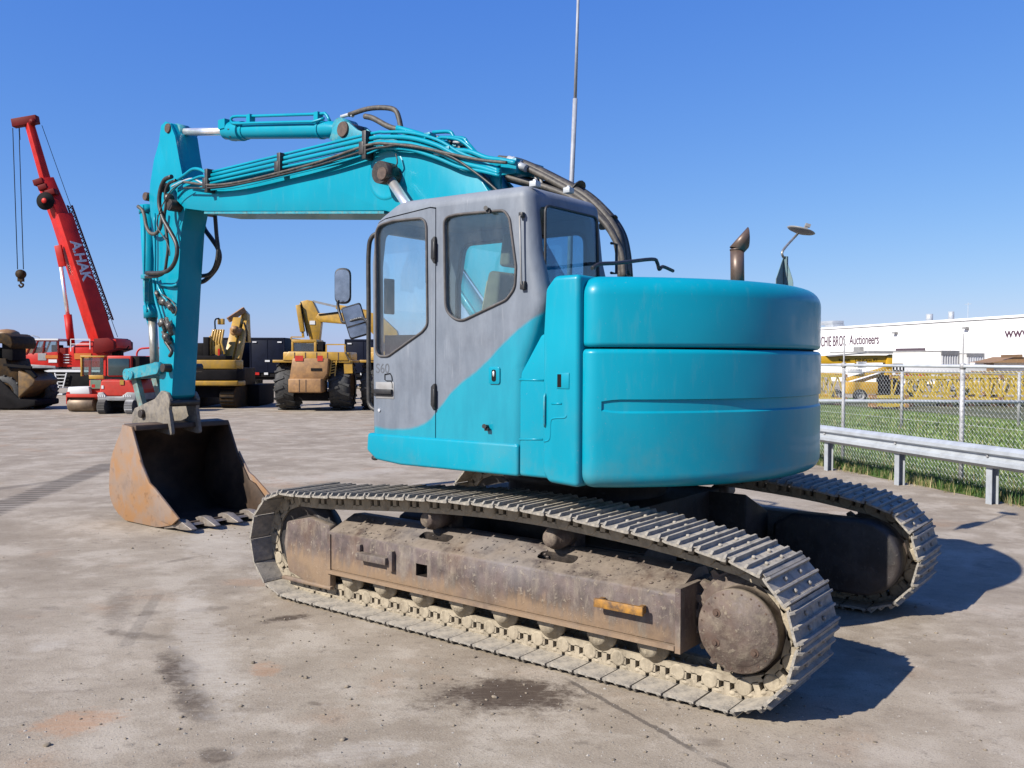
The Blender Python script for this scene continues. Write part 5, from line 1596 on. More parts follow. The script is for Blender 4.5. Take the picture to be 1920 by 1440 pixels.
# woven zig-zag wires : each wire runs vertically, bent left and right, hooked to its neighbour
nz = int((H-0.03)/(step/2)); rw = 0.0022
i = 0; s = s0_
while s < s1_:
    pts = []
    for k in range(nz+1):
        z = 0.03+k*step/2
        pts.append(gpt(s+(step/2+0.001)*(1 if k % 2 else 0), FO-0.03+(0.003 if k % 2 else -0.003), z))
    mb.tube(pts, rw, 3, caps=False, smooth=False)
    pts2 = [gpt(s+step-(step/2+0.001)*(1 if k % 2 else 0), FO-0.03+(-0.003 if k % 2 else 0.003), 0.03+k*step/2) for k in range(nz+1)]
    mb.tube(pts2, rw, 3, caps=False, smooth=False)
    s += step
mb.build('wire_mesh', M['galv'], cf)
# ---- second low fence beyond the grass
D2 = 24.0
lf = thing('pipe_fence', 'low grey pipe railing across the far side of the grass strip', 'fence', gp(1700, D2), ANG)
lx = lambda px: (px-1700)/FPX*D2
zr_ = far(1700, 752, D2).z; zt_ = far(1700, 698, D2).z
MB().tube([(lx(1300), 0, zr_), (lx(2100), 0, zr_-0.02)], 0.05, 8).build('pipe_rail', M['galv'], lf)
MB().tube([(lx(1300), 0, zt_), (lx(2100), 0, zt_)], 0.012, 6).build('top_wire', M['galv'], lf)
for px in (1475, 1692, 1912):
    MB().tube([(lx(px), 0, 0), (lx(px), 0, zt_+0.02)], 0.045, 8).build('pipe_post', M['galvdark'], lf)
# ================================================================== BACKGROUND MACHINES
def scale_at(D): return D/FPX
class Far:
    """a thing standing at ground distance D; local x runs to the picture's right, y away, z up, metres"""
    def __init__(s, name, label, cat, px, D, turn=0.0, group=None):
        s.D = D; s.px = px; s.turn = turn
        s.t = thing(name, label, cat, gp(px, D), ANG+turn, group)
    def x(s, px): return (px-s.px)/FPX*s.D
    def z(s, py, px=None):
        px = s.px if px is None else px
        return far(px, py, s.D).z
    def p(s, px, py, y=0.0): return (s.x(px)*(1+y/s.D), y, far(px, py, s.D+y).z)
def bl(mb, name, mat, parent, **k): return mb.build(name, M[mat] if isinstance(mat, str) else mat, parent, **k)
def wheel(parent, c, r, w, axis='Y', rim=0.55, rimmat='yellow', lug=0, name='wheel'):
    """wheel = tyre with a rim as its sub part"""
    mb = MB(); n = 30
    prof = [(r*0.62, -w/2), (r*0.9, -w/2), (r*0.97, -w*0.42), (r, -w*0.25), (r, w*0.25), (r*0.97, w*0.42), (r*0.9, w/2), (r*0.62, w/2)]
    mb.lathe(prof, c, axis, n)
    if lug:
        for k in range(lug):
            for sgn in (-1, 1):
                a = 2*pi*(k+0.25*(sgn+1))/lug
                for (w0, w1, da) in ((0.0, 0.52, 0.16),):
                    p0 = [cos(a)*r*1.0, sin(a)*r*1.0]; a2 = a+da; p1 = [cos(a2)*r*0.985, sin(a2)*r*0.985]
                    if axis == 'Y': q0 = Vector((p0[0], sgn*w*w0, p0[1])); q1 = Vector((p1[0], sgn*w*w1, p1[1]))
                    else: q0 = Vector((sgn*w*w0, p0[0], p0[1])); q1 = Vector((sgn*w*w1, p1[0], p1[1]))
                    mb.bar(Vector(c)+q0, Vector(c)+q1, r*0.10, r*0.075, up=(cos(a), 0, sin(a)) if axis == 'Y' else (0, cos(a), sin(a)))
    wh = bl(mb, name, 'tyre', parent)
    mb = MB(); mb.lathe([(0.0, -w*0.30), (r*0.2, -w*0.32), (r*0.25, -w*0.2), (r*rim*0.85, -w*0.2), (r*rim, -w*0.46), (r*0.64, -w*0.46), (r*0.64, w*0.46), (r*rim, w*0.46), (r*rim*0.85, w*0.2), (r*0.25, w*0.2), (r*0.2, w*0.32), (0.0, w*0.30)], c, axis, 24)
    bl(mb, 'rim', rimmat, wh)
    return wh

# ---------------- red mobile crane
F = Far('mobile_crane', 'red telescopic mobile crane with its boom raised, standing behind the road roller', 'mobile crane', 150, 46.0)
T = F.t; X = F.x; Z = F.z
def seg(px0, py0, px1, py1, w0, w1, h, mat, name, y0=0.0, y1=0.0, n=8, parent=None, ph=0.7):
    a = Vector(F.p(px0, py0, y0)); b = Vector(F.p(px1, py1, y1))
    d = (b-a).normalized(); s = Vector((0, 1, 0)).cross(d).normalized(); u = Vector((0, 1, 0))
    vs = []
    if s.x < 0: s = -s
    nA = -u*cos(ph)-s*sin(ph); nB = -u*sin(ph)+s*cos(ph)
    for p, w in ((a, w0), (b, w1)):
        for sx, sy in ((-1, -1), (1, -1), (1, 1), (-1, 1)): vs.append(p+nB*(sx*w*0.39)+nA*(sy*w*0.315))
    mb = MB(); mb.add(vs, [(3, 2, 1, 0), (4, 5, 6, 7), (0, 1, 5, 4), (1, 2, 6, 5), (2, 3, 7, 6), (3, 0, 4, 7)])
    return bl(mb, name, mat, parent or T, bevel=0.05)
b1 = seg(196, 652, 118, 405, 1.35, 1.22, 0.95, 'redp', 'boom_section')
b2 = seg(131, 446, 88, 338, 1.08, 1.0, 0.8, 'redp', 'boom_section')
b3 = seg(92, 348, 60, 232, 0.62, 0.55, 0.55, 'redp', 'boom_section')
M['darkred'] = simple('dark_red_paint', (0.17, 0.008, 0.008), 0.6, 0, 0.15, 2, 0.1, (0.12, 0.01, 0.01), spec=0.12)
a = F.p(30, 232); b = F.p(76, 224)
mb = MB(); mb.bar(Vector(a), Vector(b), 0.40, 0.42); mb.sphere(F.p(72, 229, -0.3), 0.2, 10); bl(mb, 'boom_head', 'darkred', T, bevel=0.03)
mb = MB(); c = Vector(F.p(99, 377, -0.60)); mb.lathe([(0.0, -0.12), (0.22, -0.13), (0.24, -0.05), (0.44, -0.04), (0.46, 0.0), (0.44, 0.05), (0, 0.06)], c, 'Y', 24); sh_ = bl(mb, 'jib_sheave', 'grime_shade', T)
mb = MB(); mb.lathe([(0.0, -0.15), (0.12, -0.15), (0.14, -0.12), (0.0, -0.12)], c, 'Y', 16); bl(mb, 'sheave_hub', 'redp', sh_)
mb = MB()
for (px, py, s_) in ((84, 342, 0.5), (92, 352, 0.45), (106, 362, 0.5)): mb.box(F.p(px, py, -0.3), (s_, 0.5, s_*0.6), Matrix.Rotation(-0.3, 3, 'Y'))
bl(mb, 'boom_collar', 'darkred', T, bevel=0.03)
# lattice extension folded along the boom
mb = MB(); N_ = 26
for k in range(N_):
    t0 = k/N_; t1 = (k+1)/N_
    for (dx) in (0, 11):
        p0 = F.p(123+dx*0.8+(193-118)*t0, 385+(600-385)*t0, 0.35); p1 = F.p(123+dx*0.8+(193-118)*t1, 385+(600-385)*t1, 0.35)
        mb.bar(p0, p1, 0.06)
    q0 = F.p(123+75*t0, 385+215*t0, 0.35); q1 = F.p(132+75*t1, 385+215*t1, 0.35); mb.bar(q0, q1, 0.035)
    q0 = F.p(132+75*t0, 385+215*t0, 0.35); q1 = F.p(123+75*t1, 385+215*t1, 0.35); mb.bar(q0, q1, 0.035)
bl(mb, 'lattice_jib', 'darkred', T)
# text along boom
def far_text(body, F, px0, py0, px1, py1, size, y, mat, name, parent, bold=0.0):
    a = Vector(F.p(px0, py0, y)); b = Vector(F.p(px1, py1, y)); d = (b-a).normalized(); u = Vector((0, -1, 0)).cross(d)*(1); u = -u if False else u
    n_ = Vector((0, -1, 0)); u = n_.cross(d)
    Mx = Matrix((d, u, n_)).transposed().to_4x4(); Mx.translation = a
    return text_mesh(body, size, Mx, name, mat, parent, 0.004, bold)
_a = Vector(F.p(196, 652)); _b = Vector(F.p(118, 405)); _d = (_a-_b).normalized(); _s = Vector((0, 1, 0)).cross(_d).normalized()
if _s.x < 0: _s = -_s
_nB = -Vector((0, 1, 0))*sin(0.7)+_s*cos(0.7)
_u = _nB.cross(_d)
_c = Vector(F.p(134, 458))+_nB*(1.35*0.39+0.02)-_u*0.22
_M = Matrix((_d, _u, _nB)).transposed().to_4x4(); _M.translation = _c
text_mesh('A.HAK', 0.72, _M, 'boom_lettering', M['white'], T, 0.004, 0.02)
# lift cylinder
A_ = Vector(F.p(134, 648)); B_ = Vector(F.p(128, 590)); C_ = Vector(F.p(116, 498))
mb = MB(); mb.tube([A_, B_], 0.19, 14); bl(mb, 'lift_ram', 'redp', T)
mb = MB(); mb.tube([B_, C_], 0.10, 12); bl(mb, 'lift_rod', 'chrome', T)
mb = MB(); mb.box(F.p(122, 480, -0.4), (0.35, 0.15, 1.1), Matrix.Rotation(-0.2, 3, 'Y')); bl(mb, 'boom_box', 'redp', T, bevel=0.02)
# ropes and hook
mb = MB()
mb.tube([F.p(29, 240), F.p(35, 505)], 0.022, 5); mb.tube([F.p(41, 262), F.p(46, 505)], 0.022, 5); mb.tube([F.p(41, 240), F.p(42, 262)], 0.03, 5); mb.tube([F.p(78, 235, 0.3), F.p(214, 632, 0.4)], 0.015, 5)
bl(mb, 'hoist_rope', 'grime_shade', T)
mb = MB(); mb.lathe([(0.0, -0.15), (0.22, -0.14), (0.24, 0), (0.22, 0.14), (0, 0.15)], F.p(41, 514), 'Y', 18); mb.box(F.p(41, 524), (0.26, 0.2, 0.22))
mb.tube(catmull([F.p(41, 526), F.p(41, 531), F.p(45, 533), F.p(44, 537), F.p(40, 538), F.p(37, 534)], 4), 0.05, 8); bl(mb, 'hook_block', 'yellowdark', T)
# superstructure
mb = MB()
mb.prism([(X(128), Z(688)), (X(128), Z(652)), (X(150), Z(652)), (X(170), Z(640)), (X(180), Z(640)), (X(232), Z(636)), (X(234), Z(652)), (X(205), Z(658)), (X(205), Z(688))], -0.9, 0.9); bl(mb, 'upper_body', 'redp', T, bevel=0.04)
mb = MB(); mb.prism([(X(194), Z(662)), (X(196), Z(636)), (X(222), Z(634)), (X(232), Z(641)), (X(232), Z(655)), (X(210), Z(662))], -1.15, 1.15); bl(mb, 'counterweight', 'darkred', T, bevel=0.015)
mb = MB()
for (a, b) in (((151, 659), (151, 636)), ((151, 636), (187, 636)), ((187, 636), (187, 655)), ((151, 645), (187, 645))): mb.bar(F.p(*a, -1.0), F.p(*b, -1.0), 0.035)
bl(mb, 'hand_rail', 'white', T)
# operator cab
cabp = [(X(68), Z(682)), (X(82), Z(638)), (X(130), Z(638)), (X(131), Z(685)), (X(90), Z(686))]
mb = MB(); mb.prism([(X(66), Z(680)), (X(71), Z(664)), (X(130), Z(660)), (X(131), Z(688)), (X(84), Z(688))], -1.15, 0.2); cb = bl(mb, 'crane_cab', 'redp', T, bevel=0.03)
mb = MB()
for (a, b) in (((70, 665), (83, 638)), ((83, 639), (131, 639)), ((105, 640), (101, 664)), ((130, 639), (130, 662)), ((92, 640), (82, 664))):
    for y in (-1.13, 0.15): mb.bar(F.p(*a, y), F.p(*b, y), 0.07)
bl(mb, 'cab_pillar', 'darkred', cb)
mb = MB(); mb.prism([(X(82), Z(639)), (X(82), Z(636)), (X(131), Z(636)), (X(131), Z(639))], -1.18, 0.2); bl(mb, 'cab_roof', 'white', cb)
mb = MB(); mb.prism([(X(71), Z(664)), (X(83), Z(640)), (X(129), Z(640)), (X(129), Z(661))], -1.10, -1.08); bl(mb, 'cab_window', 'glassfar', cb)
mb = MB(); mb.box(F.p(117, 656, -0.5), (0.45, 0.4, 0.5)); bl(mb, 'cab_seat', 'grime_shade', cb, bevel=0.04)
mb = MB(); mb.box(F.p(100, 669, -1.16), (0.42, 0.02, 0.36)); mb.cur = 0; bl(mb, 'cab_emblem', 'greyp', cb)
mb = MB(); mb.box(F.p(120, 677, -1.17), (0.42, 0.02, 0.16)); bl(mb, 'info_plate', 'white', cb)
mb = MB(); mb.box(F.p(118, 669, -1.168), (0.62, 0.02, 0.17)); bl(mb, 'orange_band', 'orange', cb)
mb = MB(); mb.box(F.p(172, 668, -0.93), (0.85, 0.02, 0.30)); bl(mb, 'orange_band', 'orange', T)
mb = MB()
for k in range(4): mb.box(F.p(142, 665+k*5, -0.95), (0.28, 0.06, 0.035))
bl(mb, 'body_step', 'white', T)
# carrier
mb = MB(); mb.prism([(X(60), Z(690)), (X(75), Z(683)), (X(126), Z(686)), (X(126), Z(692)), (X(70), Z(693))], -1.2, 0.5); bl(mb, 'front_deck', 'greyp', T, bevel=0.02)
mb = MB(); mb.box2((X(40), -1.28, Z(697)), (X(330), 1.2, Z(693))); bl(mb, 'deck_edge', 'white', T)
mb = MB(); mb.box2((X(40), -1.22, Z(724)), (X(330), 1.2, Z(697))); bl(mb, 'carrier_chassis', 'grime_shade', T, bevel=0.03)
M['rimred'] = simple('red_wheel_rim', (0.30, 0.02, 0.02), 0.5)
for px in (60, 108, 250, 300):
    w_ = wheel(T, (X(px), -1.0, 0.56), 0.56, 0.42, 'Y', 0.5, 'rimred')
    mb = MB(); mb.tube([(X(px)+0.31*cos(2*pi*k/24), -1.20, 0.56+0.31*sin(2*pi*k/24)) for k in range(24)], 0.022, 6, closed=True); bl(mb, 'rim_ring', 'white', w_)
mb = MB()
for a, b in (((127, 699), (134, 727)), ((149, 699), (142, 727))): mb.bar(F.p(*a, -1.35), F.p(*b, -1.35), 0.05)
for k in range(4): mb.bar(F.p(129+k*1.6, 703+k*6.5, -1.35), F.p(147-k*1.6, 703+k*6.5, -1.35), 0.04)
bl(mb, 'carrier_ladder', 'white', T)
mb = MB(); mb.box2((X(108), -1.3, 0.02), (X(140), -1.0, 0.10)); bl(mb, 'outrigger_pad', 'white', T)
mb = MB(); mb.bar(F.p(205, 656), F.p(244, 656), 0.06); mb.box(F.p(217, 663), (0.25, 0.3, 0.3)); mb.box(F.p(226, 663), (0.2, 0.3, 0.28)); mb.bar(F.p(236, 656), F.p(242, 649), 0.05); bl(mb, 'winch_gear', 'grime_shade', T)

# ---------------- orange hopper body behind the crane cab
F = Far('orange_hopper', 'bright orange hopper body between the dark loader and the red crane cab', 'hopper', 60, 56)
X, Z = F.x, F.z
mb = MB(); mb.prism([(X(44), Z(653)), (X(74), Z(651)), (X(77), Z(656)), (X(68), Z(680)), (X(46), Z(681)), (X(42), Z(668))], -0.8, 0.8); bl(mb, 'hopper_body', 'orange', F.t, bevel=0.03)
mb = MB(); mb.box2((X(42), -0.83, Z(663.5)), (X(73), 0.83, Z(662))); bl(mb, 'body_rib', 'redface', F.t)
mb = MB(); mb.box2((X(46), -0.6, 0), (X(70), 0.6, Z(680))); bl(mb, 'chassis', 'grime_shade', F.t)

# ---------------- street lamp far left
F = Far('street_lamp', 'thin distant street lamp with a curved arm above the orange hopper', 'street lamp', 78, 120)
T = F.t; mb = MB()
mb.tube(catmull([F.p(76, 700), F.p(74, 650), F.p(76, 638), F.p(72, 632), (F.x(60), 0, F.z(629))], 5), 0.05, 6); bl(mb, 'lamp_pole', 'greyp', T)
mb = MB(); mb.sphere(F.p(54, 630), 0.30, 8, (1, .5, .5)); bl(mb, 'lamp_head', 'grime_shade', T)

# ---------------- dark grimy wheel loader at the left edge
F = Far('wheel_loader', 'grimy dark yellow wheel loader half cut off by the left edge of the photo', 'wheel loader', 20, 32.5)
T = F.t; X, Z = F.x, F.z
mb = MB(); mb.prism([(X(-40), Z(640)), (X(-40), Z(628)), (X(0), Z(626)), (X(34), Z(626)), (X(47), Z(632)), (X(51), Z(645)), (X(47), Z(655)), (X(30), Z(645))], -0.9, 0.7); bl(mb, 'canopy_roof', 'yellowdark', T, bevel=0.06, seg=3)
mb = MB(); mb.box2((X(24), -0.7, Z(676)), (X(44), 0.2, Z(630))); mb.box2((X(-30), -0.7, Z(690)), (X(-24), -0.5, Z(630))); bl(mb, 'roof_post', 'grime_shade', T, bevel=0.03)
mb = MB(); mb.tube([F.p(12, 642, -0.8), F.p(13, 660, -0.8), F.p(19, 667, -0.8)], 0.03, 6); bl(mb, 'grab_handle', 'rod', T)
mb = MB(); mb.prism([(X(-40), Z(650)), (X(10), Z(652)), (X(12), Z(672)), (X(34), Z(672)), (X(38), Z(690)), (X(88), Z(690)), (X(60), Z(696)), (X(58), Z(722)), (X(-40), Z(722))], -0.8, 0.8); bl(mb, 'engine_body', 'yellowdark', T, bevel=0.04)
mb = MB(); mb.prism([(X(60), Z(694)), (X(78), Z(700)), (X(92), Z(712)), (X(88), Z(720)), (X(60), Z(745))], -0.95, 0.7); bl(mb, 'tank_cover', simple('mud_stained_yellow', (0.22, 0.12, 0.03), 0.65, 0, 0.35, 2.5, 0.7, (0.08, 0.05, 0.03)), T, bevel=0.05, seg=3, label='mud-stained yellow side tank catching the sun')
mb = MB(); mb.prism([(X(-40), Z(700)), (X(20), Z(705)), (X(60), Z(745)), (X(90), Z(748)), (X(90), Z(758)), (X(60), Z(764)), (X(-40), Z(764))], -0.9, 0.8); bl(mb, 'chassis', 'grime_shade', T, bevel=0.05)
mb = MB(); mb.bar(F.p(34, 684, -0.9), F.p(86, 689, -0.9), 0.09); mb.bar(F.p(70, 686, -0.8), F.p(90, 708, -0.8), 0.16); bl(mb, 'fender_arm', 'grime_shade', T)
for px, y in ((-22, -0.75), (58, 0.5), (30, -0.6)): wheel(T, (X(px), y, 0.62), 0.62, 0.5, 'Y', 0.5, 'yellowdark', lug=14)
mb = MB(); mb.sphere(F.p(0, 628, 0.5), 0.45, 10, (1, 1, .5)); bl(mb, 'air_cleaner', 'yellowrust', T)

# ---------------- road roller
F = Far('road_roller', 'small yellow and red road roller with a bare steel drum, left of red mini excavator', 'road roller', 178, 31)
T = F.t; X, Z = F.x, F.z
mb = MB(); mb.lathe([(0.0, X(136)), (0.24, X(136)), (0.26, X(137)), (0.26, X(183)), (0.24, X(184)), (0.0, X(184))], (0, -0.2, 0.27), 'X', 32); bl(mb, 'drum', 'drum', T)
mb = MB(); mb.box2((X(136), -0.5, Z(738)), (X(200), 0.3, Z(744))); mb.box2((X(135), -0.45, Z(744)), (X(137), 0.2, Z(757))); bl(mb, 'drum_yoke', 'redface', T, bevel=0.01)
mb = MB(); mb.prism([(X(137), Z(738)), (X(140), Z(725)), (X(178), Z(724)), (X(180), Z(738))], -0.48, 0.3); bl(mb, 'front_hood', 'white', T, bevel=0.03)
mb = MB(); mb.box2((X(137), -0.485, Z(740)), (X(143), -0.475, Z(734))); mb.box2((X(184), -0.5, Z(726)), (X(190), -0.48, Z(720))); bl(mb, 'head_lamp', 'redp', T)
mb = MB(); mb.box2((X(174), -0.3, Z(748)), (X(206), 1.2, Z(712))); bl(mb, 'rear_body', 'redface', T, bevel=0.03)
mb = MB()
for px in (162, 176, 204):
    mb.bar(F.p(px, 705, -0.3), F.p(px+1, 669, -0.3), 0.07)
bl(mb, 'cab_post', 'redp', T)
mb = MB(); mb.box2((X(161), -0.42, Z(670)), (X(206), 0.9, Z(667))); mb.box2((X(161), -0.40, Z(705)), (X(164), -0.3, Z(669))); mb.box2((X(176), -0.38, Z(710)), (X(203), -0.28, Z(703))); bl(mb, 'cab_frame', 'yellow', T, bevel=0.01)
mb = MB(); mb.box2((X(164), -0.34, Z(703)), (X(202), -0.33, Z(671))); bl(mb, 'cab_window', 'glassfar', T)
mb = MB(); mb.box2((X(166), 0.85, Z(705)), (X(203), 0.9, Z(671))); bl(mb, 'cab_back', 'grime_shade', T)
mb = MB(); mb.box2((X(178), -0.36, Z(728)), (X(198), -0.30, Z(712))); bl(mb, 'green_panel', simple('green_grey_panel', (0.16, 0.24, 0.17), 0.5), T)
for px in (190,): wheel(T, (X(px), 0.7, 0.35), 0.35, 0.3, 'Y', 0.5, 'yellow')

# ---------------- red mini excavator, seen from behind
F = Far('mini_excavator', 'red mini excavator seen from behind with striped bumper, standing beside the road roller', 'mini excavator', 232, 30.2)
T = F.t; X, Z = F.x, F.z
mb = MB(); mb.box2((X(205), -0.2, Z(706)), (X(251), 1.1, Z(667))); c_ = bl(mb, 'cab', 'redface', T, bevel=0.05, seg=3)
mb = MB(); mb.box2((X(208), -0.225, Z(704)), (X(247), -0.205, Z(672))); bl(mb, 'rear_window', simple('dark_window', (0.03, 0.055, 0.06), 0.1, spec=0.8), c_, bevel=0.008)
mb = MB(); mb.box2((X(251), -0.1, Z(712)), (X(264), 1.0, Z(668))); bl(mb, 'boom_mount', 'grime_shade', T, bevel=0.03)
mb = MB(); mb.prism(roundpoly([(X(198), Z(742)), (X(203), Z(712)), (X(255), Z(712)), (X(268), Z(730)), (X(268), Z(742))], 0.08), -0.55, 1.2); bl(mb, 'rear_counterweight', 'redface', T, bevel=0.06, seg=4)
mb = MB(); mb.prism([(X(198), Z(750)), (X(198), Z(735)), (X(208), Z(734)), (X(214), Z(742)), (X(242), Z(742)), (X(252), Z(734)), (X(268), Z(735)), (X(268), Z(750))], -0.62, 1.15); bp_ = bl(mb, 'bumper', 'greyp', T, bevel=0.03)
mb = MB()
for k in range(4):
    for x0 in (199, 246):
        mb.prism([(X(x0+k*4), Z(743)), (X(x0+k*4+2), Z(743)), (X(x0+k*4+1), Z(739)), (X(x0+k*4-1), Z(739))], -0.632, -0.626)
bl(mb, 'hazard_stripe', 'white', bp_)
mb = MB(); mb.box(F.p(242, 717, -0.57), (0.13, 0.01, 0.16)); bl(mb, 'warning_label', 'yellow', T)
mb = MB(); mb.box2((X(204), -0.57, Z(728)), (X(208), -0.55, Z(722))); bl(mb, 'tail_lamp', 'white', T)
mb = MB(); mb.box2((X(215), -0.3, 0.2), (X(255), 0.9, Z(750))); bl(mb, 'under_frame', 'grime_shade', T)
for x0, x1 in ((200, 215), (250, 266)):
    mb = MB(); pr = []
    zc = 0.24; R_ = 0.235
    for k in range(13): pr.append((-0.55-R_*sin(pi*k/12), zc-R_*cos(pi*k/12)))
    for k in range(13): pr.append((1.0+R_*sin(pi*k/12), zc+R_*cos(pi*k/12)))
    mb.prism(pr, X(x0), X(x1), 'X'); tr_ = bl(mb, 'rubber_track', 'tyre', T, bevel=0.015)
    mb = MB()
    for k in range(14):
        a = pi*(k+0.5)/14; p = Vector((X((x0+x1)/2), -0.55-R_*sin(a)*1.0, zc-R_*cos(a))); mb.box(p, (X(x1)-X(x0)-0.03, 0.03, 0.035), Matrix.Rotation(a, 3, 'X'))
    bl(mb, 'track_lug', simple('worn_rubber', (0.11, 0.10, 0.09), 0.8) if x0 == 200 else 'greyp', tr_)

# ---------------- red machine with roll hoop behind the stick
F = Far('red_dumper', 'red site dumper with a roll hoop, half hidden behind the turquoise stick', 'dumper', 280, 37)
T = F.t; X, Z = F.x, F.z
mb = MB(); mb.prism(roundpoly([(X(263), Z(720)), (X(262), Z(680)), (X(268), Z(668)), (X(300), Z(667)), (X(302), Z(720))], 0.1), -0.6, 0.8); bl(mb, 'machine_body', 'redp', T, bevel=0.05)
mb = MB(); mb.tube(catmull([F.p(257, 672), F.p(257, 662), F.p(262, 655), F.p(272, 653), F.p(300, 653), F.p(304, 670)], 5), 0.04, 8); bl(mb, 'roll_hoop', 'redp', T)
for px in (268, 296): wheel(T, (X(px), -0.5, 0.5), 0.5, 0.35, 'Y', 0.5, 'redp')

# ---------------- yellow crawler excavator from behind
F = Far('yellow_excavator', 'yellow crawler excavator seen from behind with folded boom and black striped counterweight', 'excavator', 415, 33.4)
T = F.t; X, Z = F.x, F.z
def cwprof(x0, x1, d=0.5): return [(x0, 0.3), (x0, -0.25), (x0+0.35, -0.5), (x1-0.55, -0.5), (x1-0.12, -0.30), (x1, 0.0), (x1, 0.3)]
for z0, z1, mt, nm, ins in ((692, 675, 'yellow', 'counterweight', 0.0), (713, 692.5, 'grime_shade', 'black_band', -0.02), (723, 713.5, 'yellow', 'counterweight_base', 0.0)):
    mb = MB(); mb.prism([(x_, y_+(-ins)) for x_, y_ in cwprof(X(330), X(459)-(0.06 if z0 > 700 else 0.14)+ins)], Z(z0), Z(z1), 'Z'); bl(mb, nm, mt, T, bevel=0.04, seg=3)
mb = MB(); mb.box2((X(330), -0.2, Z(723)), (X(450), 2.0, Z(690))); bl(mb, 'deck', 'yellowdark', T, bevel=0.03)
mb = MB(); mb.box2((X(330), -0.3, Z(675)), (X(428), 1.2, Z(667))); mb.box2((X(365), 0.2, Z(670)), (X(380), 1.4, Z(643))); bl(mb, 'engine_hood', 'grime_shade', T, bevel=0.02)
mb = MB(); mb.box2((X(381), 0.0, Z(668)), (X(391), 0.3, Z(632))); bl(mb, 'muffler_box', 'grime_shade', T, bevel=0.01)
mb = MB(); mb.tube([F.p(391, 630, 0.2), F.p(391, 675, 0.2)], 0.05, 8)
mb.bar(F.p(421, 676, 0.6), F.p(423, 600, 1.6), 0.33, 0.4); mb.bar(F.p(437, 676, 0.6), F.p(437, 605, 1.6), 0.14, 0.3)
bl(mb, 'boom', 'yellow', T, bevel=0.03)
mb = MB(); mb.prism([(X(420), Z(640)), (X(423), Z(590)), (X(430), Z(576)), (X(437), Z(584)), (X(439), Z(640))], 1.8, 2.2); bl(mb, 'boom_top', 'yellow', T, bevel=0.02)
mb = MB(); mb.bar(F.p(407, 600, 1.4), F.p(431, 580, 1.8), 0.16, 0.2); bl(mb, 'stick_cylinder', 'yellowrust', T)
mb = MB(); mb.tube([F.p(424, 615, 1.2), F.p(424, 630, 1.2)], 0.24, 14); mb.lathe([(0.0, -0.1), (0.13, -0.1), (0.13, 0.2), (0, 0.2)], F.p(424, 617, 1.0), 'Y', 16); bl(mb, 'boom_pivot', 'yellowrust', T)
mb = MB()
for k in range(5):
    x_ = 393+k*5; mb.tube([F.p(x_+3-k*0.4, 618, 0.3), F.p(x_-1, 642, 0.2), F.p(x_-3+k*2, 664, 0.2)], 0.05, 6)
mb.box(F.p(403, 620, 0.4), (0.40, 0.12, 0.10)); mb.box(F.p(402, 643, 0.3), (0.42, 0.12, 0.07)); mb.box(F.p(407, 603, 0.5), (0.22, 0.2, 0.22)); mb.prism([(X(393), Z(652)), (X(410), Z(645)), (X(408), Z(668)), (X(398), Z(663))], 0.15, 0.3)
bl(mb, 'bucket_tines', 'yellow', T, bevel=0.01)
mb = MB(); mb.tube(catmull([F.p(439, 605, 1.2), F.p(445, 620, 1.1), F.p(447, 640, 1.0)], 4), 0.035, 6); mb.tube(catmull([F.p(399, 618, 0.3), F.p(399, 600, 0.3), F.p(405, 597, 0.4)], 4), 0.03, 6); bl(mb, 'hydraulic_hose', 'grime_shade', T)
mb = MB(); mb.box(F.p(409, 660, 0.1), (0.07, 0.05, 0.25)); bl(mb, 'red_lamp', 'redp', T)
mb = MB(); mb.box2((X(365), -0.1, Z(745)), (X(435), 1.6, Z(723))); bl(mb, 'under_frame', 'grime_shade', T)
for x0, x1 in ((335, 362), (416, 443)):
    mb = MB(); pr = []
    zc = 0.42; R_ = 0.41
    for k in range(13): pr.append((0.1-R_*sin(pi*k/12), zc-R_*cos(pi*k/12)))
    for k in range(13): pr.append((3.2+R_*sin(pi*k/12), zc+R_*cos(pi*k/12)))
    mb.prism(pr, X(x0), X(x1), 'X'); tr_ = bl(mb, 'crawler_track', 'yellowdark', T, bevel=0.02)
    mb = MB()
    for k in range(9):
        a = pi*(k+0.5)/9; p = Vector((X((x0+x1)/2), 0.1-R_*sin(a)*1.02, zc-R_*cos(a)*1.02)); mb.box(p, (X(x1)-X(x0)-0.02, 0.03, 0.06), Matrix.Rotation(a, 3, 'X'))
    bl(mb, 'track_pad', 'grime_shade', tr_)
mb = MB(); mb.box2((X(442), 1.4, 0.03), (X(466), 3.6, 0.85)); bl(mb, 'crawler_side', 'grime_shade', T, bevel=0.05)

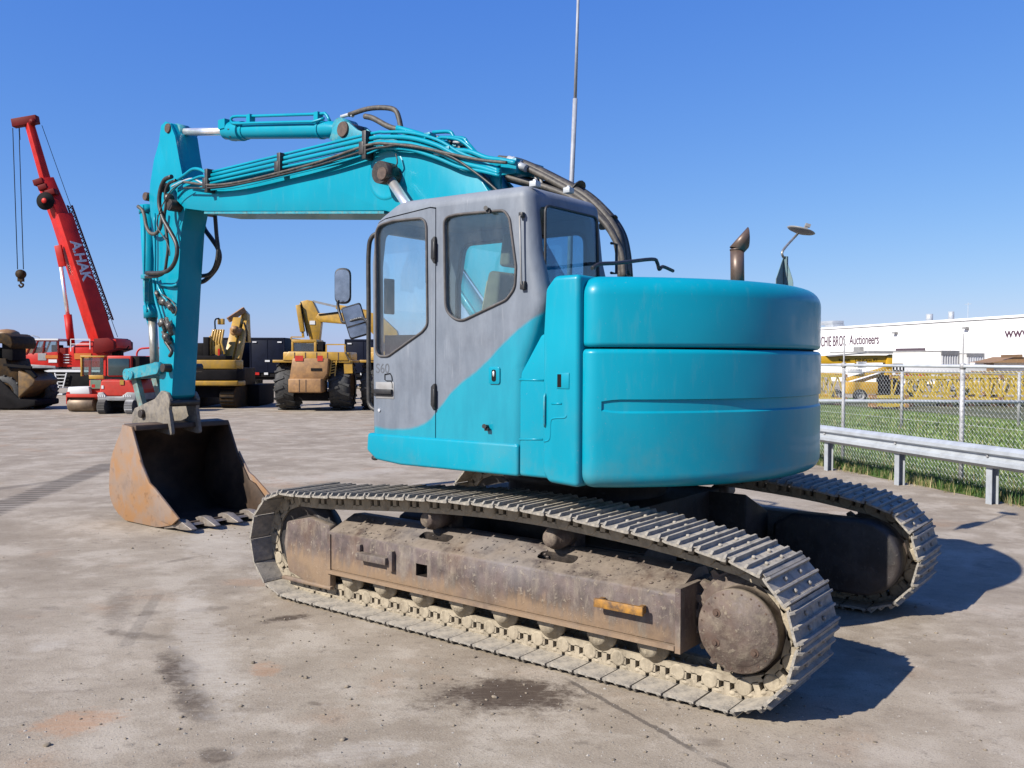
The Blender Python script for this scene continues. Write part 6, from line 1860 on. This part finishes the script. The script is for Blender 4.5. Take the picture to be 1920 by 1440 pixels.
# ---------------- box trailers
def trailer(name, label, px0, px1, top, D, depth=9.0, turn=0.0, marks=True, side=0):
    c = (px0+px1)/2
    F = Far(name, label, 'trailer', c, D, turn, 'dark box trailers parked behind the yellow machines')
    T = F.t; w = F.x(px1)-F.x(px0); h = F.z(top)
    mb = MB(); mb.box2((-w/2, 0, 1.0), (w/2, depth, h)); b = bl(mb, 'trailer_box', 'navy', T, bevel=0.02)
    mb = MB(); mb.box2((-w/2+0.04, -0.03, h-0.12), (w/2-0.04, 0.0, h-0.02)); mb.box2((-w/2+0.02, -0.03, 1.0), (-w/2+0.08, 0, h-0.1)); mb.box2((w/2-0.08, -0.03, 1.0), (w/2-0.02, 0, h-0.1)); mb.box2((-0.02, -0.02, 1.0), (0.02, 0, h-0.1)); bl(mb, 'door_frame', 'navy', T)
    if marks:
        for sx in (-1, 1):
            mb = MB(); mb.box((sx*(w/2-0.32), -0.04, h-0.28), (0.26, 0.02, 0.08)); bl(mb, 'marker_plate', 'white', T)
        mb = MB(); mb.box((0.02, -0.04, 2.0-0.25), (0.3, 0.02, 0.11)); bl(mb, 'number_plate', 'white', T)
    mb = MB(); mb.box2((-w/2+0.1, 0.1, 0.55), (w/2-0.1, depth, 1.0)); mb.box2((-w/2, -0.02, 0.75), (w/2, 0.06, 0.95)); bl(mb, 'chassis', 'grime_shade', T)
    mb = MB(); mb.box((-w/2+0.35, -0.08, 0.95), (0.55, 0.04, 0.16)); bl(mb, 'tail_lamp', 'redp', T)
    mb = MB(); mb.box((-0.05, -0.08, 0.95), (0.24, 0.04, 0.14)); bl(mb, 'mud_plate', 'white', T)
    mb = MB(); mb.box((-0.1, -0.04, 0.22), (0.30, 0.02, 0.22)); bl(mb, 'mud_flap', 'grime_shade', T)
    for sx in (-1, 1): wheel(T, (sx*(w/2-0.28), 0.9, 0.5), 0.5, 0.35, 'X', 0.5, 'greyp')
    return F
trailer('box_trailer', 'dark navy box trailer in clear view between the yellow excavator and the wheeled machine', 468, 534, 633, 56)
trailer('box_trailer', 'dark box trailer half hidden behind the boom of the yellow excavator', 384, 455, 633, 60, 12, -0.16, False)
trailer('box_trailer', 'dark box trailer glimpsed behind the right tyre of the big yellow wheeled machine', 646, 716, 636, 56)

# ---------------- large yellow wheeled machine, two of them
def dozer(name, label, px, D, full=True, xo=0):
    F = Far(name, label, 'wheeled machine', px, D)
    T = F.t; X0 = F.x; Z = F.z
    X = lambda p: X0(p+xo)
    mb = MB(); mb.box2((X(532), -0.1, Z(678)), (X(655), 1.6, Z(660))); mb.prism([(X(534), Z(676)), (X(545), Z(659)), (X(650), Z(660)), (X(657), Z(676))], -0.35, 0.2); bl(mb, 'rear_deck', 'yellow', T, bevel=0.04)
    mb = MB()
    for p in (556, 576, 597, 617, 637): mb.box2((X(p), -0.36, Z(675)), (X(p+1.6), -0.34, Z(661)))
    bl(mb, 'deck_gap', 'pin', T)
    mb = MB()
    for k in range(5): mb.bar(F.p(624+xo, 700-k*5, -0.35), F.p(632+xo, 698-k*5, -0.35), 0.03)
    mb.bar(F.p(622+xo, 705, -0.35), F.p(626+xo, 676, -0.35), 0.04); mb.bar(F.p(632+xo, 705, -0.35), F.p(635+xo, 676, -0.35), 0.04)
    bl(mb, 'access_ladder', 'yellow', T)
    mb = MB(); mb.prism([(X(550), Z(710)), (X(556), Z(672)), (X(622), Z(672)), (X(620), Z(700)), (X(612), Z(712))], -0.6, 1.0); bl(mb, 'rear_grille', 'yellowrust', T, bevel=0.03)
    mb = MB(); mb.box2((X(551), -0.85, Z(735)), (X(612), 0.2, Z(709))); bl(mb, 'rear_weight', 'yellowrust', T, bevel=0.05, seg=3)
    mb = MB()
    for p in (571, 583): mb.box2((X(p), -0.86, Z(734)), (X(p)+0.02, -0.84, Z(711)))
    bl(mb, 'weight_seam', 'pin', T)
    for p in (561, 602):
        mb = MB(); mb.box2((X(p), -0.62 if p < 600 else -0.62, Z(677)), (X(p+15 if p < 600 else p+10), -0.60, Z(667))); bl(mb, 'red_marker', 'redface', T)
    mb = MB(); mb.box2((X(590), -0.62, Z(695)), (X(610), -0.60, Z(690))); bl(mb, 'grille_slot', 'grime_shade', T)
    # cab
    mb = MB(); mb.box2((X(541), 0.4, Z(642)), (X(588), 1.7, Z(636))); mb.box2((X(541), 0.4, Z(660)), (X(545), 0.5, Z(637))); mb.box2((X(584), 0.4, Z(660)), (X(589), 0.5, Z(637))); mb.box2((X(543), 0.4, Z(662)), (X(588), 1.6, Z(659))); c_ = bl(mb, 'cab', 'yellow', T, bevel=0.02)
    mb = MB(); mb.box2((X(545), 0.45, Z(659)), (X(585), 0.46, Z(643))); bl(mb, 'cab_window', 'glassfar', c_)
    mb = MB(); mb.box2((X(546), 1.5, Z(659)), (X(585), 1.55, Z(643))); bl(mb, 'cab_back', 'grime_shade', c_)
    mb = MB()
    for a, b in (((547, 632), (572, 632)), ((547, 636), (547, 632)), ((613, 646), (648, 646)), ((613, 660), (613, 646)), ((648, 660), (648, 646)), ((652, 676), (647, 650)), ((612, 700), (622, 676))): mb.bar(F.p(a[0]+xo, a[1], -0.1), F.p(b[0]+xo, b[1], -0.1), 0.045)
    bl(mb, 'guard_rail', 'yellow', T)
    mb = MB(); mb.box2((X(592), 0.3, Z(662)), (X(602), 0.8, Z(640))); mb.tube([F.p(604+xo, 660, 0.5), F.p(604+xo, 646, 0.5)], 0.06, 8); bl(mb, 'exhaust_box', 'grime_shade', T)
    for sx, (p0, p1) in ((-1, (517, 553)), (1, (618, 657))):
        c = (X((p0+p1)/2), 0.55, 0.87); w = X(p1)-X(p0)
        wheel(T, c, 0.87, w*0.97, 'X', 0.5, 'yellowrust', lug=16)
        mb = MB(); mb.box2((X(p0-2), -0.3, Z(680)), (X(p1+3), 1.5, Z(675))); bl(mb, 'mudguard', 'yellow', T, bevel=0.02)
    mb = MB(); mb.box2((X(553), -0.1, 0.35), (X(618), 2.0, Z(735))); bl(mb, 'axle_housing', 'grime_shade', T, bevel=0.03)
    mb = MB(); mb.bar(F.p(656+xo, 700, -0.2), F.p(655+xo, 676, -0.2), 0.1, 0.3); bl(mb, 'side_step', 'yellow', T)
    return F
dozer('wheeled_dozer', 'big yellow wheeled machine with huge tyres and rusty rear weight, facing away', 587, 32.0)
dozer('wheeled_dozer', 'second big yellow wheeled machine mostly hidden behind the turquoise excavator cab', 750, 32.5, xo=161)
# ---------------- yellow excavator boom behind
F = Far('yellow_excavator', 'tall yellow excavator whose bent boom rises behind the wheeled machine', 'excavator', 640, 41)
T = F.t; X, Z = F.x, F.z
mb = MB(); mb.prism([(X(562), Z(575)), (X(566), Z(566)), (X(578), Z(563)), (X(588), Z(565)), (X(600), Z(590)), (X(604), Z(606)), (X(600), Z(640)), (X(584), Z(640)), (X(573), Z(605)), (X(568), Z(590))], -0.22, 0.22); bl(mb, 'stick', 'yellow', T, bevel=0.02)
mb = MB(); mb.prism([(X(594), Z(596)), (X(600), Z(588)), (X(640), Z(587)), (X(690), Z(584)), (X(715), Z(592)), (X(745), Z(620)), (X(758), Z(660)), (X(738), Z(665)), (X(715), Z(640)), (X(690), Z(616)), (X(650), Z(608)), (X(602), Z(604))], -0.28, 0.28); bl(mb, 'boom', 'yellow', T, bevel=0.02)
mb = MB(); mb.bar(F.p(588, 565, -0.1), F.p(632, 575, -0.1), 0.10); bl(mb, 'stick_cylinder_rod', 'greyp', T)
mb = MB(); mb.bar(F.p(632, 575, -0.1), F.p(690, 586, -0.1), 0.24, 0.22); mb.bar(F.p(562, 572, -0.3), F.p(570, 622, -0.3), 0.22, 0.2); mb.bar(F.p(570, 622, -0.3), F.p(571, 632, -0.3), 0.1); bl(mb, 'hydraulic_cylinder', 'yellow', T, bevel=0.01)
mb = MB(); mb.tube([F.p(566, 566, -0.2), F.p(573, 600, -0.35), F.p(580, 630, -0.35)], 0.03, 6); mb.tube([F.p(600, 590, -0.3), F.p(640, 585, -0.3)], 0.03, 6); bl(mb, 'hydraulic_hose', 'grime_shade', T)
mb = MB(); mb.box2((X(583), -0.25, Z(609)), (X(593), -0.23, Z(602))); bl(mb, 'white_label', 'white', T)
mb = MB(); mb.box2((X(700), -1.0, 1.0), (X(800), 1.4, 2.4)); bl(mb, 'engine_housing', 'yellow', T, bevel=0.05)
mb = MB(); mb.box2((X(690), -1.2, 0.02), (X(800), 1.2, 0.95)); bl(mb, 'crawler_side', 'grime_shade', T, bevel=0.1)
mb = MB(); mb.prism([(X(580), Z(640)), (X(604), Z(640)), (X(610), 1.2), (X(600), 0.3), (X(570), 0.3), (X(574), 1.4)], -0.5, 0.5); bl(mb, 'bucket', 'yellowrust', T, bevel=0.03)

# ---------------- flag pole behind the excavator
M['mast'] = simple('grey_mast_metal', (0.36, 0.38, 0.43), 0.5)
F = Far('flagpole', 'tall white tapering mast rising out of frame behind the hoses', 'mast', 1063, 30)
a = Vector(F.p(1064, 676)); 
bse = Vector((0, 0, 0)); top = Vector(F.p(1082, -60)); p1 = Vector(F.p(1076, 185))
mb = MB(); mb.tube([bse, Vector(F.p(1070, 345)), p1], [0.10, 0.083, 0.078], 14); bl(mb, 'mast_lower', M['mast'], F.t)
mb = MB(); mb.tube([p1, top], [0.056, 0.045], 12); bl(mb, 'mast_upper', M['mast'], F.t)

# ================================================================== RIGHT HAND SIDE
# warehouse: wall runs away from the camera
D1, D0 = 100.0, 143.0
wa = gp(1920, D1); wb = gp(1530, D0)
wd = (wb-wa).normalized(); wn_ = Vector((-wd.y, wd.x, 0))
if wn_.dot(-FH) < 0: wn_ = -wn_       # outward normal faces the camera
def wproj(px, py):
    # hit the wall plane
    d = ray(px, py); t = ((wa-CAM).dot(wn_))/d.dot(wn_); return CAM+d*t
WS = thing('warehouse', 'long white flat roofed warehouse with dark lettering along its wall', 'warehouse', wa)
ht = (wproj(1920, 593).z+wproj(1540, 617).z)/2
iv = Matrix.Translation(-wa)
Lw = (wb-wa).length
def wpt(s, z, o=0.0): p = wa+wd*s+wn_*o; return Vector((p.x, p.y, z))
M['wall'] = simple('white_sheet_cladding', (1.25, 1.25, 1.26), 0.55, 0, 0.015, 0.3)
mb = MB(iv); R_ = Matrix(((wd.x, wn_.x, 0), (wd.y, wn_.y, 0), (0, 0, 1)))
mb.box(wpt(Lw/2-20, ht/2, -15), (Lw+110, 30, ht), R_); bl(mb, 'wall', M['wall'], WS)
mb = MB(iv); mb.box(wpt(Lw/2-20, ht+0.06, 0.03), (Lw+110, 0.22, 0.28), R_); bl(mb, 'parapet', M['wall'], WS)
mb = MB(iv); mb.box(wpt(Lw/2-20, ht-0.14, 0.03), (Lw+110, 0.06, 0.07), R_); bl(mb, 'parapet_shadow_gap', 'greyp', WS)
for (px, w, h_) in ((1717, 1.0, 1.3), (1757, 0.8, 1.4)):
    s = (wproj(px, 640)-wa).dot(wd); mb = MB(iv); mb.cyl(wpt(s, ht, -2), wpt(s, ht+h_*0.95, -2), w*0.45, 14); bl(mb, 'roof_vent', 'galv', WS)
s = (wproj(1543, 640)-wa).dot(wd); mb = MB(iv); mb.box(wpt(s, ht+0.35, -2), (2.4, 2, 0.7), R_); mb.box(wpt(s+0.9, ht+1.0, -2), (3.8, 2, 0.6), R_); bl(mb, 'air_unit', 'galv', WS, bevel=0.03)
s = (wproj(1775, 640)-wa).dot(wd); mb = MB(iv); mb.bar(wpt(s, ht, -3), wpt(s, ht+2.4, -3), 0.05); mb.bar(wpt(s-0.6, ht+2.2, -3), wpt(s+0.6, ht+2.2, -3), 0.05); bl(mb, 'roof_aerial', 'galv', WS)
for px, py in ((1681, 624), (1814, 615)):
    q = wproj(px, py); s = (q-wa).dot(wd); mb = MB(iv); mb.box(wpt(s, q.z, 0.25), (0.7, 0.5, 0.22), R_); mb.box(wpt(s, q.z+0.1, 0.08), (0.15, 0.3, 0.15), R_); bl(mb, 'wall_lamp', 'greyp', WS)
# opening with dark canopy
a = wproj(1681, 657); b = wproj(1735, 654)
mb = MB(iv); sA = (a-wa).dot(wd); sB = (b-wa).dot(wd); mb.box(wpt((sA+sB)/2, a.z-0.4, 0.05), (abs(sA-sB), 0.2, 1.3), R_); bl(mb, 'dock_opening', simple('dark_purple_opening', (0.10, 0.07, 0.09), 0.8), WS)
a = wproj(1613, 655); mb = MB(iv); mb.box(wpt((a-wa).dot(wd), a.z, 0.3), (1.8, 0.5, 0.7), R_); bl(mb, 'wall_bracket', 'greyp', WS)
# seams
mb = MB(iv)
for k in range(-8, 12): mb.box(wpt(k*6.1, ht/2, 0.012), (0.05, 0.03, ht-0.2), R_)
bl(mb, 'cladding_seam', simple('seam_shade', (0.85, 0.85, 0.87), 0.6), WS)
M['letters'] = simple('dark_plum_lettering', (0.10, 0.045, 0.075), 0.6)
def wall_text(body, pxa, pya, pxb, size_px, name):
    a = wproj(pxa, pya); b = wproj(pxb, pya); d = -wd
    dd_ = (b-a); dd_.z = 0
    d = dd_.normalized(); n_ = wn_; u = Vector((0, 0, 1))
    D_ = (a-CAM).dot(FH)
    size = size_px/FPX*D_
    Mx = Matrix((d, u, n_)).transposed().to_4x4(); Mx.translation = a-wa+wn_*0.03
    o = text_mesh(body, size, Mx, name, M['letters'], WS, 0.01, size*0.012)
    # stretch along the wall to the measured width
    me = o.data; base = a-wa
    xs = [(v.co-base).dot(d) for v in me.vertices]; k = dd_.length/max(xs)
    for v in me.vertices:
        s_ = (v.co-base).dot(d); v.co += d*(s_*(k-1))
    return o
wall_text('RITCHIE BROS.', 1526, 650, 1587, 26, 'wall_lettering')
wall_text('Auctioneers', 1593, 646, 1648, 25, 'wall_lettering')
wall_text('www.', 1884, 633, 1938, 27, 'wall_lettering')

# containers
def corr(px0, px1, px2, top, D, label, ln, name='container'):
    F = Far('shipping_container', label, 'container', px1, D, 0.0, 'white containers behind the crane parts')
    T = F.t; X, Z = F.x, F.z; h = Z(top)
    w = X(px2)-X(px1)
    # end face : px1..px2 ; long side recedes to px0
    x0f = (px0-px1)/FPX*(D+ln)   # offset of the far corner
    A_ = Vector((0, 0, 0)); B_ = Vector((w, 0.6, 0)); dirx = (B_-A_).normalized()
    E_ = Vector((x0f+(px1-px1), ln, 0))
    F_ = E_+(B_-A_)
    mb = MB(); mb.prism([(A_.x, A_.y), (B_.x, B_.y), (F_.x, F_.y), (E_.x, E_.y)], 0.15, h-0.1, 'Z'); bl(mb, 'container_body', simple('off_white_container', (1.0, 0.97, 0.93), 0.55, 0, 0.03, 0.5), T)
    mb = MB(); n = 7
    for k in range(n):
        p = A_+(B_-A_)*((k+0.5)/n); mb.box((p.x, p.y-0.03, h*0.5), (w/n*0.45, 0.06, h-0.5))
    bl(mb, 'corrugation', 'white', T)
    mb = MB(); mb.prism([(A_.x-0.02, A_.y-0.08), (B_.x+0.02, B_.y-0.08), (F_.x+0.02, F_.y), (E_.x-0.02, E_.y)], h-0.1, h, 'Z'); mb.bar((A_.x, A_.y-0.05, h-0.18), (B_.x, B_.y-0.05, h-0.18), 0.1, 0.28); mb.bar((B_.x, B_.y-0.05, 0.1), (B_.x, B_.y-0.05, h), 0.12); bl(mb, 'container_frame', 'greyp', T)
    return F
F = corr(1671, 1764, 1804, 657, 66, 'off-white shipping container with long side toward the boom lift', 11)
corr(1790, 1812, 1850, 662, 84, 'white shipping container at right, behind the taller fence post', 6)
# low white building further right
F = Far('white_shed', 'low white shed with brown timber frame at the right edge behind the fence', 'shed', 1890, 80)
X, Z = F.x, F.z
mb = MB(); mb.box2((X(1862), 0, 0), (X(1990), 4, Z(680))); bl(mb, 'shed_wall', M['wall'], F.t)
mb = MB(); mb.prism([(X(1846), Z(680)), (X(1870), Z(676)), (X(1895), Z(669)), (X(1925), Z(670)), (X(1990), Z(676)), (X(1990), Z(680))], -1, 3); bl(mb, 'timber_roof', simple('brown_timber', (0.36, 0.21, 0.10), 0.7), F.t)
mb = MB(); mb.box2((X(1850), -0.5, 0), (X(1858), 0.5, Z(681))); mb.bar(F.p(1866, 668, -1), F.p(1904, 667, -1), 0.25); bl(mb, 'timber_post', simple('brown_post', (0.28, 0.17, 0.09), 0.7), F.t)
mb = MB(); mb.box2((X(1862), -0.6, Z(699)), (X(1868), -0.3, Z(693))); bl(mb, 'wall_box', 'greyp', F.t)

# trailer mounted boom lift
F = Far('boom_lift', 'yellow trailer mounted boom lift with folded arms and lettering, left of the container', 'boom lift', 1600, 40)
T = F.t; X, Z = F.x, F.z
M['liftyel'] = simple('lift_yellow_paint', (0.72, 0.42, 0.02), 0.4, 0, 0.08, 2, 0.1)
mb = MB(); mb.prism([(X(1500), Z(684)), (X(1500), Z(668)), (X(1640), Z(666)), (X(1668), Z(666)), (X(1668), Z(680)), (X(1640), Z(680)), (X(1560), Z(682))], -0.12, 0.12); bl(mb, 'upper_boom', M['liftyel'], T, bevel=0.01)
mb = MB(); mb.prism([(X(1655), Z(716)), (X(1660), Z(668)), (X(1670), Z(664)), (X(1670), Z(716))], -0.2, 0.2); bl(mb, 'boom_knuckle', M['liftyel'], T, bevel=0.01)
mb = MB(); mb.bar(F.p(1668, 688, -0.1), F.p(1585, 712, -0.1), 0.20, 0.16); mb.bar(F.p(1668, 698, 0.1), F.p(1590, 722, 0.1), 0.20, 0.14); bl(mb, 'lower_boom', M['liftyel'], T, bevel=0.01)
mb = MB(); mb.box2((X(1585), -0.4, Z(738)), (X(1640), 0.4, Z(716))); mb.box2((X(1500), -0.3, Z(745)), (X(1580), 0.3, Z(738))); mb.bar(F.p(1640, 735), F.p(1668, 748), 0.1); bl(mb, 'turntable', M['liftyel'], T, bevel=0.02)
mb = MB(); mb.box2((X(1650), -0.5, Z(747)), (X(1682), 0.4, Z(703))); bl(mb, 'control_cabinet', 'grime_shade', T, bevel=0.02)
mb = MB(); mb.prism([(X(1545), Z(667)), (X(1615), Z(661)), (X(1622), Z(661)), (X(1622), Z(663)), (X(1550), Z(669))], -0.3, 0.0); mb.box2((X(1622), -0.35, Z(663)), (X(1668), 0.2, Z(658))); bl(mb, 'work_platform', 'greyp', T)
mb = MB(); mb.box2((X(1604), -0.3, Z(690)), (X(1620), 0.1, Z(678))); mb.box2((X(1590), -0.3, Z(700)), (X(1612), 0.0, Z(692))); bl(mb, 'ram_cover', 'white', T)
for px in (1560, 1605): wheel(T, (X(px), -0.5, 0.3), 0.3, 0.22, 'Y', 0.5, 'greyp')
mb = MB(); mb.bar(F.p(1500, 700, -0.2), F.p(1582, 702, -0.2), 0.1); bl(mb, 'drawbar', M['liftyel'], T)
def ft(body, px0, py0, px1, size_px, mat, nm):
    a = Vector(F.p(px0, py0, -0.135)); 
    Mx = Matrix(((1, 0, 0, a.x), (0, 0, -1, a.y), (0, 1, 0, a.z), (0, 0, 0, 1)))
    return text_mesh(body, size_px/FPX*F.D, Mx, nm, mat, T, 0.003)
ft('Rentals', 1570, 677.5, 0, 7.5, M['grime_shade'], 'lift_lettering'); ft('DINO', 1601, 678, 0, 8.5, M['grime_shade'], 'lift_lettering'); ft('160 XT', 1622, 677, 0, 7, M['grime_shade'], 'lift_lettering')

# white trailer body with dark marks below the container
F = Far('white_trailer', 'white flat trailer body with dark lettering and a red stripe behind the yellow crane parts', 'trailer', 1700, 52)
X, Z = F.x, F.z; T = F.t
mb = MB(); mb.box2((X(1672), 0, 0.7), (X(1850), 2, Z(683))); bl(mb, 'trailer_side', 'white', T, bevel=0.02)
mb = MB()
for k in range(4): mb.box2((X(1674+k*6.2), -0.02, Z(695)), (X(1676.5+k*6.2), 0, Z(687)))
mb.box2((X(1674), -0.02, Z(683.5)), (X(1693), 0, Z(681.5))); mb.box2((X(1674), -0.02, Z(696)), (X(1695), 0, Z(694))); bl(mb, 'dark_lettering', 'grime_shade', T)
mb = MB(); mb.box2((X(1695), -0.03, Z(706)), (X(1738), 0, Z(700))); bl(mb, 'red_stripe', 'redface', T)
for px in (1720, 1790): wheel(T, (X(px), 0.2, 0.42), 0.42, 0.3, 'Y', 0.5, 'greyp')

# lattice tower crane sections lying on the ground
def lattice_section(label, px0, px1, ytop, ybot, D, seed, turn=0.0, first=[None]):
    F = Far('crane_lattice_section', label, 'lattice section', (px0+px1)/2, D, turn, 'yellow tower crane sections lying in the grass')
    T = F.t; rs = random.Random(seed)
    L = F.x(px1)-F.x(px0); zt = F.z(ytop); zb = F.z(ybot); h = zt-zb; w = h
    n = max(3, int(L/(h*0.62)))
    mb = MB()
    for y in (0, w):
        for z in (zb, zt): mb.bar((-L/2, y, z), (L/2, y, z), 0.11)
    bl(mb, 'chord', 'lattice', T)
    mb = MB()
    for k in range(n):
        x0 = -L/2+L*k/n; x1 = -L/2+L*(k+1)/n; xm = (x0+x1)/2
        for y in (0, w):
            mb.bar((x0, y, zb), (xm, y, zt), 0.05+0.02*rs.random()); mb.bar((xm, y, zt), (x1, y, zb), 0.05)
            if rs.random() < 0.6: mb.bar((x0, y, zb), (x0, y, zt), 0.055)
        for z in (zb, zt): mb.bar((x0, 0, z), (x1, w, z), 0.04); mb.bar((x0, 0, z), (x0, w, z), 0.045)
    bl(mb, 'lacing', 'lattice', T)
    mb = MB()
    for x_ in (-L/2, L/2):
        for y in (0, w):
            for z in (zb, zt): mb.box((x_, y, z), (0.16, 0.13, 0.15))
    bl(mb, 'pin_joint', 'yellowrust', T)
    mb = MB(); 
    for x_ in (-L/3, L/3): mb.box2((x_-0.08, -0.1, 0), (x_+0.08, w+0.1, zb-0.03))
    bl(mb, 'timber_bearer', 'pin', T)
    return F
lattice_section('yellow lattice crane section farthest left, beside the counterweight', 1500, 1585, 705, 748, 37, 1)
lattice_section('yellow lattice crane section between the boom lift cabinet and the tall post', 1690, 1800, 708, 748, 36, 2)
lattice_section('yellow lattice crane section just right of the tall fence post', 1812, 1875, 706, 748, 36.5, 3)
lattice_section('yellow lattice crane section cut by the right edge of the photo', 1878, 1990, 707, 748, 36, 4)
lattice_section('second row yellow lattice section behind, in the middle', 1700, 1850, 700, 738, 41, 5, 0.05)
lattice_section('second row yellow lattice section behind, toward the right edge', 1845, 1995, 699, 738, 41, 6, -0.04)
lattice_section('short low yellow lattice piece lying in front of the long sections', 1640, 1700, 744, 760, 34, 7)
# far tree belt at the horizon right/left edges
M['leafdark'] = simple('distant_foliage', (0.09, 0.11, 0.07), 0.9, 0, 0.4, 0.5)

# ---------------- trees past the right edge of the frame (mirrored in the glossy counterweight)
G_TREE = leafmat('tree_leaf', (0.055, 0.085, 0.025))
mb = MB(); rs = random.Random(41)
for (az, dist, h) in ((-86.5, 62, 8.5), (-91, 55, 9.5), (-96, 60, 8.8), (-101, 52, 10), (-107, 57, 9), (-113, 50, 9.5)):
    a = radians(az); o_ = Vector((CAM.x+cos(a)*dist, CAM.y+sin(a)*dist, 0))
    mb.cur = 1; mb.tube([o_, o_+Vector((0.1, 0, h*0.3)), o_+Vector((0.05, 0.1, h*0.62))], [0.28, 0.2, 0.09], 8)
    mb.cur = 0
    for _ in range(24):
        c = o_+Vector((rs.gauss(0, h*0.17), rs.gauss(0, h*0.17), h*rs.uniform(0.25, 0.92))); r = h*rs.uniform(0.10, 0.17)
        for _ in range(90):
            d = Vector((rs.gauss(0, 1), rs.gauss(0, 1), rs.gauss(0, 1))).normalized()*r*rs.uniform(0.6, 1.05)
            q = c+d; u = Vector((rs.gauss(0, 1), rs.gauss(0, 1), rs.gauss(0, 1))).normalized(); v = u.orthogonal().normalized(); s_ = rs.uniform(0.14, 0.30)
            mb.add([q-u*s_, q+v*s_*0.6, q+u*s_, q-v*s_*0.6], [(0, 1, 2, 3)])
tag(mb.build('wood', [G_TREE, M['pin']]), kind='stuff')

# ---------------- make every separate piece of a part an object of its own
def split_pieces():
    skip = ('lettering', 'number', 'stripe', 'bolt', 'weld', 'pad', 'lug', 'seam', 'mesh', 'tension_wire', 'lacing', 'crawler_track', 'track_shoe', 'crown', 'trunk', 'blade', 'rope', 'ladder', 'corrug', 'top_rail', 'frame_edge', 'clod', 'tines')
    for o in list(COL.objects):
        if o.type != 'MESH' or o.parent is None or o.data.users > 1: continue
        if any(k in o.name for k in skip): continue
        me = o.data; nv = len(me.vertices)
        if nv > 6000: continue
        par = list(range(nv))
        def find(a):
            while par[a] != a:
                par[a] = par[par[a]]; a = par[a]
            return a
        for e in me.edges:
            a, b = find(e.vertices[0]), find(e.vertices[1])
            if a != b: par[a] = b
        isl = {}
        for i in range(nv): isl.setdefault(find(i), []).append(i)
        if len(isl) < 2 or len(isl) > 40: continue
        bb = []
        for k, vs in isl.items():
            co = [me.vertices[i].co for i in vs]
            lo = [min(c[j] for c in co)-0.006 for j in range(3)]; hi = [max(c[j] for c in co)+0.006 for j in range(3)]
            bb.append([lo, hi, set(vs)])
        ch = True
        while ch:
            ch = False
            for i in range(len(bb)):
                for j in range(i+1, len(bb)):
                    A, B = bb[i], bb[j]
                    if all(A[0][q] <= B[1][q] and B[0][q] <= A[1][q] for q in range(3)):
                        bb[i] = [[min(A[0][q], B[0][q]) for q in range(3)], [max(A[1][q], B[1][q]) for q in range(3)], A[2] | B[2]]
                        bb.pop(j); ch = True; break
                if ch: break
        if len(bb) < 2 or len(bb) > 12: continue
        src = me.copy()
        for n_, (lo, hi, vs) in enumerate(bb):
            m2 = src.copy(); bm = bmesh.new(); bm.from_mesh(m2); bm.verts.ensure_lookup_table()
            bmesh.ops.delete(bm, geom=[v for v in bm.verts if v.index not in vs], context='VERTS')
            bm.to_mesh(m2); bm.free()
            if n_ == 0: o.data = m2
            else:
                c = o.copy(); c.data = m2; COL.objects.link(c)
                c.name = o.name.split('.')[0]
        bpy.data.meshes.remove(src)
split_pieces()
